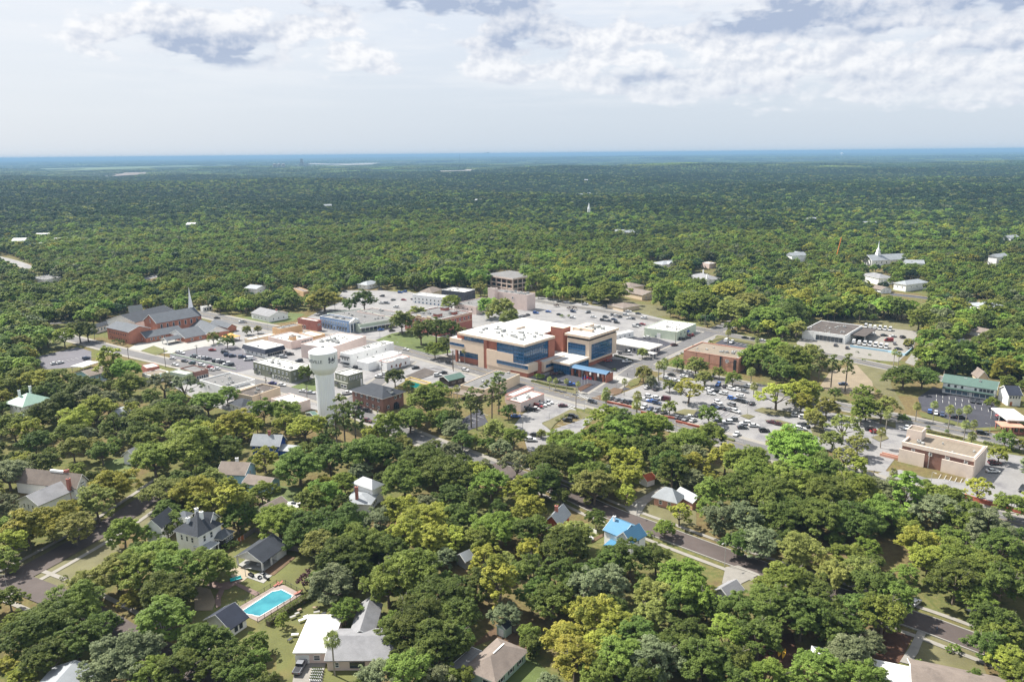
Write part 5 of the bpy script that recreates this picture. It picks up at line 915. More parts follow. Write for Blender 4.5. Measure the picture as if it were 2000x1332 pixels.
def fence(name, label, px, h, gap=2.4, mat='metal_dark', board=None, cat='fence'):
    P = [G(p) for p in px]; o = empty(name, P[0]); tag(o, label, cat)
    for a, c_ in zip(P[:-1], P[1:]):
        d = c_ - a; L_ = d.length; n = max(1, round(L_ / gap)); an = math.atan2(d.y, d.x)
        pm = MB(); pm.box(-.05, .05, -.05, .05, 0, h + .08, mat); pme = pm.mesh('post')
        rm = MB(); s_ = L_ / n
        if board: 
            bm = MB(); bm.box(-s_ / 6 + .03, s_ / 6 - .03, -.03, .03, .05, h, board); bme = bm.mesh('board')
        else:
            rm.box(.05, s_ - .05, -.02, .02, .1, .16, mat); rm.box(.05, s_ - .05, -.02, .02, h - .06, h, mat)
            for k in range(1, 8): rm.box(s_ * k / 8 - .012, s_ * k / 8 + .012, -.012, .012, .161, h - .061, mat)
            rme = rm.mesh('railing')
        for k in range(n + 1):
            p = a + d * (k / n) - P[0]; mob('post', pme, o, (p.x, p.y, 0), an)
            if k < n:
                if board:
                    for q in range(3): p2 = a + d * ((k + (q + .5) / 3) / n) - P[0]; mob('board', bme, o, (p2.x, p2.y, 0), an)
                else: mob('railing', rme, o, (p.x, p.y, 0), an)
    return o
fence('pool_fence', 'thin dark railing around the swimming pool deck', KP('A1', 500, 960, 930, 700, 1030, 700, 1225, 815, 715, 1135), 1.3)
fence('board_fence', 'weathered grey board fence behind the pool pavilion', KP('A1', 560, 190, 680, 110, 900, 170), 1.7, 2.4, 'wood_grey', 'wood_grey'); fence('board_fence', 'weathered grey board fence right of the pool lawn', KP('A1', 1040, 310, 1200, 330, 1440, 450), 1.7, 2.4, 'wood_grey', 'wood_grey')
fence('gate_fence', 'short orange timber gate beside the victorian house', KP('A1', 488, 235, 560, 190), 1.6, 1.2, 'trim_white', 'wood_orange'); fence('board_fence', 'grey board fence behind the mint green shed', KP('A3', 1320, 400, 1590, 500), 1.7, 2.2, 'wood_grey', 'wood_grey')
fence('picket_fence', 'short white rail fence in the yard by the blue roofed house', KP('A6', 800, 700, 960, 790), 1.3, 1.6, 'trim_white', 'trim_white'); fence('board_fence', 'dark board fence behind the white hip roofed house', KP('d', 60, 260, 100, 215, 250, 290), 1.7, 2.4, 'wood_grey', 'wood_grey')
# ranch with white roof
b = Bld('A2', (415, 530), (285, 885), (780, 880), 3.0, name='ranch_house', label='ranch house with bright white flat roof and grey hip roof', cat='house', land='the white roofed ranch house', ang=0); b.d = 15; b.walls('wall_pink', 0).overhang('roof_white', .5, .35).wins('R', .55, .75, 1, 1.6, 1.6, 1.4).door('R', .2, 3.2, 2.2, 'trim_white')
q = Bld('A2', 12, (760, 990), (1600, 930), 3.0, root=b.root, ang=0); q.w = 17; q.walls('wall_pink', 0).gable('shingle_grey', 2.2, 'x', wall='wall_pink').wins('R', .08, .2, 1, 1.6, 1.0, 1.4).wins('R', .3, .55, 1, 1.5, 3.6, 1.6, 'grid', 'metal_dark')
q2 = Bld('A2', 12, (1110, 640), (1440, 640), 3.0, root=b.root, ang=0); q2.d = 14; q2.walls('wall_pink', 0).gable('shingle_grey', 2.0, 'y', wall='wall_pink')
sheet('driveway', KP('A2', 300, 1010, 760, 1010, 720, 1150, 680, 1400, 230, 1400), 'concrete', 'pave')
cz = MB()
# mint house
b = house('A3', (490, 1060), (1000, 1300), (1545, 745), 3.0, 'mint green bungalow with tan hip roof and black shutters', 'wall_mint', 'shingle_brown', 2.4, 'hip', land='the mint green bungalow'); b.wins('R', .05, .95, 3, 1.6, 1.3, 1.2, 'shutter').wins('L', .1, .5, 1, 1.5, 2.0, 1.5, 'grid'); b.box('ridge_cap', b.w * .4, b.w * .75, b.d / 2 - .15, b.d / 2 + .15, 5.36, 5.46, 'trim_white')
q = Bld('A3', (150, 1090), (330, 1180), (755, 780), 2.6, root=b.root); q.walls('wall_mint', 0).overhang('roof_grey', .3, .2)
b = house('A3', (1030, 290), (1192, 358), (1312, 270), 2.6, 'little mint green garden shed with dark roof', 'wall_mint', 'shingle_dark', .9, 'x', name='garden_shed', land='the garden shed', cat='shed', ov=.2); b.door('L', .5, 1.4, 2.0, 'trim_white')
# blue roof house
b = house('A6', (1300, 810), (1480, 920), (1650, 775), 5.4, 'white house with bright blue metal cross gable roof', 'wall_white', 'metal_blue', 2.6, 'x', land='the blue roofed house', ov=.4); b.wins('R', .3, .7, 1, 4.3, .8, 1.4).wins('L', .2, .8, 2, 4.3, .8, 1.2)
q = Bld('A6', (1165, 790), (1330, 830), (1570, 670), 5.4, root=b.root, ang=math.degrees(b.ang)); q.d = 6.5; q.walls('wall_white', 0).gable('metal_blue', 2.5, 'y', ov=.4, wall='wall_white'); q.chimney(q.w * .4, q.d - 1, 6, 9, 'wall_white', .7)
q = Bld('A6', (1090, 955), (1180, 1000), (1260, 900), 3.0, root=b.root, keep=False); q.walls('wall_white', 0).overhang('metal_blue', .3, .15, 'metal_blue')
b = house('A6', (190, 600), (400, 640), (560, 480), 4.2, 'orange brick house with silver metal roof hidden behind trees', 'wall_redhouse', 'metal_silver', 2.6, 'x', land='the silver roofed orange house'); b.wins('L', .2, .8, 2, 2.2, 1.2, 1.4).chimney(b.w * .4, b.d * .5, 5, 8.5)
b = house('c', (1175, 312), (1300, 340), (1345, 310), 3.2, 'pale brick house with white pyramid hip roof', 'brick_orange', 'metal_silver', 3.4, 'hip', land='the white hip roofed house', ov=.8); b.wins('L', .1, .9, 2, 1.7, 1.2, 1.5); q = Bld('c', (1320, 285), (1390, 340), (1430, 310), 3.0, root=b.root); q.walls('brick_orange', 0).gable('metal_silver', 1.6, 'y', wall='brick_orange')
b = house('c', (1108, 195), (1140, 218), (1172, 200), 2.8, 'tiny white shed with rusty red roof side', 'wall_white', 'wall_redhouse', 1.2, 'x', name='shed', cat='shed')
b = house('c', (95, 630), (140, 660), (172, 640), 3.0, 'small cabin with blue grey metal roof between oaks', 'wall_grey', 'metal_silver', 1.4, 'x', name='cabin', cat='cabin', land='the blue grey cabin')
b = house('A8', (395, 160), (690, 165), (775, 100), 5.0, 'royal blue house with silver metal roof and red chimney', 'wall_royal', 'metal_silver', 3.2, 'y', land='the royal blue house'); b.wins('L', .05, .95, 4, 3.2, 1.0, 1.6).chimney(b.w * .5, b.d * .45, 6, 9.8); q = Bld('A8', (700, 215), (880, 232), (960, 180), 3.2, root=b.root); q.walls('wall_royal', 0).gable('metal_silver', 1.4, 'y', wall='wall_royal')
b = house('A8', (50, 450), (315, 480), (395, 375), 5.2, 'sky blue house with brown shingle gable roof', 'wall_skyblue', 'shingle_brown', 2.8, 'y', land='the sky blue house'); b.wins('R', .4, .6, 1, 4.3, .9, 1.6).chimney(b.w * .6, b.d * .5, 6, 9.2, 'wall_white'); q = Bld('A8', (320, 560), (570, 610), (680, 525), 3.4, root=b.root); q.walls('wall_skyblue', 0).gable('shingle_brown', 1.8, 'y', wall='wall_skyblue').wins('R', .1, .9, 3, 1.8, .9, 1.4)
b = house('A8', (390, 890), (560, 930), (800, 800), 2.8, 'low shed with faded brown shingle gable roof behind the lawn', 'wall_grey', 'shingle_brown', 1.9, 'x', name='shed', cat='shed', land='the brown shingle shed')
b = house('A8', (785, 830), (880, 845), (940, 790), 2.6, 'small white outbuilding with two dark roof panels', 'wall_white', 'roof_white', .8, 'y', name='outbuilding', cat='shed'); 
for k in (.3, .62): b.box('roof_panel', b.w * k, b.w * (k + .22), b.d * .3, b.d * .8, 3.55, 3.65, 'glass')
b = house('A8', (1380, 830), (1680, 800), (1870, 680), 3.4, 'white farmhouse with pale metal roofs and red chimney in the oaks', 'wall_white', 'metal_silver', 1.4, 'hip', land='the white farmhouse'); b.wins('R', .05, .95, 5, 1.7, 1.2, 1.3, 'grid', 'trim_white'); q = Bld('A8', (1520, 560), (1705, 640), (1800, 580), 6.2, root=b.root); q.walls('wall_white', 0).hip('metal_silver', 2.2, .5); b.chimney(b.w * .2, b.d * .6, 4, 8.5)
b = house('a', (700, 68), (745, 85), (800, 40), 4.0, 'small white cottage with grey roof at the green clearing', 'wall_white', 'shingle_grey', 2.2, 'x', land='the clearing cottage'); b.wins('L', .2, .8, 1, 2, 1.0, 1.2)
b = house('a', (215, 1345), (420, 1390), (470, 1260), 3.2, 'grey white metal roofed house at the bottom left', 'wall_grey', 'metal_silver', 1.8, 'x', land='the bottom left grey roof')
b = house('d', (255, 830), (350, 860), (445, 830), 3.2, 'house with pale grey shingle roof beside a dry front yard', 'wall_white', 'shingle_grey', 1.6, 'x', land='the pale grey roofed house'); b.wins('L', .2, .8, 2, 1.6, 1, 1.2)
b = Bld('A7', 14, (300, 780), (640, 860), 2.9, name='carport_house', label='bungalow with mauve gable roof and bright white carport', cat='house', land='the mauve roofed bungalow', ang=-22); b.w = 9; b.d = 12; b.overhang('roof_white', .3, .3).posts('trim_white', .12)
q = Bld('A7', 10, (735, 700), (1510, 900), 2.9, root=b.root, ang=-22); q.w = 22; q.d = 10; q.walls('wall_pink', 0).gable('shingle_brown', 1.9, 'x', wall='wall_pink')
b = Bld('d', (785, 1125), (800, 1165), (900, 1190), 2.6, name='camper_trailer', label='white camper trailer with dark windows under a big oak', cat='trailer', land='the white camper trailer', ang=-25); b.w = 7; b.d = 2.6; b.walls('wall_white', 0).overhang('wall_white', .05, .12).wins('R', .1, .9, 3, 1.6, 1.1, .7, 'plain', 'trim_dark')
for x in (.35, .5): mb = MB(); mb.tube([(b.w * x, -.05, .3), (b.w * x, .2, .3)], [.32, .32], 'rubber', 12); b.put(mb, 'wheel')
b = house('A2', (860, 345), (1000, 395), (1045, 350), 2.4, 'small weathered timber pergola in the back yard', 'wood', 'wood', .3, 'x', name='pergola', cat='pergola', ov=.2); b.part.hide_render = False; bpy.data.objects.remove(b.part); b.posts('wood', .1)
b = house('B3', (305, 1025), (360, 1090), (385, 1060), 2.6, 'small teal roofed hut at the foot of the tank', 'wall_grey', 'metal_green', 1.0, 'x', name='hut', cat='hut', ov=.2); b = house('B3', (690, 1020), (730, 1040), (760, 1015), 2.6, 'small green roofed hut right of the tank foot', 'wall_grey', 'metal_green', 1.0, 'x', name='hut', cat='hut', ov=.2)

# ---- water tower
def water_tower():
    g = G((640, 826)); root = empty('water_tower', g); tag(root, 'tall white fluted water tower with town lettering on its tank', 'water tower'); LAND.append((g.x, g.y, 'the water tower'))
    rc, rt = 6.4, 11.4
    s = 1.0
    zb, zk, zt, zr = 23.6, 26.9, 34.3, 36.0
    px = lambda z: PX(g.x, g.y, z)
    rt = 27.4 / px(31)[2]; rc = 18.2 / px(15)[2]
    mb = MB(); mb.lathe([(rc * 1.10, 0), (rc * 1.04, 1.2), (rc * .97, 5), (rc * .96, 14), (rc, zb - .5)], 'tank_white', 64, flute=.03); mb.obj('shaft', root)
    mb = MB(); mb.lathe([(rc * 1.0, zb - .55), (rc * 1.0, zb + .5), (rc * 1.10, zb + .8), (rt * .87, zb + 2.2), (rt * .955, zb + 3.0), (rt, zb + 4.1), (rt, zt - .35), (rt * 1.008, zt - .2), (rt * .985, zt), (rt * .72, zt + .9), (rt * .36, zt + 1.5), (.3, zr + .05)], 'tank_white', 72); me = mb.mesh('tank'); smooth(me); tk = mob('tank', me, root)
    tk.modifiers.new('edge_split', 'EDGE_SPLIT').split_angle = R(28)
    # lettering wraps round the tank, so from here only its end shows
    me = text_mesh('BROOKSVILLE', 2.1, 'lettering'); me.materials.clear(); me.materials.append(MATS['letter_dark']); n = len(me.vertices); co = np.empty(n * 3); me.vertices.foreach_get('co', co); co = co.reshape(-1, 3)
    x = (co[:, 0] - co[:, 0].max()) * .98; front = math.atan2(-g.y, -g.x); a0 = front - R(5); th = a0 + x / rt; r = rt + .03 + (co[:, 2] + .02) * .8
    out = np.stack([r * np.cos(th), r * np.sin(th), 30.1 + co[:, 1]], 1); me.vertices.foreach_set('co', out.ravel()); me.update(); mob('lettering', me, tk)
    def patch(poly, mat, name):
        mb = MB(); v = []
        for rr in (rt + .02, rt + .07):
            for (a, z) in poly: t_ = front + a / rt; v.append((rr * math.cos(t_), rr * math.sin(t_), 31.5 + z))
        n = len(poly); mb.add(v, [tuple(range(n)), tuple(range(n, 2 * n))[::-1]] + [(i, (i + 1) % n, n + (i + 1) % n, n + i) for i in range(n)], mat); return mb
    ec = 4.1; em = MB()
    def addp(poly): 
        m = patch(poly, 'letter_dark', 'e'); em.add(m.v, m.f, 'letter_dark')
    for cx, z0, sc in ((ec - 1.5, -.2, 1.0), (ec - 1.55, -1.5, .8)):
        for k in range(3): addp([(cx - .55 * sc * (1 - k * .22), z0 + k * .42 * sc), (cx + .55 * sc * (1 - k * .22), z0 + k * .42 * sc), (cx, z0 + (k * .42 + .75) * sc)])
        addp([(cx - .1, z0 - .3), (cx + .1, z0 - .3), (cx + .1, z0), (cx - .1, z0)])
    for k in range(14):
        a1, a2 = R(150 + 240 * k / 14), R(150 + 240 * (k + 1) / 14); addp([(ec + .25 + 1.2 * math.cos(a1), -.4 + 1.2 * math.sin(a1)), (ec + .25 + 1.45 * math.cos(a1), -.4 + 1.45 * math.sin(a1)), (ec + .25 + 1.45 * math.cos(a2), -.4 + 1.45 * math.sin(a2)), (ec + .25 + 1.2 * math.cos(a2), -.4 + 1.2 * math.sin(a2))])
    addp([(ec - .5, -1.0), (ec + 1.0, -1.0), (ec + 1.0, -.2), (ec - .5, -.2)]); addp([(ec - .7, -.15), (ec + 1.2, -.15), (ec + .25, .35)]); addp([(ec + .1, .36), (ec + .4, .36), (ec + .4, .8), (ec + .1, .8)]); addp([(ec + 1.55, -.2), (ec + 1.85, -.2), (ec + 1.95, 1.5), (ec + 1.75, 1.5)])
    em.obj('emblem', tk)
    mb = MB(); mb.lathe([(.9, zr + .1), (.9, zr + .7)], 'unit_grey', 12); mb.obj('hatch', root)
    for i, (x, y, hh) in enumerate(((0, 0, 3.2), (1.3, .6, 1.6), (-1.0, .8, 1.4), (.4, -1.1, 1.2))): mb = MB(); mb.tube([(x, y, zr - .3), (x, y, zr + .4 + hh)], [.05, .04], 'metal_pole', 5); mb.obj('antenna', root)
    mb = MB(); 
    for k in range(24): a = 2 * math.pi * k / 24; b2 = 2 * math.pi * (k + 1) / 24; q = lambda w, z: (2.4 * math.cos(w), 2.4 * math.sin(w), z); mb.tube([q(a, zr + .9), q(b2, zr + .9)], [.03, .03], 'metal_pole', 4)
    for k in range(8): a = 2 * math.pi * k / 8; mb.tube([(2.4 * math.cos(a), 2.4 * math.sin(a), zr - .6), (2.4 * math.cos(a), 2.4 * math.sin(a), zr + .9)], [.03, .03], 'metal_pole', 4)
    mb.obj('railing', root)
    P = []
    for z in (2, 25, 37): 
        q = px(z); P += [(q[0] - 28 if z > 20 else q[0] - 17, q[1]), (q[0] + 28 if z > 20 else q[0] + 17, q[1])]
    HULLS.append(hull2(P))
water_tower()
# ------------------------------------------------------------------ vegetation
def leaf_material(name, a, b, trans=.30):
    m = bpy.data.materials.new(name); m.use_nodes = True; t = NT(m.node_tree); t.n.clear(); out = t.new('ShaderNodeOutputMaterial')
    at = t.new('ShaderNodeAttribute', attribute_name='tint'); oi = t.new('ShaderNodeObjectInfo')
    nz = t.noise(oi.outputs['Location'], .012, 2, .5)
    f = t.math('ADD', at.outputs['Fac'], t.math('ADD', t.math('MULTIPLY', t.math('SUBTRACT', oi.outputs['Random'], .5), .35), t.math('MULTIPLY', t.math('SUBTRACT', nz, .5), .5)), clamp=True)
    c = t.mix(f, a, b)
    hs = t.new('ShaderNodeHueSaturation'); t.l.new(c, hs.inputs['Color']); t.l.new(t.ramp(oi.outputs['Random'], 0, 1, .475, .525, False), hs.inputs['Hue'])
    w = t.new('ShaderNodeTexWhiteNoise', noise_dimensions='1D'); t.l.new(t.math('MULTIPLY', oi.outputs['Random'], 91.7), w.inputs['W']); big = t.noise(oi.outputs['Location'], .0021, 3, .6); t.l.new(t.math('MULTIPLY', t.ramp(w.outputs['Value'], 0, 1, .85, 1.16, False), t.ramp(big, .36, .64, .82, 1.25)), hs.inputs['Value'])
    p = t.new('ShaderNodeBsdfPrincipled'); t.l.new(hs.outputs[0], p.inputs['Base Color']); p.inputs['Roughness'].default_value = .55; p.inputs['Specular IOR Level'].default_value = .12
    tr = t.new('ShaderNodeBsdfTranslucent'); t.l.new(hs.outputs[0], tr.inputs[0]); mx = t.new('ShaderNodeMixShader'); mx.inputs[0].default_value = trans
    t.l.new(p.outputs[0], mx.inputs[1]); t.l.new(tr.outputs[0], mx.inputs[2]); t.l.new(mx.outputs[0], out.inputs[0]); MATS[name] = m
LEAF = dict(d=('leaf_dark', (0.062, 0.096, 0.020), (0.175, 0.226, 0.051)), m=('leaf_mid', (0.102, 0.151, 0.027), (0.271, 0.339, 0.070)), b=('leaf_bright', (0.121, 0.190, 0.027), (0.296, 0.398, 0.075)),
            y=('leaf_yellow', (0.131, 0.163, 0.027), (0.486, 0.486, 0.085)), o=('leaf_olive', (0.134, 0.155, 0.038), (0.339, 0.353, 0.096)), g=('leaf_mossy', (0.113, 0.139, 0.062), (0.288, 0.319, 0.164)), p=('leaf_purple', (0.054, 0.029, 0.027), (0.113, 0.062, 0.054)), n=('leaf_pine', (0.091, 0.134, 0.040), (0.243, 0.282, 0.085)), f=('leaf_palm', (0.121, 0.154, 0.040), (0.328, 0.345, 0.113)), e=('leaf_cloud_shade', (0.025, 0.054, 0.020), (0.080, 0.122, 0.048)))  # e: cloud shade over the far woods, put into the leaf colour
for k, v in LEAF.items(): leaf_material(*v)
def quads_mesh(name, C, Nn, S, T, asp=.62, extra=None):
    n = len(C); r = RNG.normal(size=(n, 3)); Nn = Nn / np.linalg.norm(Nn, axis=1, keepdims=True)
    t = np.cross(Nn, r); t /= np.linalg.norm(t, axis=1, keepdims=True) + 1e-9; b = np.cross(Nn, t)
    s = S[:, None]; V = np.stack([C - t * s - b * s * asp * .5, C + t * s * .25 - b * s * asp, C + t * s + b * s * asp * .4, C - t * s * .3 + b * s * asp], 1).reshape(-1, 3)
    T4 = np.repeat(T, 4); F = np.arange(n * 4).reshape(n, 4)
    if extra: 
        ev, ef = extra; o = len(V)
        V = np.concatenate([V, np.array(ev)]); T4 = np.concatenate([T4, np.zeros(len(ev))])
    me = bpy.data.meshes.new(name); me.vertices.add(len(V)); me.vertices.foreach_set('co', V.ravel().astype(np.float32))
    nl = n * 4 + (sum(len(f) for f in extra[1]) if extra else 0); nf = n + (len(extra[1]) if extra else 0)
    me.loops.add(nl); me.polygons.add(nf)
    li = F.ravel(); starts = np.arange(n) * 4; mi = np.zeros(nf, int)
    if extra:
        el = np.array([i + o for f in extra[1] for i in f]); st = []; q = n * 4
        for f in extra[1]: st.append(q); q += len(f)
        li = np.concatenate([li, el]); starts = np.concatenate([starts, st]); mi[n:] = 1
    me.loops.foreach_set('vertex_index', li.astype(np.int32)); me.polygons.foreach_set('loop_start', starts.astype(np.int32))
    a = me.attributes.new('tint', 'FLOAT', 'POINT'); a.data.foreach_set('value', T4.astype(np.float32))
    me.update(calc_edges=True)
    if extra: me.materials.append(None); me.materials.append(MATS['bark']); me.polygons.foreach_set('material_index', mi.astype(np.int32))
    else: me.materials.append(None)
    me.validate(); return me
def unit(n): v = RNG.normal(size=(n, 3)); return v / np.linalg.norm(v, axis=1, keepdims=True)
def crown_points(R_, Hc, zc, nl, nc, nq, leaf, lobe=(.20, .36), low=-.22, flat=1.0, gap=0.0, top_bias=.75, moss=0.0, ragged=.0):
    """leaf quads of a crown: limb masses -> flat clumps -> leaves"""
    L = []; golden = math.pi * (3 - math.sqrt(5)); rot = RNG.uniform(0, 6.28); ax, ay = RNG.uniform(.86, 1.14, 2); ph = RNG.uniform(0, 6.28, 3)
    for i in range(nl):
        u = low + (1 - low) * (1 - ((i + .5) / nl)); u = min(.98, u + RNG.normal() * .10); a = golden * i + rot + RNG.normal() * .3; rr = RNG.uniform(.48, .90) * (1 + .12 * math.sin(3 * a + ph[0]) + .08 * math.sin(5 * a + ph[1]))
        h = math.sqrt(max(0, 1 - u * u)); L.append((R_ * ax * rr * h * math.cos(a), R_ * ay * rr * h * math.sin(a), zc + Hc * rr * u * flat, RNG.uniform(*lobe) * R_, RNG.uniform(0, 1)))
    C = []; N = []; T = []; SZ = []
    for (x, y, z, r, lt) in L:
        c0 = np.array([x, y, z]); out = c0 - np.array([0, 0, zc - Hc * .35]); out /= np.linalg.norm(out) + 1e-6
        D = unit(nc * 3); D = D[np.argsort(-(D @ out + .55 * D[:, 2] + RNG.normal(size=len(D)) * .55))[:nc]]
        for d in D:
            cr = r * RNG.uniform(.20, .46); cc = c0 + d * r * RNG.uniform(.60, 1.18) * np.array([1, 1, .80]); ct = RNG.uniform(0, 1); k = max(4, int(nq * (cr / (r * .33)) ** 1.6))
            q = unit(k); q[:, 2] = np.where(q[:, 2] < -.2, -q[:, 2], q[:, 2]); rad = cr * RNG.uniform(.35, 1.15, k)
            C.append(cc + q * rad[:, None] * np.array([1, 1, .62])); N.append(q * .7 + np.array([0, 0, top_bias]) + unit(k) * .60)
            T.append(np.clip(.54 * lt + .30 * ct + .30 * RNG.uniform(0, 1, k) - .07, 0, 1)); SZ.append(leaf * RNG.uniform(.6, 1.4, k))
    return np.concatenate(C), np.concatenate(N), np.concatenate(SZ), np.concatenate(T), L
def limbs(L, th, r0, zc, n=7, lean=.3, lo=.45, twig=.4):
    """trunk and limbs as one tapered tube set"""
    mb = MB(); tx, ty = RNG.normal(size=2) * lean
    mb.tube([(0, 0, -.3), (0, 0, .4), (tx * .4, ty * .4, th * .5), (tx, ty, th)], [r0 * 1.5, r0 * 1.1, r0 * .9, r0 * .8], 'bark', n)
    pick = sorted(L, key=lambda l: RNG.random())[:max(5, int(len(L) * lo))]
    for (x, y, z, r, _) in pick:
        m = Vector((tx + (x - tx) * .45, ty + (y - ty) * .45, th + (z - th) * .35 + RNG.normal() * .3)); mb.tube([(tx, ty, th * .92), m, (x, y, z)], [r0 * .55, r0 * .36, r0 * .12], 'bark', 5, cap=False)
    for (x, y, z, r, _) in sorted(L, key=lambda l: RNG.random())[:int(len(L) * twig)]:      # bare pale twigs that poke out of the leaves
        for k in range(3):
            d = Vector((x, y, (z - zc) * 1.2 + 1.2)).normalized() + Vector(RNG.normal(size=3) * .5); e = Vector((x, y, z)) + d.normalized() * r * RNG.uniform(1.0, 1.35); mb.tube([(x, y, z), (Vector((x, y, z)) + e) / 2 + Vector(RNG.normal(size=3) * .15), e], [r0 * .13, r0 * .09, r0 * .05], 'bark_pale', 4, cap=False)
    return mb
SHAPES = {}
def make_shape(key, **k):
    th, r0 = k.pop('th'), k.pop('r0'); P = crown_points(**k); lb = limbs(P[4], th, r0, k['zc'])
    cm = quads_mesh('crown', *P[:4]); tm = lb.mesh('trunk'); SHAPES[key] = dict(crown=cm, trunk=tm, D=2 * k['R_'], pts=P, limb=lb)
for i in range(4): make_shape(f'L{i}', R_=8.6, Hc=5.4 + .4 * (i % 2), zc=6.6, nl=38 + 3 * i, nc=17, nq=62, leaf=.23, th=3.4, r0=.55, low=-.18)
for i in range(5): make_shape(f'M{i}', R_=5.8, Hc=4.6 + .5 * (i % 3), zc=5.8, nl=20 + 2 * i, nc=15, nq=56, leaf=.21, th=3.2, r0=.36, lobe=(.22, .40), low=-.35)
for i in range(3): make_shape(f'T{i}', R_=4.6, Hc=6.2 + i * .5, zc=8.0, nl=21, nc=14, nq=52, leaf=.21, th=5.0, r0=.33, lobe=(.22, .38), low=-.75)
for i in range(3): make_shape(f'S{i}', R_=2.7, Hc=2.2, zc=3.2, nl=10, nc=12, nq=40, leaf=.16, th=1.8, r0=.14, lobe=(.26, .46), low=-.35)
for i in range(2): make_shape(f'V{i}', R_=6.4, Hc=5.0, zc=6.0, nl=20, nc=11, nq=44, leaf=.22, th=3.2, r0=.42, lobe=(.16, .28), low=-.3)   # thin, see-through crowns
for i in range(2): make_shape(f'N{i}', R_=3.8, Hc=6.5, zc=12.5, nl=20, nc=9, nq=40, leaf=.26, th=14.5, r0=.28, lobe=(.20, .36), low=-.85)  # pines
for i in range(2): make_shape(f'C{i}', R_=1.7, Hc=4.8, zc=5.6, nl=14, nc=9, nq=34, leaf=.18, th=4.0, r0=.16, lobe=(.34, .5), low=-.9)    # slim cones
for i in range(2): make_shape(f'B{i}', R_=1.3, Hc=1.0, zc=.9, nl=7, nc=8, nq=30, leaf=.12, th=.5, r0=.05, lobe=(.4, .6), low=-.5)       # shrubs
def palm_shape(key, th, fr=1.9, nf=34):
    C, N, S, T = [], [], [], []
    ev = MB(); ev.tube([(0, 0, -.2), (.12, .05, th * .5), (0, .1, th)], [.24, .19, .2], 'bark_pale', 8); V = []; F = []; tt = []
    for i in range(nf):
        a = i * 2.39996 + RNG.uniform(-.2, .2); el = R(80 - 135 * (i / nf) + RNG.uniform(-8, 8)); L_ = fr * RNG.uniform(.85, 1.1); dv = Vector((math.cos(a) * math.cos(el), math.sin(a) * math.cos(el), math.sin(el)))
        base = Vector((0, .1, th + .1)); hub = base + dv * L_ * .55; side = dv.cross(Vector((0, 0, 1))).normalized(); up = side.cross(dv)
        o = len(V); w = side * .035; V += [base - w, base + w, hub + w, hub - w]; F.append((o, o + 1, o + 2, o + 3)); tt += [.3] * 4
        for k in range(7):
            s = (k - 3) / 3; d2 = (dv * math.cos(s * 1.15) + side * math.sin(s * 1.15)).normalized(); tip = hub + d2 * L_ * (.62 - .1 * abs(s)) + Vector((0, 0, -.34 * L_ * (.5 + abs(s)) * (1 if el < .9 else .3))); mid = hub + d2 * L_ * .33; q = (side * math.cos(s * 1.15) - dv * math.sin(s * 1.15)).normalized() * .12
            o = len(V); V += [hub, mid - q, tip, mid + q]; F.append((o, o + 1, o + 2, o + 3)); tv = .75 if i < nf * .75 else 1.0; tt += [tv * RNG.uniform(.5, 1)] * 4
    me = bpy.data.meshes.new('fronds'); me.from_pydata([tuple(v) for v in V], [], F); at = me.attributes.new('tint', 'FLOAT', 'POINT'); at.data.foreach_set('value', np.array(tt, np.float32)); me.materials.append(MATS['leaf_palm'])
    SHAPES[key] = dict(crown=me, trunk=ev.mesh('trunk'), D=fr * 2.1, th=th)
palm_shape('P0', 7.0); palm_shape('P1', 5.0, 1.8); palm_shape('P2', 9.5, 2.1)
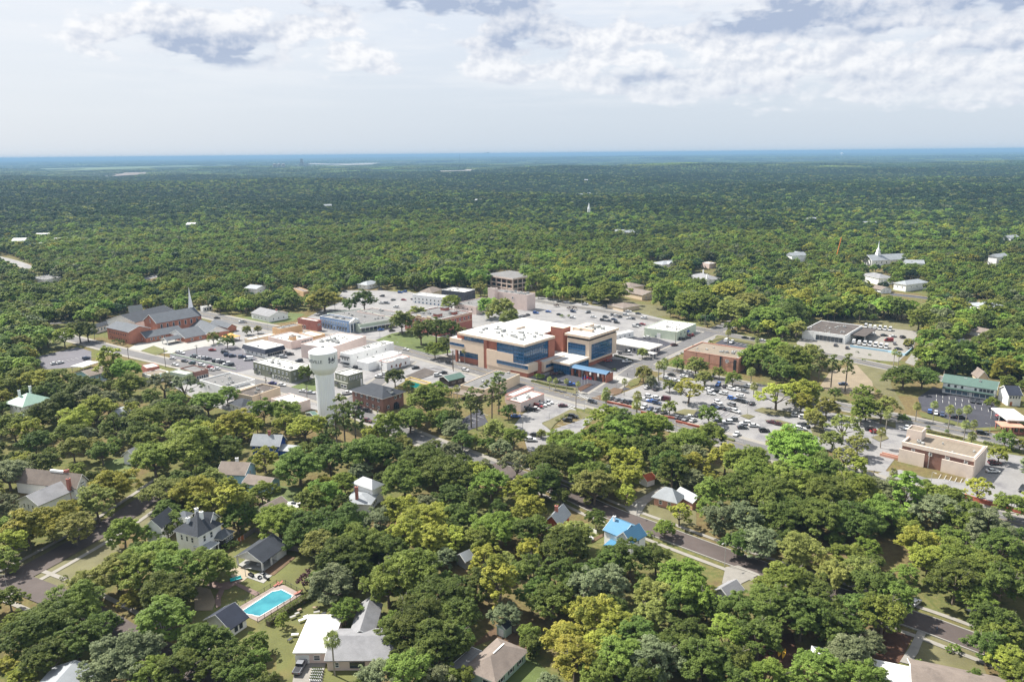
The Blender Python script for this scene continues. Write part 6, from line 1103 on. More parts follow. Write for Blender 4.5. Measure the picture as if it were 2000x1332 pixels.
# ---- trees picked out one by one: crop, then "x y width kind" in crop pixels (crown centre, crown width)
HAND = dict(
 a="45 180 230 g,20 360 170 g,560 60 140 d,400 40 160 o,620 250 250 y,530 340 210 o,290 445 270 y,150 490 240 y,410 480 190 o,60 560 200 y,20 660 150 m,850 110 260 m,1050 60 330 m,900 270 220 o,1080 270 240 y,1270 290 220 Ty,680 500 180 b,860 650 300 m,760 720 260 m,1000 720 260 m,640 720 220 o,920 830 300 d,1150 690 240 m,430 890 300 m,270 1000 330 d,140 1080 240 d,420 1110 250 d,700 1180 350 g,900 1010 300 m,560 1000 160 d,1090 1110 240 d,1250 1230 240 d,50 860 150 m,90 1000 150 m,40 1250 160 y,110 1310 150 y,260 1190 240 d,1400 1210 170 m,470 780 190 o,1310 420 180 d,830 1290 240 m,560 1280 220 g,980 1260 240 d,1000 430 130 m",
 b="100 60 200 d,330 100 150 y,310 230 140 Tb,520 150 260 m,690 110 200 d,650 290 200 b,770 230 140 b,900 80 280 m,1010 60 200 d,1200 120 250 d,1100 220 250 m,1330 200 280 d,410 440 260 b,560 480 250 d,600 330 180 m,770 470 290 d,860 570 280 m,930 450 190 g,1080 380 200 y,1220 430 260 y,1120 520 220 y,1260 550 200 y,1050 600 180 d,750 650 250 d,640 570 190 o,690 800 250 g,810 700 220 d,1010 800 280 m,1150 720 270 m,1270 850 300 d,1180 1000 330 d,1050 1060 210 d,1290 1110 290 d,890 1210 150 Cd,950 1290 220 g,1130 1270 270 m,1260 1300 200 g,45 1115 220 d,120 1240 270 d,275 1115 140 m,210 1300 220 d,705 1130 105 Pf",
 c="60 60 130 Vg,50 180 180 d,190 180 180 y,280 250 210 b,420 130 200 Vg,440 280 180 y,490 380 190 y,620 120 270 d,560 230 240 d,740 60 250 m,830 70 190 y,950 30 200 b,820 190 220 m,850 260 210 o,1020 120 190 y,1030 200 180 y,1020 290 120 y,860 380 120 Td,1100 40 160 d,1240 90 190 d,1280 170 180 d,1380 130 160 y,1320 390 160 Vy,1240 440 110 Tb,300 480 270 b,230 560 200 m,100 420 180 d,60 310 180 d,30 410 150 y,500 500 210 d,180 330 150 d,60 540 180 y,30 640 130 g,745 520 190 o,690 590 250 d,500 600 160 y,320 740 240 Ty,250 660 180 y,330 860 190 y,500 720 230 d,650 760 240 d,620 880 240 d,540 830 190 d,800 800 240 g,930 780 220 g,1050 650 220 d,950 660 190 d,1190 640 190 d,1180 850 210 o,1170 950 190 o,1340 750 230 b,1320 880 220 d,830 960 270 y,960 1020 250 y,680 1090 240 y,740 1200 270 y,890 1130 230 y,1080 1080 240 d,1000 1210 280 m,1150 1210 280 g,1300 1150 240 d,1370 1080 190 d,1100 1310 250 d,860 1290 230 m,100 960 240 d,40 1090 210 d,170 860 150 d,90 800 150 d,510 1110 130 d,30 1290 150 m,130 1290 130 m",
 d="170 130 170 y,330 90 180 y,450 130 250 m,700 50 300 b,500 200 240 m,760 150 220 b,880 150 220 d,990 80 160 Vo,1050 130 110 y,1330 250 210 Tb,1340 410 110 b,600 300 280 d,400 270 240 d,750 270 270 m,900 310 300 d,1050 300 280 m,1180 280 240 g,850 420 280 d,1050 450 280 d,1200 390 240 m,300 420 190 g,450 440 210 g,620 430 220 d,520 560 200 g,400 560 170 d,740 600 270 o,890 680 190 Vo,1000 640 190 m,1110 580 130 b,1400 560 220 y,1450 650 210 y,1500 400 240 g,1650 420 250 m,1560 330 190 m,1780 500 250 g,1850 590 240 d,1620 650 280 m,1750 710 300 m,1600 770 260 d,1850 800 280 d,1940 520 120 d,1950 700 150 b,650 810 280 m,800 830 240 d,950 740 210 o,1080 720 210 o,1150 800 240 d,1250 850 240 m,1200 950 270 m,1080 930 210 d,600 940 300 d,750 970 270 d,850 910 240 d,420 940 260 d,550 850 190 d,330 1070 240 b,150 850 250 b,60 910 190 d,230 910 170 d,100 1100 250 d,200 1210 280 d,380 1210 230 d,560 1290 210 b,680 1320 140 m,850 1260 260 m,1020 1180 240 g,1100 1300 230 m,950 1300 180 b,1120 1110 160 g,1700 860 190 m,1820 1000 240 d,1780 1130 210 d,1860 1080 210 m,1900 1210 210 y,1960 1290 190 m,1710 1260 110 Td,1900 350 170 m,1450 290 170 m,1730 250 170 Vy,1840 70 100 y,30 130 180 d",
 e="770 690 230 Ty,460 590 150 b,560 470 170 Td,620 480 150 Td,150 650 160 Vo,300 900 240 y,180 880 200 m,440 920 200 m,900 830 220 b,930 930 220 m,600 960 250 d,350 1000 200 d,1180 930 260 Vg,1330 940 240 Vg,700 1100 250 y,560 1180 250 y,300 1150 240 d,420 1080 240 d,1050 1180 270 m,1250 1150 250 d,1500 1060 240 m,1640 1000 150 b,1700 1220 280 y,1560 1270 200 y,1350 1260 240 b,200 1250 200 y,100 760 190 d,40 800 180 m,1640 610 100 m,1540 585 90 m,810 850 140 m,100 1240 220 m,830 1240 220 d,1000 1290 230 d,480 1290 240 m,200 780 140 b,70 650 180 d,30 950 180 m",
 f="520 790 130 Tm,90 1230 200 y,500 1230 250 y,1150 870 150 d,1250 930 90 d,1390 1060 320 m,1450 960 140 b,780 1180 170 Nn,1100 1230 220 b,350 1110 230 m,200 1110 200 m,1340 570 190 d,1450 550 190 d,1440 670 130 b,1200 490 170 o,1310 440 150 o,640 330 240 y,820 350 110 d,930 340 170 d,1530 640 150 d,1560 550 170 d,160 525 60 o,80 530 70 o,730 1260 170 Nn,860 1230 170 Nn",
 g="720 310 160 b,820 350 200 o,870 390 150 o,450 270 130 b,790 880 150 Nn,740 960 140 Nn,860 1040 120 d,480 1020 110 Nn,590 970 130 Nn,630 985 120 Nn,250 1000 270 m,150 1100 240 m,420 1110 190 d,760 1180 170 o,900 1230 180 m,530 1250 160 d,1560 1110 220 b,1480 1230 220 b,1250 1270 240 b,1650 1230 240 b,1800 1180 200 d,340 890 150 b,1320 130 180 m,1060 140 170 m,1600 200 270 m,1440 180 110 b,1010 90 160 m,430 90 240 b,660 110 150 b,1830 620 80 o,1100 1200 70 o,490 905 60 Pf,1568 905 75 Pf,1795 935 80 Pf,1700 850 50 Pf,577 585 48 Pf,615 600 48 Pf,545 625 45 Pf,1158 815 45 Pf,1205 825 45 Pf,1282 848 42 Pf,1365 848 40 Pf,1075 785 45 b,1105 790 40 b",
 h="650 920 220 Vy,790 1080 140 m,520 1030 100 m,1250 960 270 Vy,1440 940 190 y,860 790 90 m,950 830 110 m,570 735 95 m,340 800 120 o,390 850 90 g,520 880 90 m,700 750 140 Vo,760 830 110 Vo,1130 700 240 m,1250 640 200 b,1350 720 270 m,1460 680 200 o,1300 810 190 d,360 1160 270 b,200 1150 250 d,100 1230 250 b,450 1160 180 b,650 1270 270 m,800 1230 210 m,1350 1280 270 y,480 290 190 m,660 330 250 m,780 340 200 m,950 380 240 o,1200 430 240 m,1340 410 230 d,1080 330 230 o,900 250 220 y,90 250 240 m,1420 1000 150 y,1500 1080 110 y,1040 720 120 m,1240 760 180 d,1410 800 160 m,295 965 85 Pf,85 930 70 Pf,445 745 65 Pf,485 725 65 Pf,1100 865 60 Pf,1080 755 70 Pf,480 775 50 Pf,918 540 48 Pf,798 575 40 Pf,1120 560 40 Pf",
 i="880 1000 240 d,1030 1000 220 d,240 900 160 Nn,450 930 130 Nn,340 900 120 Nn,100 880 150 m,360 1120 100 d,570 1120 140 m,690 1075 36 Cb,750 1220 220 Vo,600 1230 210 m,920 740 80 o,1090 720 190 m,1200 640 140 g,1330 830 260 d,1150 800 220 m,1340 630 120 y,1660 950 210 y,1560 1190 100 b,870 500 140 m,550 530 100 d,650 545 70 d,100 430 260 y,300 460 230 d,560 390 230 y,470 340 240 m,770 460 150 m,1550 530 200 m,1290 500 180 y,1440 590 150 d,1000 570 180 m,1700 720 230 d,1800 880 160 m,1480 850 180 d,1050 850 180 b,40 1100 180 y,170 1110 170 m,30 500 200 d,985 1225 70 Pf,1118 1238 66 Pf,1236 1278 78 Pf,1367 1278 76 Pf,812 835 55 Pf,848 830 50 Pf,1640 445 40 Pf,270 310 60 Pf,330 310 60 Pf,1090 540 60 Pf",
 j="740 180 260 Vo,560 200 200 m,400 330 310 Vo,530 470 250 Vo,250 150 190 Vo,1590 850 260 Vy,1770 590 120 Vy,1830 430 170 m,1970 480 120 y,150 260 180 o,300 440 180 o,740 375 88 Pf,785 255 80 Pf,1480 345 90 Pf,1550 375 90 Pf,845 700 85 Pf,1560 300 70 Pf,1150 325 36 m,1318 362 40 m,1420 240 50 Pf,930 245 90 m",
)
def tree_dims(kind, px, py, w):
    """ground position, crown width in metres, from crown centre and width in photo pixels"""
    zc = 6.0
    for _ in range(4):
        g = G((px, py), zc); s = PX(g.x, g.y, zc)[2]; D = w / s
        if kind == 'P': zc = 7.2 * max(.6, min(1.5, D / 4.0)); 
        elif kind == 'N': zc = 13.0
        elif kind == 'T': zc = .92 * D + .5
        elif kind == 'C': zc = 1.7 * D
        else: zc = min(8.0, .75 + .50 * D) if D < 13 else 6.6 + (D - 13) * .12
    return g, D, zc
TREES = []                                                # dicts: x y D kind colour
for cp, txt in HAND.items():
    for it in txt.split(','):
        x, y, w, k = it.split(); sh, colr = (k[0], k[1]) if len(k) == 2 else ('', k)
        p = K(cp, float(x), float(y)); g, D, zc = tree_dims(sh, p[0], p[1], float(w) / CROPS[cp][2])
        TREES.append(dict(x=g.x, y=g.y, D=D, sh=sh, c=colr, hand=True))
# near-duplicates from overlapping crops
keep = []
for t in TREES:
    if all(math.hypot(t['x'] - q['x'], t['y'] - q['y']) > .33 * min(t['D'], q['D']) or (t['sh'] in 'NPC' and t['sh']) for q in keep): keep.append(t)
TREES = keep
def inpoly(X, Y, poly):
    X = np.asarray(X); ins = np.zeros(X.shape, bool); n = len(poly)
    for i in range(n):
        (x0, y0), (x1, y1) = poly[i], poly[(i + 1) % n]
        if y0 == y1: continue
        c = ((y0 > Y) != (y1 > Y)) & (X < (x1 - x0) * (Y - y0) / (y1 - y0) + x0); ins ^= c
    return ins
def vpx(x, y, z):
    cp, sp = math.cos(PITCH), math.sin(PITCH); d = y * cp - (z - CAMH) * sp; v = (y * sp + (z - CAMH) * cp) / d * FPX; u = x / d * FPX; c, s = math.cos(ROLL), math.sin(ROLL); return 1000 + u * c - v * s, 666 - (u * s + v * c), FPX / d
OPEN = [  # parts of the picture that stay free of filler trees
 [(60, 705), (130, 660), (90, 645), (130, 632), (205, 640), (440, 625), (480, 640), (560, 690), (480, 800), (400, 790), (330, 755), (300, 745), (200, 730), (130, 745), (60, 728)],
 [(400, 640), (460, 615), (560, 620), (620, 602), (665, 582), (800, 582), (860, 588), (1060, 590), (1130, 592), (1240, 600), (1270, 618), (1380, 640), (1480, 662), (1560, 665), (1580, 645), (1700, 640), (1790, 655), (1790, 700), (1760, 722), (1840, 730), (2010, 770), (2010, 890), (1940, 970), (1760, 950), (1700, 900), (1560, 850), (1500, 872), (1330, 850), (1180, 805), (1165, 830), (1100, 835), (1050, 880), (980, 850), (900, 812), (880, 775), (800, 790), (780, 810), (740, 830), (660, 835), (600, 805), (480, 812), (440, 780), (400, 720)],
 KP('a', 0, 760, 190, 690, 400, 560, 780, 330, 860, 380, 560, 640, 340, 800, 200, 890, 0, 860), KP('a', 450, 930, 560, 930, 740, 1070, 640, 1130, 560, 1100),
 KP('A1', 380, 420, 480, 360, 900, 120, 1440, 440, 1280, 640, 1180, 800, 1400, 820, 860, 1130, 580, 1140, 420, 1270, 120, 1100, 230, 960, 0, 960, 0, 600, 300, 700), KP('A2', 0, 700, 280, 300, 600, 150, 640, 320, 1100, 330, 1300, 500, 1150, 1200, 960, 1400, 200, 1400, 0, 900),
 KP('A3', 560, 700, 1000, 300, 1320, 280, 1560, 480, 1540, 760, 1860, 1150, 1850, 1400, 700, 1400), KP('A6', 500, 200, 800, 320, 1200, 440, 1800, 640, 2000, 780, 2000, 830, 1500, 640, 1100, 560, 860, 420, 500, 280), KP('A6', 720, 650, 1150, 600, 1150, 900, 960, 980, 740, 960), KP('A6', 1380, 380, 1990, 40, 2000, 120, 1800, 320, 1600, 560),
 KP('d', 0, 500, 590, 700, 580, 740, 400, 760, 500, 830, 440, 840, 0, 580), KP('d', 930, 850, 1400, 980, 1700, 1100, 1690, 1160, 1400, 1040, 940, 890), KP('A7', 300, 100, 780, 40, 1450, 260, 1560, 640, 1200, 650, 400, 640), KP('d', 450, 1080, 680, 1100, 760, 1250, 560, 1270), KP('d', 1200, 1210, 1740, 1340, 1200, 1340),
 KP('A8', 380, 880, 560, 680, 720, 600, 1000, 650, 940, 800, 800, 880), KP('a', 580, 110, 700, 70, 770, 220, 690, 240), KP('d', 1640, 300, 1975, 380, 1975, 470, 1740, 400), KP('d', 300, 0, 450, 30, 430, 70, 300, 20), KP('c', 1110, 230, 1300, 180, 1260, 260, 1110, 350),
 KP('f', 50, 440, 500, 380, 500, 480, 40, 500), KP('i', 400, 560, 1000, 580, 1000, 680, 560, 620), KP('i', 680, 370, 870, 360, 1080, 400, 1070, 470, 860, 440, 690, 410), KP('e', 1010, 185, 1160, 140, 1170, 155, 1020, 205), [(0, 492), (20, 496), (62, 518), (60, 526), (0, 506)], KP('f', 740, 240, 1290, 240, 1290, 380, 1020, 380, 960, 330, 740, 310),
 KP('h', 250, 330, 420, 330, 520, 400, 260, 375), KP('i', 1490, 100, 1610, 95, 1610, 140, 1490, 145), KP('d', 960, 1000, 1040, 1010, 1040, 1060, 960, 1040)]
FAROPEN = [[(60, 331), (250, 327), (430, 323), (470, 324), (400, 326), (140, 335)], [(200, 344), (240, 339), (285, 338), (290, 342), (210, 347)], [(590, 321), (630, 316), (690, 315), (745, 318), (735, 322), (650, 325)], [(860, 334), (930, 332), (930, 335), (860, 337)], [(1650, 300), (1740, 299), (1740, 301), (1650, 302)], [(770, 317), (890, 315), (890, 317), (770, 319)]]
def blocked(x, y, h, rad, polys, need=2):
    """True where a tree of height h and crown radius rad would hide one of the open areas"""
    n = len(x); cnt = np.zeros(n, int); z0 = hills(x, y)
    for fx, fz in ((0, .02), (0, .55), (0, .97), (-.8, .62), (.8, .62), (-.5, .9), (.5, .9), (-.45, .35), (.45, .35)):
        X, Y, _ = vpx(x + fx * rad, y, z0 + fz * h); hit = np.zeros(n, bool)
        for p in polys:
            b = np.array(p); m = (X > b[:, 0].min()) & (X < b[:, 0].max()) & (Y > b[:, 1].min()) & (Y < b[:, 1].max())
            if m.any():
                idx = np.nonzero(m)[0]; hit[idx[inpoly(X[idx], Y[idx], p)]] = True
        cnt += hit
    return cnt >= need
def near_road(x, y, pad=1.0):
    bad = np.zeros(len(x), bool)
    for P, w in ROADS:
        A = np.array([(p.x, p.y) for p in P]); 
        for i in range(len(A)): bad |= (x - A[i, 0]) ** 2 + (y - A[i, 1]) ** 2 < (w / 2 + pad) ** 2
    return bad
ALLOPEN = OPEN + HULLS
# ---- filler trees between the picked ones, in front of and around the town
gx, gy = np.meshgrid(np.arange(-330, 330, 6.5), np.arange(118, 470, 6.5)); x = gx.ravel() + RNG.uniform(-2.8, 2.8, gx.size); y = gy.ravel() + RNG.uniform(-2.8, 2.8, gx.size)
m = np.abs(np.degrees(np.arctan2(x, y))) < 41; x, y = x[m], y[m]
D = RNG.uniform(5.5, 11.5, len(x)); ok = ~blocked(x, y, .9 * D + 1.2, D / 2, ALLOPEN, 2) & ~near_road(x, y, 1.5); x, y, D = x[ok], y[ok], D[ok]
hx = np.array([t['x'] for t in TREES]); hy = np.array([t['y'] for t in TREES]); hd = np.array([t['D'] for t in TREES])
acc = []
for i in range(len(x)):
    if (np.hypot(hx - x[i], hy - y[i]) < .36 * hd + .30 * D[i]).any(): continue
    if any(math.hypot(q['x'] - x[i], q['y'] - y[i]) < .52 * (q['D'] + D[i]) for q in acc): continue
    acc.append(dict(x=float(x[i]), y=float(y[i]), D=float(D[i]), sh='', c=str(RNG.choice(list('ddddmmmogy'))), hand=False))
TREES += acc
def pick_shape(t):
    sh, D = t['sh'], t['D']
    if sh == 'P' and t['y'] < 200: return 'P2'
    if sh == '': sh = 'S' if D < 7.0 else 'M' if D < 14 else 'L'
    if sh == 'V' and D < 5: sh = 'S'
    n = dict(L=4, M=5, T=3, S=3, V=2, N=2, C=2, B=2, P=3)[sh]; return sh + str(int(RNG.integers(n)))
for t in TREES: t['key'] = pick_shape(t); t['rz'] = float(RNG.uniform(0, 6.28))
for t in TREES:
    S_ = SHAPES[t['key']]; s = t['D'] / S_['D']
    if t['key'][0] in 'N': s = max(.75, min(1.25, s)); sz = s * RNG.uniform(.9, 1.1)
    elif t['key'][0] == 'P': s = max(.7, min(1.35, s)); sz = s
    else: s = max(.45, min(1.7, s)); sz = s if s < 1.1 else 1.1 + (s - 1.1) * .5
    t['s'] = (s, s, sz); q = PX(t['x'], t['y'], 6); t['show'] = t['D'] * q[2] * (1 if -60 < q[0] < 2060 and q[1] < 1400 else .2)
broad = sorted([t for t in TREES if t['key'][0] not in 'PN'], key=lambda t: -t['show']); objs = broad[:300]; rest = broad[300:]; palms = [t for t in TREES if t['key'][0] == 'P']; pines = [t for t in TREES if t['key'][0] == 'N']
CNAME = dict(d='dark green', m='mid green', b='bright green', y='yellow green', o='olive', g='grey mossy', p='purple', n='dusky green', f='green')
ORD = ['', 'second ', 'third ', 'fourth ', 'fifth ', 'sixth ', 'seventh ', 'eighth ', 'ninth ', 'tenth ', 'eleventh ', 'twelfth ', 'thirteenth ', 'fourteenth ', 'fifteenth ', 'sixteenth ', 'seventeenth ', 'eighteenth ', 'nineteenth ', 'twentieth ']
def relabel(items, noun):
    """labels by the nearest landmark and the side of it, ordered outwards; items: (x, y, adjective, object, category, group)"""
    bins = {}
    for it in items:
        x, y = it[0], it[1]; l = min(LAND, key=lambda q: (q[0] - x) ** 2 + (q[1] - y) ** 2); dx, dy = x - l[0], y - l[1]
        rel = ('right of' if dx > 0 else 'left of') if abs(dx) > abs(dy) else ('behind' if dy > 0 else 'in front of')
        bins.setdefault((it[2], rel, l[2]), []).append((math.hypot(dx, dy), it))
    for (adj, rel, ph), L in bins.items():
        L.sort(key=lambda q: q[0])
        for i, (_, it) in enumerate(L):
            lab = f'{adj} {noun} {rel} {ph}' if len(L) == 1 else (f'nearest {adj} {noun} {rel} {ph}' if i == 0 else f'{ORD[min(i, 19)]}nearest {adj} {noun} {rel} {ph}')
            tag(it[3], lab, it[4], it[5])
def put_tree(t, name):
    root = empty(name, (t['x'], t['y'], 0), t['rz']); S_ = SHAPES[t['key']]; root.scale = t['s']
    mob('trunk', S_['trunk'], root); c = mob('crown', S_['crown'], root)
    if t['key'][0] != 'P': c.material_slots[0].link = 'OBJECT'; c.material_slots[0].material = MATS[LEAF[t['c']][0]]
    t['o'] = root; return root
for t in objs: put_tree(t, 'oak_tree')
for t in palms: put_tree(t, 'palm_tree')
for t in pines: put_tree(t, 'pine_tree')
size = lambda t: 'small ' if t['D'] < 6.5 else 'huge ' if t['D'] > 17 else ''
relabel([(t['x'], t['y'], size(t) + CNAME[t['c']], t['o'], 'tree', 'broad crowned trees') for t in objs], 'oak'); relabel([(t['x'], t['y'], 'round headed', t['o'], 'palm', 'cabbage palms') for t in palms], 'palm'); relabel([(t['x'], t['y'], 'tall thin', t['o'], 'tree', 'tall pines') for t in pines], 'pine')

# ---- the woods: one object, its trees laid out by points
PROTO = bpy.data.collections.new('forest_tree_kinds')
def proto(name, P, limb, colr):
    me = quads_mesh(name, *P[:4], extra=(limb.v, limb.f) if limb else None); me.materials[0] = MATS[LEAF[colr][0]]; o = bpy.data.objects.new(name, me); PROTO.objects.link(o); return o
KINDS = []                                                  # (index, tier, colour)
def add_kind(tier, colr, P, limb): 
    i = len(KINDS); proto(f'forest_tree_{i:03d}', P, limb, colr); KINDS.append((tier, colr))
for colr in 'dmbyog':                                       # tier 0: full detail, for the picked trees beyond the 300 objects
    k = 'M%d' % RNG.integers(5); add_kind(0, colr, SHAPES[k]['pts'], SHAPES[k]['limb'])
for colr in 'ddmmbbyoge':                                    # tier 1: up to 1.6 km
    P = crown_points(5.6, 4.8, 6.0, 18, 11, 20, .46, lobe=(.24, .42), low=-.3); add_kind(1, colr, P, limbs(P[4], 3.2, .35, 6, 5, lo=.2, twig=.15))
for colr in 'eedmboeg':                                     # tier 2: to 5 km
    P = crown_points(6.0, 4.8, 6.0, 11, 7, 8, 1.0, lobe=(.28, .46), low=-.1); add_kind(2, colr, P, None)
def patch(colr, size, n, r, leaf, nq):
    C, N, S, T = [], [], [], []
    for i in range(n):
        px, py = RNG.uniform(-size / 2, size / 2, 2); rr = r * RNG.uniform(.7, 1.3); zc = RNG.uniform(5, 8.5); q = unit(nq); q[:, 2] = np.abs(q[:, 2]); C.append(np.array([px, py, zc]) + q * rr * np.array([1, 1, .75])); N.append(q + np.array([0, 0, .3]) + unit(nq) * .4); S.append(leaf * RNG.uniform(.7, 1.3, nq)); T.append(np.full(nq, RNG.uniform(0, 1)) * .7 + .3 * RNG.uniform(0, 1, nq))
    return np.concatenate(C), np.concatenate(N), np.concatenate(S), np.concatenate(T)
for colr in 'eedme': add_kind(3, colr, patch(colr, 180, 230, 7.5, 3.2, 16), None)
for colr in 'eed': add_kind(4, colr, patch(colr, 620, 420, 20, 11, 12), None)
def kind_ids(tier): return [i for i, k in enumerate(KINDS) if k[0] == tier]
PTS = []                                                    # x y z rot scale idx
for t in rest:
    i = next(i for i in kind_ids(0) if KINDS[i][1] == (t['c'] if t['c'] in 'dmbyog' else 'm')); PTS.append((t['x'], t['y'], 0, t['rz'], t['D'] / 11.6, i))
def scatter(tier, r0, r1, step, jit, srange, polys, weights, azmax=42, h=11.0, rad=5.0):
    n = int(r1 / step) + 1; gx, gy = np.meshgrid(np.arange(-r1, r1, step), np.arange(0, r1, step)); x = (gx + RNG.uniform(-jit, jit, gx.shape) * step).ravel(); y = (gy + RNG.uniform(-jit, jit, gy.shape) * step).ravel()
    d = np.hypot(x, y); az = np.degrees(np.arctan2(x, y)); m = (d > r0) & (d < r1) & (np.abs(az) < azmax); x, y = x[m], y[m]
    if polys: ok = ~blocked(x, y, h, rad, polys, 1); x, y = x[ok], y[ok]
    if tier == 1: ok = ~near_road(x, y, 1.5); x, y = x[ok], y[ok]
    z = hills(x, y); ids = np.array(kind_ids(tier)); w = np.array(weights(x, y)); u = RNG.uniform(0, 1, len(x))[:, None]; c = np.cumsum(w, 1); c /= c[:, -1:]; k = ids[(u > c).sum(1)]
    s = RNG.uniform(*srange, len(x)) * ((.88 + .26 * np.sin(x / 47 + 2 * np.sin(y / 71)) * np.sin(y / 39)) if tier < 3 else 1.0); r = RNG.uniform(0, 6.28, len(x)); PTS.extend(zip(x, y, z, r, s, k))
def band(x, y):
    d = np.hypot(x, y); return d
def w1(x, y):                                               # d d m m b b y o g e (cloud-shade tone)
    n = .5 + .5 * np.sin(x / 61 + 2.1 * np.sin(y / 83)) * np.sin(y / 57 + 1.3); q = np.stack([.9 - .5 * n, .7 + 0 * n, 1 + 0 * n, 1 + 0 * n, .45 + 1.4 * n, .45 + 1.1 * n, .12 + .35 * n, .5 + 0 * n, .45 - .3 * n, .5 + 9 * sstep(1150, 1500, np.hypot(x, y) + 130 * np.sin(x / 210) + 60 * np.sin(x / 77))], 1); return q
def w2(x, y):                                               # e e d m b o e g (e: cloud-shade tone)
    d = np.hypot(x, y); n = .5 + .5 * np.sin(x / 170 + 2 * np.sin(y / 210)) * np.sin(y / 140 + 1.3); s_ = sstep(.55, .9, .5 + .5 * np.sin(y / 330 + 1.6 * np.sin(x / 900) + .8) * np.cos(x / 1500 + y / 2600)); return np.stack([2.0 + 0 * n, 2.0 - n, .5 + 1.6 * s_, .25 + 1.4 * s_, .06 + .9 * s_ * n, .15 + .8 * s_, 1.0 + 0 * n, .2 + 0 * n], 1)
scatter(1, 470, 1650, 8.2, .42, (.72, 1.28), ALLOPEN + FAROPEN, w1)
scatter(2, 1650, 5200, 12.0, .42, (.75, 1.35), FAROPEN + [p for p in OPEN if min(q[1] for q in p) < 420], w2, h=12, rad=6)
scatter(3, 5200, 13000, 165, .15, (.95, 1.05), FAROPEN, lambda x, y: np.tile([1.2, 1, .8, .25, .5], (len(x), 1)), h=11, rad=60)
scatter(4, 13000, 46000, 560, .1, (.95, 1.05), [], lambda x, y: np.tile([1, 1, .8], (len(x), 1)))
# the town's own edge: trees beside it, left and right of the picked ones
P_ = np.array(PTS); me = bpy.data.meshes.new('woodland'); me.vertices.add(len(P_)); me.vertices.foreach_set('co', P_[:, :3].ravel().astype(np.float32))
for nm, c in (('rot', 3), ('scl', 4)): a = me.attributes.new(nm, 'FLOAT', 'POINT'); a.data.foreach_set('value', P_[:, c].astype(np.float32))
a = me.attributes.new('idx', 'INT', 'POINT'); a.data.foreach_set('value', P_[:, 5].astype(np.int32))
wood = mob('woodland', me); tag(wood, 'continuous broadleaf woodland reaching from the town to the horizon', 'woodland', kind='stuff')
ng = bpy.data.node_groups.new('woodland_scatter', 'GeometryNodeTree'); ng.interface.new_socket('Geometry', in_out='INPUT', socket_type='NodeSocketGeometry'); ng.interface.new_socket('Geometry', in_out='OUTPUT', socket_type='NodeSocketGeometry')
gi = ng.nodes.new('NodeGroupInput'); go = ng.nodes.new('NodeGroupOutput'); ip = ng.nodes.new('GeometryNodeInstanceOnPoints'); ci = ng.nodes.new('GeometryNodeCollectionInfo'); ci.inputs['Collection'].default_value = PROTO; ci.inputs['Separate Children'].default_value = True; ci.inputs['Reset Children'].default_value = True
def nattr(name, typ):
    n = ng.nodes.new('GeometryNodeInputNamedAttribute'); n.data_type = typ; n.inputs['Name'].default_value = name; return [s for s in n.outputs if s.enabled][0]
cx = ng.nodes.new('ShaderNodeCombineXYZ'); ng.links.new(nattr('rot', 'FLOAT'), cx.inputs[2])
ng.links.new(gi.outputs[0], ip.inputs['Points']); ng.links.new(ci.outputs[0], ip.inputs['Instance']); ip.inputs['Pick Instance'].default_value = True
ng.links.new(nattr('idx', 'INT'), ip.inputs['Instance Index']); ng.links.new(cx.outputs[0], ip.inputs['Rotation']); ng.links.new(nattr('scl', 'FLOAT'), ip.inputs['Scale']); ng.links.new(ip.outputs[0], go.inputs[0])
md = wood.modifiers.new('scatter', 'NODES'); md.node_group = ng
print('TREES', len(TREES), 'objects', len(objs), 'palms', len(palms), 'pines', len(pines), 'woodland', len(PTS))
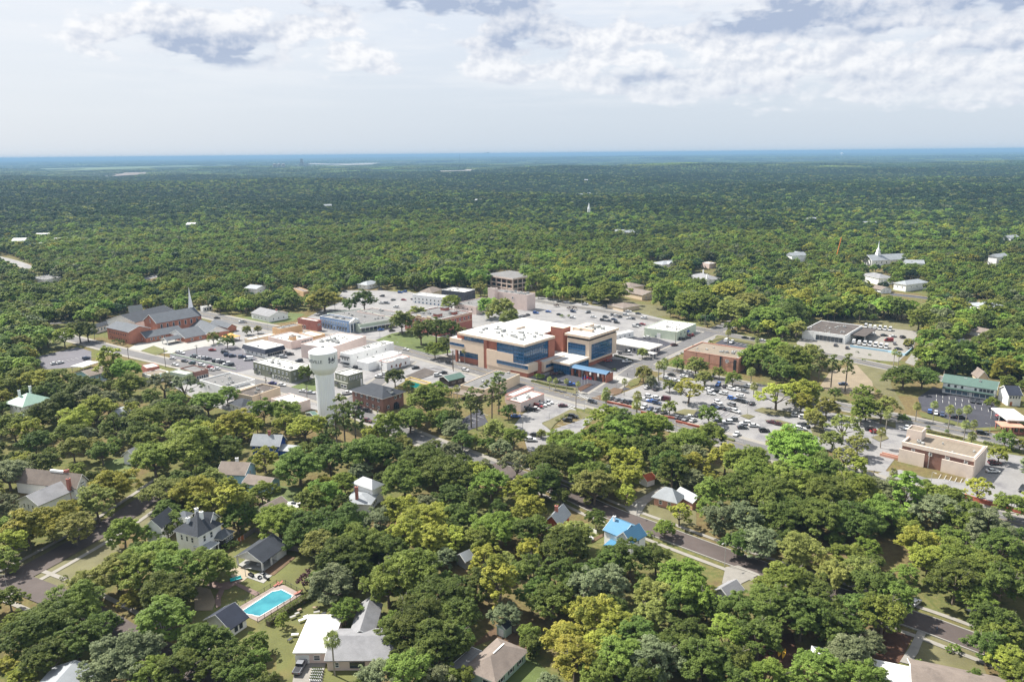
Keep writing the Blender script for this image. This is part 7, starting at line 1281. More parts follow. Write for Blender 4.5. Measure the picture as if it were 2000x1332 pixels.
# ------------------------------------------------------------------ vehicles
def car_meshes(kind):
    """parts of a car, nose towards +x, wheels on z = 0"""
    dims = dict(sedan=(4.7, 1.82, 1.45), suv=(4.75, 1.92, 1.75), pickup=(5.7, 2.0, 1.85), van=(5.6, 2.05, 2.35))[kind]; L_, Wd, Hh = dims; h2 = Wd / 2; a = L_ / 2
    bodyp = dict(sedan=[(-a, .38), (-a, .72), (-a + .12, .95), (-1.35, 1.0), (1.0, .95), (a - .25, .78), (a, .60), (a, .34)], suv=[(-a, .45), (-a, .9), (-a + .1, 1.08), (-1.5, 1.10), (1.05, 1.08), (a - .2, .95), (a, .72), (a, .42)],
                 pickup=[(-a, .55), (-a, 1.08), (-a + .05, 1.12), (-.3, 1.14), (1.25, 1.16), (a - .2, 1.05), (a, .8), (a, .5)], van=[(-a, .42), (-a, 1.15), (-a + .05, 1.22), (-1.0, 1.22), (1.6, 1.18), (a - .2, .98), (a, .72), (a, .42)])[kind]
    cab = dict(sedan=[(-1.75, .97), (-1.15, Hh - .04), (.25, Hh - .02), (1.05, .94)], suv=[(-2.22, 1.08), (-2.0, Hh - .05), (.15, Hh - .03), (1.05, 1.06)], pickup=[(-.75, 1.12), (-.6, Hh - .05), (.75, Hh - .03), (1.5, 1.14)], van=[(-2.72, 1.2), (-2.68, Hh - .06), (1.2, Hh - .05), (2.1, 1.15)])[kind]
    P = None; mb = MB(); n = len(bodyp)
    def loft(prof, w0, w1, mat, zsplit):
        v = []; m = len(prof)
        for sgn in (-1, 1):
            for (x, z) in prof: w = w0 if z <= zsplit else w1; v.append((x, sgn * w, z))
        mb.add(v, [tuple(range(m)), tuple(range(m, 2 * m))[::-1]] + [(i, m + i, m + (i + 1) % m, (i + 1) % m) for i in range(m)], mat)
    loft(bodyp, h2, h2 * .95, 'P', .8)
    rt = [(x, z) for x, z in cab]; hr = h2 * .80; xr0, xr1 = rt[1][0] - .05, rt[2][0] + .05; mb.box(xr0, xr1, -hr, hr, Hh - .045, Hh, 'P')
    for sx in ((rt[1][0] + rt[2][0]) / 2,) + ((-1.0,) if kind in ('suv', 'van') else ()):                                    # door pillars
        for sg in (-1, 1): mb.add([(sx - .06, sg * (h2 * .955), rt[0][1] - .03), (sx + .06, sg * (h2 * .955), rt[0][1] - .03), (sx + .06, sg * (hr + .01), Hh - .04), (sx - .06, sg * (hr + .01), Hh - .04)], [(0, 1, 2, 3)], 'P')
    if kind == 'pickup': mb.box(-a + .12, -.85, -h2 * .8, h2 * .8, 1.135, 1.145, 'trim_dark')
    for sg in (-1, 1): mb.box(a - .04, a + .012, sg * (h2 - .5), sg * (h2 - .08), .62, .76, 'lamp_clear'); mb.box(-a - .012, -a + .04, sg * (h2 - .38), sg * (h2 - .06), .72, .92, 'lamp_red')
    mb.box(-a + .3, a - .3, -h2 + .05, h2 - .05, .2, .4, 'rubber')
    for i, m in enumerate(mb.mats):
        if m == 'P': mb.mats[i] = paint('w')
    body = mb.mesh('body'); mb = MB(); m = 4; v = []
    if kind == 'van': cab = [(.55, 1.2), (.55, Hh - .1), (1.2, Hh - .07), (2.12, 1.16)]; loftp = [(-2.70, 1.2), (-2.66, Hh - .07), (1.18, Hh - .06), (2.08, 1.15)]
    for sgn in (-1, 1):
        for (x, z) in cab: v.append((x, sgn * (h2 * .94 if z < Hh - .3 else hr), z))
    mb.add(v, [tuple(range(m)), tuple(range(m, 2 * m))[::-1]] + [(i, m + i, m + (i + 1) % m, (i + 1) % m) for i in range(m)], 'glass_car'); gl = mb.mesh('windows')
    extra = None
    if kind == 'van':
        mb = MB(); v = []
        for sgn in (-1, 1):
            for (x, z) in loftp: v.append((x, sgn * (h2 * .93 if z < Hh - .3 else hr - .01), z))
        mb.add(v, [tuple(range(4)), tuple(range(4, 8))[::-1]] + [(i, 4 + i, 4 + (i + 1) % 4, (i + 1) % 4) for i in range(4)], paint('w')); extra = mb.mesh('cargo_body')
    wr = .33 if kind == 'sedan' else .38; mb = MB(); mb.tube([(0, -.12, 0), (0, .12, 0)], [wr, wr], 'rubber', 14); mb.tube([(0, -.135, 0), (0, .135, 0)], [wr * .6, wr * .6], 'hub_grey', 10); wh = mb.mesh('wheel')
    wx = a * .63; return dict(body=body, glass=gl, wheel=wh, extra=extra, wpos=[(sx * wx + .05, sg * (h2 - .12), wr) for sx in (-1, 1) for sg in (-1, 1)])
CARM = {k: car_meshes(k) for k in ('sedan', 'suv', 'pickup', 'van')}
CNM = dict(w='white', s='silver', g='grey', k='black', d='dark grey', n='navy blue', u='blue', r='red', m='maroon', t='teal', p='purple', b='tan')
ALLCARS = []
def car(p, colr, kind, head, z=.3):
    M = CARM[kind]; g = G(p); o = empty('parked_car' if kind != 'pickup' else 'pickup_truck', (g.x, g.y, z - .02), R(head))
    if kind == 'van': o.name = 'delivery_van'
    b = mob('body', M['body'], o); b.material_slots[0].link = 'OBJECT'; b.material_slots[0].material = paint(colr)
    mob('windows', M['glass'], o)
    if M['extra']: e = mob('cargo_body', M['extra'], o); e.material_slots[0].link = 'OBJECT'; e.material_slots[0].material = paint(colr)
    for w in M['wpos']: mob('wheel', M['wheel'], o, w)
    return o, g
LOTS = {}
def lot(place, crop, head, txt, jit=4):
    """place: how the label names the spot; txt: 'x y colour[type][heading],...' in crop pixels"""
    for it in txt.split(','):
        f = it.split(); x, y, c = float(f[0]), float(f[1]), f[2]; kind = dict(v='van', p='pickup', s='suv').get(c[1:2], 'sedan')
        if len(c) == 1 and random.random() < .42: kind = 'suv'
        hd = float(f[3]) if len(f) > 3 else head
        o, g = car(K(crop, x, y), c[0], kind, hd + random.uniform(-jit, jit) + (180 if random.random() < .35 else 0))
        LOTS.setdefault(place, []).append((PX(g.x, g.y)[0], PX(g.x, g.y)[1], c[0], kind, o))
A_, B__ = -40, 50
lot('by the left stretch of brick wall', 'h', 52, '120 983 g,160 992 g,202 1002 g,243 1010 k,342 1045 w,386 1057 n,430 1067 g,478 1078 g')
lot('along the lower brick wall', 'h', 52, '572 1112 g,600 1118 d,628 1127 g,655 1108 w,677 1133 w,705 1098 k,842 1186 r,880 1198 g,975 1230 w')
lot('in the middle row of the big car park', 'h', -35, '345 992 w,390 1003 u,430 1016 n,378 972 w,432 984 w,486 992 mv,362 908 w 55,425 920 d 55,500 850 s,560 862 w,532 823 k,640 806 w,662 830 g,615 832 w')
lot('in the shaded centre of the big car park', 'h', 55, '790 922 w -35,800 950 ws -35,845 937 k -35,886 950 w -35,850 890 u,896 900 d,940 918 w -50,985 923 w -50,1028 934 g -50,1050 900 w -35,945 986 u -35,985 997 k -35,1002 966 w -35,1026 1008 d -35,1080 1018 d,850 1013 w -60,830 1043 n -60,878 1051 k -60,918 1059 g -60,940 1027 g -60,970 1073 ws -50')
lot('at the lower end of the big car park', 'h', -8, '850 1138 g,915 1148 ws,950 1131 g,1035 1157 ws,1015 1183 d,1095 1171 w,1215 1147 m -35,1265 1160 m -35,1165 1206 ks,1385 1100 s,1440 1113 w,1435 1170 dp -60,1410 1192 w -20,1470 1092 d')
lot('on the main road', 'h', -38, '110 1047 k,195 1068 ws,180 1085 g,-10 1008 d')
lot('beside the pale green warehouse', 'h', A_, '360 565 ws,415 556 n,605 575 ks 20,640 568 k 20,662 552 r 20,550 617 m 20')
lot('in the corner car park behind the telephone building', 'h', 50, '908 590 wv,943 598 w')
lot('along the far road', 'h', -28, '1035 567 k,1095 575 d,1155 585 w,960 522 n')
lot('in the upper car park by the tall pinkish block', 'g', 48, '900 378 g,922 384 w,946 372 s,972 366 g,1002 358 d,1060 345 u -20,1150 335 u -20')
lot('scattered in the far car park', 'g', -30, '1330 335 n,1435 340 g 30,1325 378 w,1230 356 d,1475 373 w,1565 376 ds,1545 397 d,1585 402 d,1625 391 n,1645 414 d,1610 357 d 40,1640 367 w,1665 372 g 40,1710 358 w,1735 384 w,1757 386 d,1780 442 w,1800 432 d,1830 426 r,1840 381 w')
lot('along the road above the far car park', 'g', -20, '1230 263 d,1282 269 w,1415 281 wp,1490 273 w,1560 297 d,1800 349 d,1730 333 w')
lot('in the upper left car park', 'f', -20, '1045 247 d,1060 296 d,1190 270 us,1222 264 u,1140 323 d 40,1215 323 r,1095 347 g,1055 347 w,1285 318 k,1160 375 w,790 262 k')
lot('in front of the government centre', 'g', 0, '1190 786 m,1230 778 k,1225 842 g,1312 862 u')
lot('driving past the government centre', 'g', -36, '435 709 k,550 760 w,122 609 w')
lot('behind the entrance canopy', 'g', 10, '1580 692 r,1718 698 wp')
lot('beside the pink office', 'g', -30, '1000 1040 ks,1030 1047 k,1052 1038 w,1080 1023 r,1105 1012 w,1132 1002 w,1153 992 w')
lot('around the pink office drive', 'g', 0, '1255 1017 m,915 1094 u,1330 1096 ks -20,1290 1122 k -20,1055 1229 k -25,1025 1266 w')
lot('in the church car park', 'e', 25, '1290 703 w -30,1315 708 w -30,1535 687 r 5,1625 704 ds 5,1400 730 t,1415 737 d,1450 742 w,1478 744 s,1505 750 d,1560 768 d,1608 775 d,1588 768 w,1665 795 ds,1645 724 ns,1680 730 n,1750 737 n 10,1640 788 w')
lot('on the street below the church', 'e', -25, '1250 749 w,1335 768 d,1265 795 w,1390 783 t,1460 799 w,1520 812 r,1526 830 w,1568 824 w')
lot('in the left car park', 'e', 60, '625 748 n,395 784 w,435 779 w')
lot('behind the church', 'e', 0, '1755 483 wp,1215 327 p,1570 455 k')
lot('around the long sage green building', 'f', 20, '395 717 ks,348 702 k,345 737 s,460 766 d,95 755 wv,45 737 g,270 929 p -15,335 941 w -15,487 986 w -20,545 997 s -20')
lot('near the hip roofed brick office', 'f', -22, '890 1107 k,955 1129 k,805 1002 wp 20,885 1172 g -30,955 1202 ms -30,1060 1171 w -20')
lot('between the long white block and mission shop', 'f', -10, '925 821 wp,880 816 d,1035 881 ws,1080 861 w,1230 773 k 20,1300 816 k 20,1462 871 w 10,1500 852 k 10')
lot('near the courthouse lawn', 'f', 25, '1050 541 u,1130 546 d,50 484 wp 0')
lot('in the front row of white vans at the showroom', 'i', 58, '500 747 wv,541 756 wv,582 762 wv,623 767 wv,665 772 wv,707 778 wv,747 785 wv', 1)
lot('in the rear row of white vans at the showroom', 'i', 58, '590 627 wv,624 632 wv,660 637 wv,698 642 wv,737 646 wv,777 651 wv', 1)
lot('on the showroom forecourt', 'i', -10, '640 683 w,730 693 d,800 701 w 10,873 708 ks 30,557 716 k 30,765 734 rv,810 756 g 70,840 797 d,915 771 k,360 769 d 60,447 788 d 60')
lot('around the green roofed shops', 'i', 62, '1405 1197 k,1450 1204 k,1080 1281 u,1124 1290 w,1175 1301 n,1275 1320 k -5,1320 1325 k -5,1625 1312 r -8,1630 1330 k -8')
lot('on the gravel lot', 'i', -15, '415 1067 n')
lot('around the beige office', 'j', -8, '630 367 k,680 392 r,955 356 w 50,1735 671 m,1720 742 w,1985 905 k 40,45 263 w,40 332 d -30,20 367 w')
lot('on the road behind the beige office', 'j', -12, '1625 404 ks,940 263 g')
lot('in the foreground yards', 'c', 25, '805 558 w')
lot('in the shaded yards at lower right', 'd', 40, '1690 934 w,995 1031 t -40,1372 905 w')
lot('on the ranch house drive', 'b', 84, '527 1262 gp', 0)
for place, L in LOTS.items():
    by = {}
    for c in sorted(L, key=lambda q: q[0]): by.setdefault((c[2], c[3]), []).append(c)
    for (c, k), Q in by.items():
        for i, q in enumerate(Q):
            nm = f'{CNM[c]} {k}'; lab = f'{nm} {place}' if len(Q) == 1 else (f'leftmost {nm} {place}' if i == 0 else f'{ORD[i]}{nm} from the left {place}')
            tag(q[4], lab, 'car' if k in ('sedan', 'suv') else k, 'cars and vans parked about town')
# flatbed truck by the bank
g = G(K('h', 210, 675)); o = empty('flatbed_truck', (g.x, g.y, .2), R(-22)); tag(o, 'white flatbed tow truck in the lane beside the grey bank', 'truck')
mb = MB(); mb.box(-4.6, 2.0, -1.2, 1.2, .95, 1.15, 'metal_dark'); mb.box(-4.6, 1.9, -1.2, -1.1, 1.15, 1.4, 'metal_dark'); mb.box(-4.6, 1.9, 1.1, 1.2, 1.15, 1.4, 'metal_dark'); mb.obj('flatbed', o)
mb = MB(); mb.box(2.1, 4.2, -1.15, 1.15, .6, 1.5, 'white_plastic'); mb.add([(2.1, -1.1, 1.5), (3.7, -1.1, 1.5), (3.2, -1.0, 2.5), (2.1, -1.0, 2.5), (2.1, 1.1, 1.5), (3.7, 1.1, 1.5), (3.2, 1.0, 2.5), (2.1, 1.0, 2.5)], [(0, 1, 2, 3), (4, 7, 6, 5), (1, 5, 6, 2), (3, 2, 6, 7), (0, 3, 7, 4)], 'glass_car'); mb.box(2.05, 3.25, -1.05, 1.05, 2.5, 2.6, 'white_plastic'); mb.obj('cab', o)
for x in (-3.4, -2.3, 3.2):
    for y in (-1, 1): mob('wheel', CARM['van']['wheel'], o, (x, y, .42))

# ------------------------------------------------------------------ poles and lamps
def pole_at(crop, x, y0, y1, kind):
    """pole with its foot at (x, y0) and top at (x, y1) in crop pixels"""
    b = K(crop, x, y0); g = G(b); t = K(crop, x, y1)[1]; lo, hi = 1.0, 30.0
    for _ in range(30):
        m = (lo + hi) / 2
        if PX(g.x, g.y, m)[1] > t: lo = m
        else: hi = m
    h = lo; o = empty(dict(w='utility_pole', l='street_lamp', f='flagpole')[kind], g)
    if kind == 'w':
        mb = MB(); mb.tube([(0, 0, -.2), (0, 0, h)], [.17, .11], 'wood_pole', 8); mb.obj('mast', o); mb = MB(); mb.box(-1.2, 1.2, -.06, .06, h - .9, h - .75, 'wood_pole'); q = mb.obj('crossarm', o); q.rotation_euler.z = R(50)
        for s in (-1, -.4, .4, 1): mb = MB(); mb.lathe([(.05, h - .75), (.07, h - .6), (.03, h - .5)], 'metal_pole', 6, s * 1.05, 0); mb.obj('insulator', q)
        mb = MB(); mb.lathe([(.22, h - 2.6), (.24, h - 2.5), (.24, h - 1.7), (.2, h - 1.6)], 'unit_grey', 10, .38, 0); mb.obj('transformer', o)
    elif kind == 'l':
        mb = MB(); mb.tube([(0, 0, 0), (0, 0, .5), (0, 0, h - .3), (.35, 0, h - .05), (1.5, 0, h)], [.13, .09, .06, .05, .045], 'metal_pole', 8); mb.obj('mast', o); mb = MB(); mb.box(1.2, 2.0, -.16, .16, h - .08, h + .06, 'metal_pole'); mb.obj('lamp_head', o); o.rotation_euler.z = random.uniform(0, 6.28)
    else:
        mb = MB(); mb.tube([(0, 0, 0), (0, 0, h)], [.08, .04], 'white_plastic', 8); mb.obj('mast', o); mb = MB(); mb.lathe([(.02, h), (.1, h + .08), (.02, h + .18)], 'metal_pole', 8); mb.obj('finial', o)
        fl = MB(); n = 8
        for k in range(n): y0_, y1_ = .18 * math.sin(k * 1.1), .18 * math.sin((k + 1) * 1.1); fl.add([(.08 + k * .26, y0_, h - 1.9 - .05 * k), (.08 + (k + 1) * .26, y1_, h - 1.95 - .05 * k), (.08 + (k + 1) * .26, y1_, h - .55 - .05 * k), (.08 + k * .26, y0_, h - .5 - .05 * k)], [(0, 1, 2, 3)], 'flag_red' if k > 2 else 'wall_royal')
        fl.obj('flag', o)
    return (g.x, g.y, dict(w='wooden', l='thin grey', f='white')[kind], o, dict(w='pole', l='street lamp', f='flagpole')[kind], dict(w='utility poles', l='street lamps', f='flagpoles')[kind])
W_, L__, F_ = [], [], []
for c, x, y0, y1, k in (('e', 930, 745, 650, 'w'), ('e', 1198, 805, 660, 'w'), ('e', 1425, 722, 640, 'w'), ('e', 688, 625, 545, 'w'), ('e', 190, 575, 400, 'w'), ('e', 1115, 885, 818, 'w'), ('f', 520, 1062, 930, 'w'), ('f', 1027, 1205, 1090, 'w'), ('f', 670, 1212, 1150, 'w'), ('f', 720, 397, 310, 'w'), ('f', 1575, 835, 680, 'w'), ('f', 1060, 885, 760, 'w'), ('f', 1045, 610, 535, 'l'), ('f', 235, 548, 430, 'l'), ('f', 220, 930, 870, 'w'), ('f', 1160, 672, 620, 'l'),
    ('g', 1350, 1035, 880, 'w'), ('g', 1410, 1062, 995, 'l'), ('g', 1157, 1102, 1060, 'l'), ('g', 965, 1205, 1070, 'l'), ('g', 450, 975, 885, 'w'), ('g', 1640, 885, 800, 'l'), ('g', 1775, 805, 740, 'l'), ('g', 460, 745, 610, 'w'), ('g', 1190, 270, 195, 'l'), ('g', 1390, 280, 190, 'l'), ('h', 757, 522, 405, 'l'), ('h', 558, 615, 480, 'w'), ('h', 440, 662, 560, 'l'), ('h', 345, 545, 490, 'w'), ('h', 275, 805, 750, 'l'), ('h', 560, 1235, 1130, 'l'), ('h', 450, 1118, 980, 'l'), ('h', 1050, 1085, 1010, 'l'), ('h', 1525, 1005, 915, 'l'), ('h', 505, 740, 670, 'l'),
    ('i', 175, 795, 660, 'l'), ('i', 215, 1155, 1095, 'l'), ('i', 60, 625, 560, 'l'), ('j', 655, 482, 330, 'l'), ('j', 820, 845, 700, 'w'), ('j', 1170, 865, 730, 'l'), ('j', 660, 805, 720, 'w'), ('j', 165, 102, 10, 'l'), ('j', 1690, 400, 310, 'l'), ('a', 45, 852, 738, 'l'), ('d', 325, 692, 560, 'l'), ('c', 1083, 418, 345, 'l'), ('A1', 578, 610, 515, 'l'), ('B7', 1925, 720, 560, 'w'), ('C5', 920, 300, 200, 'f'), ('C5', 950, 302, 190, 'f'), ('C5', 985, 294, 200, 'f')):
    (W_ if k == 'w' else L__ if k == 'l' else F_).append(pole_at(c, x, y0, y1, k))
relabel(W_, 'utility pole'); relabel(L__, 'street lamp'); relabel(F_, 'flagpole')

# ------------------------------------------------------------------ yard things
def bush(p, D, colr, label, cat='shrub', key='B0'):
    g = G(p); o = empty('shrub', g, random.uniform(0, 6)); S_ = SHAPES[key]; s = D / S_['D']; o.scale = (s, s, s); mob('trunk', S_['trunk'], o); c = mob('crown', S_['crown'], o); c.material_slots[0].link = 'OBJECT'; c.material_slots[0].material = MATS[LEAF[colr][0]]
    if label: tag(o, label, cat)
    return o
bush(K('A1', 1250, 760), 5.0, 'p', 'round dark purple bush at the pool lawn edge', key='S0'); bush(K('A1', 1000, 1200), 4.0, 'b', 'bright leafy shrub by the pool hedge', key='S1')
SH = []
for c, x, y, D_, k in (('A1', 440, 280, 3, 'd'), ('A1', 370, 300, 2.6, 'm'), ('A2', 830, 520, 1.5, 'd'), ('A2', 680, 470, 1.4, 'd'), ('a', 355, 765, 1.8, 'm'), ('A3', 1700, 780, 4.5, 'd'), ('A7', 790, 470, 2.2, 'b'), ('A7', 1180, 310, 2.6, 'b'), ('A7', 205, 330, 2, 'd'), ('b', 390, 1175, 1.6, 'd'), ('b', 315, 1160, 1.6, 'm'), ('B5', 1845, 990, 3, 'o'), ('h', 570, 690, 1.6, 'd'), ('h', 600, 670, 1.5, 'd'), ('h', 650, 640, 1.4, 'd'), ('h', 680, 620, 1.4, 'd'), ('i', 240, 775, 1.4, 'd'), ('i', 525, 820, 1.5, 'd'), ('i', 620, 840, 1.5, 'd'), ('i', 180, 770, 1.4, 'd'), ('i', 680, 890, 1.6, 'm'), ('i', 575, 880, 1.6, 'm'), ('g', 1250, 370, 3, 'b'), ('g', 1300, 370, 3, 'b'), ('g', 1210, 295, 3.5, 'p'), ('g', 1340, 315, 3.5, 'p'), ('g', 1300, 312, 3, 'p'), ('e', 870, 640, 4, 'd'), ('e', 840, 630, 4, 'd'), ('f', 1110, 590, 2, 'm'), ('A6', 1740, 820, 2.4, 'b'), ('C5', 640, 720, 1.6, 'm'), ('C5', 690, 690, 1.6, 'm'), ('C5', 740, 665, 1.6, 'm'), ('i', 560, 1230, 2, 'o'), ('C5', 1285, 150, 2.4, 'd'), ('d', 1560, 1160, 1.6, 'b')):
    o = bush(K(c, x, y), D_, k, None, key='B%d' % random.randrange(2)); SH.append((o.location.x, o.location.y, CNAME[k], o, 'shrub', 'garden shrubs'))
relabel(SH, 'shrub')
def hedge(px, w, h, colr, label):
    P = [G(p) for p in px]; C, N, S, T = [], [], [], []; o = empty('hedge', P[0]); tag(o, label, 'hedge')
    for a, b in zip(P[:-1], P[1:]):
        d = b - a; L_ = d.length; n = int(L_ * (w + 2 * h) * 30); u = RNG.uniform(0, 1, n); s = RNG.uniform(-1, 1, n); q = RNG.uniform(0, 1, n); nn = Vector((-d.y, d.x, 0)).normalized()
        side = RNG.uniform(0, 1, n) < .6; off = np.where(side, np.sign(s) * w / 2, s * w / 2) + RNG.normal(0, .08, n); z = np.where(side, q * h, h) + RNG.normal(0, .08, n)
        base = np.array(a - P[0]) + u[:, None] * np.array(d) + off[:, None] * np.array(nn); base[:, 2] = np.maximum(z, .05); C.append(base); N.append(np.where(side[:, None], np.array(nn) * np.sign(s)[:, None], np.array([0, 0, 1.0])) + unit(n) * .7); S.append(np.full(n, .16)); T.append(RNG.uniform(0, 1, n))
    me = quads_mesh('foliage', np.concatenate(C), np.concatenate(N), np.concatenate(S), np.concatenate(T)); me.materials[0] = MATS[LEAF[colr][0]]; mob('foliage', me, o)
    mb = MB(); k = P[0]
    for a, b in zip(P[:-1], P[1:]):
        d = b - a; q = a - k; mb.rbox(q.x + d.x / 2, q.y + d.y / 2, d.length, w * .7, 0, h * .85, math.atan2(d.y, d.x), 'bark')
    mb.obj('branches', o)
hedge(KP('A1', 830, 1175, 1040, 1030, 1250, 900, 1450, 775), 1.6, 1.7, 'd', 'dark clipped hedge below the swimming pool'); hedge(KP('g', 1030, 832, 1180, 870, 1330, 895), 1.2, .9, 'd', 'low hedge along the government centre planting bed'); hedge(KP('j', 1640, 480, 1800, 520, 1990, 570), 1.4, 1.0, 'm', 'low hedge between beige office car park and road'); hedge(KP('j', 1140, 380, 1300, 410, 1460, 445), 1.2, .8, 'o', 'low hedge on the roadside behind the beige office'); hedge(KP('h', 140, 685, 200, 700, 265, 720), 1.0, .9, 'd', 'clipped hedge beside the flatbed truck lane')
hedge(KP('h', 600, 1190, 760, 1215, 960, 1270), 1.2, .8, 'o', 'ragged hedge on the verge below the big car park')
def lounger(p, rz, mat, label):
    g = G(p); o = empty('sun_lounger', (g.x, g.y, .14), R(rz)); tag(o, label, 'lounger', 'poolside loungers'); mb = MB(); mb.box(-.9, .35, -.32, .32, .30, .38, mat); mb.obj('seat', o); mb = MB(); mb.slab([(.34, -.32, .38), (.34, .32, .38), (.95, .32, .85), (.95, -.32, .85)], .07, mat); mb.obj('backrest', o)
    for x in (-.8, .3):
        for y in (-.28, .28): mb = MB(); mb.box(x - .03, x + .03, y - .03, y + .03, 0, .3, 'metal_pole'); mb.obj('leg', o)
for c, x, y, rz, lb in (('A1', 925, 720, 60, 'left red striped lounger at the far pool end'), ('A1', 970, 705, 60, 'right red striped lounger at the far pool end'), ('A1', 1165, 815, 30, 'lower red lounger at the right pool corner'), ('A1', 1190, 800, 30, 'upper red lounger at the right pool corner')): lounger(K(c, x, y), rz, 'brick_red', lb)
def table(p, label, r=.6, mat='white_plastic', chairs=0, z=.16, name='round_table'):
    g = G(p); o = empty(name, (g.x, g.y, z)); tag(o, label, 'table'); mb = MB(); mb.lathe([(r, .70), (r, .75)], mat, 18); mb.obj('top', o); mb = MB(); mb.lathe([(r * .5, 0), (.06, .06), (.05, .69)], 'metal_pole', 10); mb.obj('pedestal', o)
table(K('A1', 735, 500), 'round white table at the pavilion front', .8); table(K('A1', 800, 465), 'round white table at the pavilion side', .7); table(K('A1', 600, 480), 'white table inside the pavilion', .9)
def sofa(p, rz, label, mat='cushion_grey', w=1.8, z=.14):
    g = G(p); o = empty('outdoor_sofa', (g.x, g.y, z), R(rz)); tag(o, label, 'sofa'); mb = MB(); mb.box(-w / 2, w / 2, -.4, .4, .12, .42, mat); mb.obj('seat', o); mb = MB(); mb.box(-w / 2, w / 2, .28, .45, .425, .85, 'canvas_black'); mb.obj('backrest', o)
    for s in (-1, 1): mb = MB(); mb.box(s * (w / 2), s * (w / 2 + .15), -.4, .45, .1, .62, 'canvas_black'); mb.obj('armrest', o)
sofa(K('A1', 640, 610), -40, 'black outdoor sofa left on the patio slab', 'canvas_black'); sofa(K('A1', 815, 640), 140, 'grey outdoor sofa right on the patio slab'); sofa(K('A1', 740, 640), 50, 'small grey armchair in the middle of the patio', w=.8); sofa(K('A1', 775, 590), -40, 'grey armchair at the back of the patio', w=.8)
g = G(K('A1', 470, 660)); o = empty('bicycle_rack', (g.x, g.y, .12), R(35)); tag(o, 'turquoise garden bench rack on the brick path', 'bench'); mb = MB(); mb.box(-1.6, 1.6, -.35, .35, .35, .42, 'wall_teal'); mb.obj('seat', o); mb = MB(); mb.box(-1.6, 1.6, .36, .42, .43, .95, 'wall_teal'); mb.obj('backrest', o)
for x in (-1.5, 0, 1.5): mb = MB(); mb.box(x - .05, x + .05, -.3, .3, 0, .35, 'metal_dark'); mb.obj('leg', o)
o.name = 'garden_bench'
YT = []
for i, (x, y, rz, w, c) in enumerate(((250, 370, 40, 1.6, 'concrete_white'), (315, 320, 40, 1.2, 'concrete_white'), (410, 410, 35, 2.6, 'white_plastic'), (450, 365, 35, 1.4, 'white_plastic'), (350, 265, 50, 1.2, 'wood'), (610, 300, 20, 1.6, 'concrete_white'), (590, 230, 10, 1.4, 'wood'), (280, 640, 5, 1.8, 'white_plastic'), (205, 715, 60, 1.2, 'metal_dark'), (720, 320, 30, 1.2, 'metal_dark'))):
    g = G(K('A2', x, y)); o = empty('garden_table', g, R(rz)); mb = MB(); mb.box(-w / 2, w / 2, -.4, .4, .66, .74, c); mb.obj('top', o)
    for sx in (-1, 1):
        for sy in (-1, 1): mb = MB(); mb.box(sx * (w / 2 - .08) - .04, sx * (w / 2 - .08) + .04, sy * .32 - .04, sy * .32 + .04, 0, .66, c); mb.obj('leg', o)
    YT.append((g.x, g.y, {'concrete_white': 'pale stone', 'white_plastic': 'white', 'wood': 'wooden', 'metal_dark': 'dark'}[c], o, 'table', 'tables stored in the ranch back yard'))
relabel(YT, 'garden table')
pm = MB(); pm.lathe([(.2, 0), (.3, .42), (.33, .42), (.33, .5)], 'white_plastic', 10); potm = pm.mesh('pot'); PT = []
for i in range(5):
    for j in range(5):
        a = G(K('A2', 560, 1165)).lerp(G(K('A2', 690, 1165)), j / 4); b = G(K('A2', 520, 1320)).lerp(G(K('A2', 650, 1330)), j / 4); p = a.lerp(b, i / 4); o = empty('flower_pot', (p.x, p.y, .1)); mob('pot', potm, o); c = mob('plant', SHAPES['B0']['crown'], o, (0, 0, .35)); c.scale = (.26, .26, .3); c.material_slots[0].link = 'OBJECT'; c.material_slots[0].material = MATS['leaf_dark']
        tag(o, None, 'flower pot', 'flower pots set out in rows on the ranch drive'); tag(o, f'white flower pot, {["nearest", "second", "third", "fourth", "fifth"][i]} row from the ranch house, {["leftmost", "second from left", "middle one", "second from right", "rightmost"][j]}')
for k, (x, y, lb) in enumerate(((630, 1168, 'left yellow kayak lying in the leaf litter'), (652, 1178, 'right yellow kayak lying in the leaf litter'))):
    g = G(K('d', x, y)); o = empty('kayak', (g.x, g.y, .1), R(62)); tag(o, lb, 'kayak', 'two yellow kayaks'); mb = MB(); prof = []; n = 12
    for i in range(n + 1):
        f = i / n; r = .38 * math.sin(math.pi * f) ** .6 + .01; prof.append((-2.1 + 4.2 * f, r))
    v = []; 
    for x_, r in prof: v += [(x_, -r, .25), (x_, -r * .6, .02), (x_, r * .6, .02), (x_, r, .25), (x_, 0, .33)]
    f_ = [(i * 5 + q, i * 5 + (q + 1) % 5, i * 5 + 5 + (q + 1) % 5, i * 5 + 5 + q) for i in range(n) for q in range(5)]; mb.add(v, f_, 'kayak_yellow'); mb.obj('hull', o); mb = MB(); mb.lathe([(.26, .33), (.26, .36)], 'metal_dark', 12); mb.obj('cockpit', o)
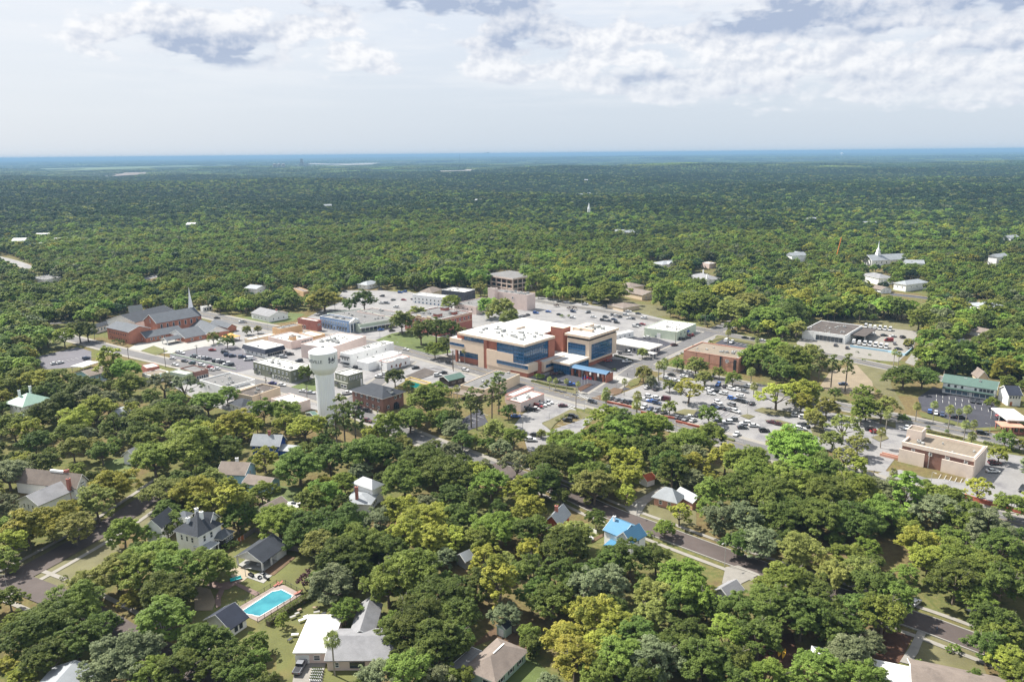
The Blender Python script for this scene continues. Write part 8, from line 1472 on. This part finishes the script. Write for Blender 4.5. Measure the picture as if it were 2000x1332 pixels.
# people on the plaza
def person(p, rz, top, leg, label):
    g = G(p); o = empty('person', (g.x, g.y, .27), R(rz)); tag(o, label, 'person', 'pedestrians')
    me = bpy.data.meshes.new('body'); V = [(0, 0, .95), (0, 0, 1.2), (0, 0, 1.42), (0, 0, 1.55), (0, 0, 1.7), (0, .2, 1.40), (.05, .27, 1.12), (.15, .27, .88), (0, -.2, 1.40), (-.05, -.27, 1.12), (-.02, -.26, .88), (0, .1, .9), (.16, .1, .48), (.12, .1, .06), (.26, .1, .03), (0, -.1, .9), (-.06, -.1, .48), (-.24, -.1, .1), (-.12, -.1, .04)]
    E_ = [(0, 1), (1, 2), (2, 3), (3, 4), (2, 5), (5, 6), (6, 7), (2, 8), (8, 9), (9, 10), (0, 11), (11, 12), (12, 13), (13, 14), (0, 15), (15, 16), (16, 17), (17, 18)]
    me.from_pydata(V, E_, []); b = mob('body', me, o); sk = b.modifiers.new('skin', 'SKIN'); rr = [.15, .15, .15, .06, .105, .065, .05, .04, .065, .05, .04, .09, .065, .045, .04, .09, .065, .045, .04]
    for i, r in enumerate(rr): me.skin_vertices[0].data[i].radius = (r, r)
    me.skin_vertices[0].data[0].use_root = True; b.modifiers.new('sub', 'SUBSURF').levels = 1; b.modifiers['sub'].render_levels = 1; me.materials.append(MATS[top])
    mb = MB(); mb.lathe([(.11, 1.70), (.12, 1.76), (.07, 1.83)], 'trim_dark', 10); mb.obj('hair', o)
person(K('C5', 1443, 210), 200, 'trim_dark', 'trim_dark', 'person in dark clothes walking across the plaza lane'); person(K('d', 1492, 1062), 20, 'letter_dark', 'trim_dark', 'person in dark clothes standing at the brick street kerb')
# bins and mailbox
for c, x, y, lb in (('a', 675, 1000, 'black wheeled bin at the kerb lower left'), ('A6', 1235, 580, 'black wheeled bin beside the brick street')):
    g = G(K(c, x, y)); o = empty('wheeled_bin', (g.x, g.y, .15)); tag(o, lb, 'bin'); mb = MB(); mb.prism([(-.28, -.3), (.28, -.3), (.3, .32), (-.3, .32)], .08, 1.0, 'metal_dark'); mb.obj('body', o); mb = MB(); mb.box(-.33, .33, -.36, .36, 1.0, 1.08, 'trim_dark'); mb.obj('lid', o)
# drives and paths in the foreground
sheet('driveway', KP('A7', 570, 430, 690, 250, 800, 20, 900, 80, 860, 130, 780, 330, 690, 460), 'concrete', 'walk'); sheet('driveway', KP('A6', 1390, 420, 1500, 320, 1990, 50, 2000, 130, 1720, 340, 1600, 530, 1450, 470), 'concrete', 'walk'); sheet('driveway', KP('d', 330, 700, 400, 690, 520, 740, 400, 800, 310, 790), 'concrete', 'walk'); sheet('footpath', KP('A8', 440, 720, 480, 695, 600, 770, 570, 790), 'pale_paver', 'walk'); sheet('flower_bed', KP('A8', 385, 795, 420, 765, 525, 795, 470, 825), 'mulch', 'walk'); sheet('driveway', KP('A6', 830, 900, 1150, 740, 1180, 760, 900, 930), 'soil', 'walk')

# ------------------------------------------------------------------ far away: works, masts, fields
def far_point(px, z=0.0):
    g = G(px); 
    for _ in range(12): g = G(px, min(110, hz(g.x, g.y) + z))
    return g
def far_sheet(name, pts, mat):
    P = [far_point(p) for p in pts]; c = sum(P, Vector()) / len(P); mb = MB(); n = len(P); mb.add([(p.x, p.y, p.z + 6) for p in P], [tuple(range(n))], mat); o = mb.obj(name); tag(o, kind='structure')
W('field_green', '55653f', var=.12, scale=.002, fine=.01); W('quarry_sand', '8f897f', var=.12, scale=.004, fine=.02); W('quarry_cliff', '6f655c', var=.2, scale=.01, fine=.04)
far_sheet('field', FAROPEN[0], 'field_green'); far_sheet('quarry', FAROPEN[2], 'quarry_sand'); far_sheet('quarry', FAROPEN[1], 'quarry_cliff'); far_sheet('field', FAROPEN[3], 'quarry_sand'); far_sheet('field', FAROPEN[5], 'quarry_cliff'); far_sheet('field', FAROPEN[4], 'quarry_sand')
def silo(px, wpx, hpx, label, mat='concrete_white', name='silo'):
    g = far_point(px); s = PX(g.x, g.y, g.z)[2]; r, h = wpx / s / 2, hpx / s; o = empty(name, g); tag(o, label, 'silo'); mb = MB(); mb.lathe([(r, -3), (r, h * .9)], mat, 16); mb.obj('drum', o); mb = MB(); mb.lathe([(r * 1.02, h * .9), (r * .3, h)], 'concrete', 16); mb.obj('cap', o)
silo((537, 331), 7, 11, 'leftmost pale silo of the distant cement works'); silo((545, 331), 7, 11, 'middle pale silo of the distant cement works'); silo((554, 331), 7, 11, 'right pale silo of the distant cement works')
g = far_point((590, 327)); s = PX(g.x, g.y, g.z)[2]; o = empty('cement_tower', g); tag(o, 'tall grey tower of the distant cement works', 'tower')
for k in range(5): mb = MB(); w = (9 - k * 1.2) / s / 2; mb.box(-w, w, -w, w, k * 3.2 / s + (-3 if k == 0 else 0), (k * 3.2 + 2.4) / s, 'concrete'); mb.box(-w * 1.1, w * 1.1, -w * 1.1, w * 1.1, (k * 3.2 + 2.4) / s, (k * 3.2 + 3.2) / s, 'unit_grey'); mb.obj('stage', o)
for dx, w, h in ((-10, 8, 4), (9, 10, 6), (22, 14, 3)): mb = MB(); mb.box(dx / s - w / s / 2, dx / s + w / s / 2, -20, 20, -3, h / s, 'concrete_white'); mb.obj('works_hall', o)
def mast(px, hpx, label):
    g = far_point(px); s = PX(g.x, g.y, g.z)[2]; h = hpx / s; o = empty('radio_mast', g); tag(o, label, 'mast', 'distant radio masts'); mb = MB(); mb.tube([(0, 0, -5), (0, 0, h)], [.35 / s, .30 / s], 'metal_dark', 6); mb.obj('mast', o)
for p, h, l in (((227, 318), 13, 'thin radio mast on the far left skyline'), ((898, 321), 18, 'thin radio mast left of centre on the skyline'), ((1237, 299), 15, 'tall thin radio mast right of centre on the skyline'), ((1326, 299), 10, 'shorter thin radio mast near the taller one'), ((840, 312), 9, 'short radio mast on the left of centre skyline')): mast(p, h, l)
g = far_point((1644, 307)); s = PX(g.x, g.y, g.z)[2]; o = empty('distant_tank', g); tag(o, 'tiny white water tank on the far right plain', 'water tower'); mb = MB(); mb.lathe([(1.6 / s, 0), (1.3 / s, 4 / s)], 'tank_white', 12); mb.obj('shaft', o); mb = MB(); mb.lathe([(1.3 / s, 4 / s), (2.6 / s, 5 / s), (2.6 / s, 8 / s), (.3 / s, 9 / s)], 'tank_white', 14); mb.obj('tank', o)
g = far_point((951, 305)); s = PX(g.x, g.y, g.z)[2]; o = empty('distant_works', g); tag(o, 'distant blocky power works on the centre skyline', 'works')
for dx, w, h in ((-4, 3, 6), (2, 3, 7), (16, 20, 3)): mb = MB(); mb.box((dx - w / 2) / s, (dx + w / 2) / s, -50, 50, -10, h / s, 'concrete'); mb.obj('block', o)
sp = far_point((1150, 424)); o = empty('far_steeple', sp); tag(o, 'tiny white steeple poking out of the middle woods', 'church'); mb = MB(); mb.box(-2.5, 2.5, -2.5, 2.5, 0, 16, 'wall_white'); mb.obj('tower', o); mb = MB(); mb.lathe([(2.4, 16), (.1, 27)], 'tank_white', 8); mb.obj('spire', o)
FR = []
for i, (x, y) in enumerate(((1132, 381), (1150, 379), (1165, 380), (1145, 348), (1333, 386), (1585, 430), (1210, 452), (1228, 455), (70, 478), (40, 470), (85, 460), (120, 470), (1795, 438), (640, 402), (605, 392), (1698, 436), (935, 392), (1125, 396), (1555, 500), (1785, 515), (1950, 500), (850, 338), (375, 440), (1975, 466))):
    g = far_point((x, y), 9); s = PX(g.x, g.y, g.z)[2]; o = empty('far_house', (g.x, g.y, hz(g.x, g.y)), random.uniform(-.6, .6)); w, d, h = random.uniform(12, 20), random.uniform(9, 12), 8.5 + random.uniform(0, 2); mb = MB(); mb.box(-w / 2, w / 2, -d / 2, d / 2, 0, h, 'wall_white'); mb.obj('wall', o); mb = MB(); mb.add([(-w / 2 - .6, -d / 2 - .6, h), (w / 2 + .6, -d / 2 - .6, h), (w / 2 + .6, d / 2 + .6, h), (-w / 2 - .6, d / 2 + .6, h), (-w / 2 - .6, 0, h + 3), (w / 2 + .6, 0, h + 3)], [(0, 1, 5, 4), (2, 3, 4, 5), (0, 4, 3), (1, 2, 5), (0, 3, 2, 1)], 'metal_silver'); mb.obj('roof', o)
    FR.append((g.x, g.y, 'pale roofed', o, 'house', 'houses far out in the woods'))
relabel(FR, 'far house')
# ------------------------------------------------------------------ haze
def haze():
    mb = MB(); mb.box(-48000, 48000, -2500, 52000, -60, 136, 'metal_pole'); me = mb.mesh('haze'); me.materials.clear()
    m = bpy.data.materials.new('haze'); m.use_nodes = True; t = NT(m.node_tree); t.n.clear(); out = t.new('ShaderNodeOutputMaterial'); v = t.new('ShaderNodeVolumePrincipled')
    v.inputs['Color'].default_value = (.25, .43, .63, 1); v.inputs['Absorption Color'].default_value = (0, 0, 0, 1); v.inputs['Density'].default_value = 8.5e-5; v.inputs['Anisotropy'].default_value = .0
    t.l.new(v.outputs[0], out.inputs['Volume']); me.materials.append(m); o = mob('haze', me); tag(o, kind='stuff'); m.cycles.homogeneous_volume = True
haze()
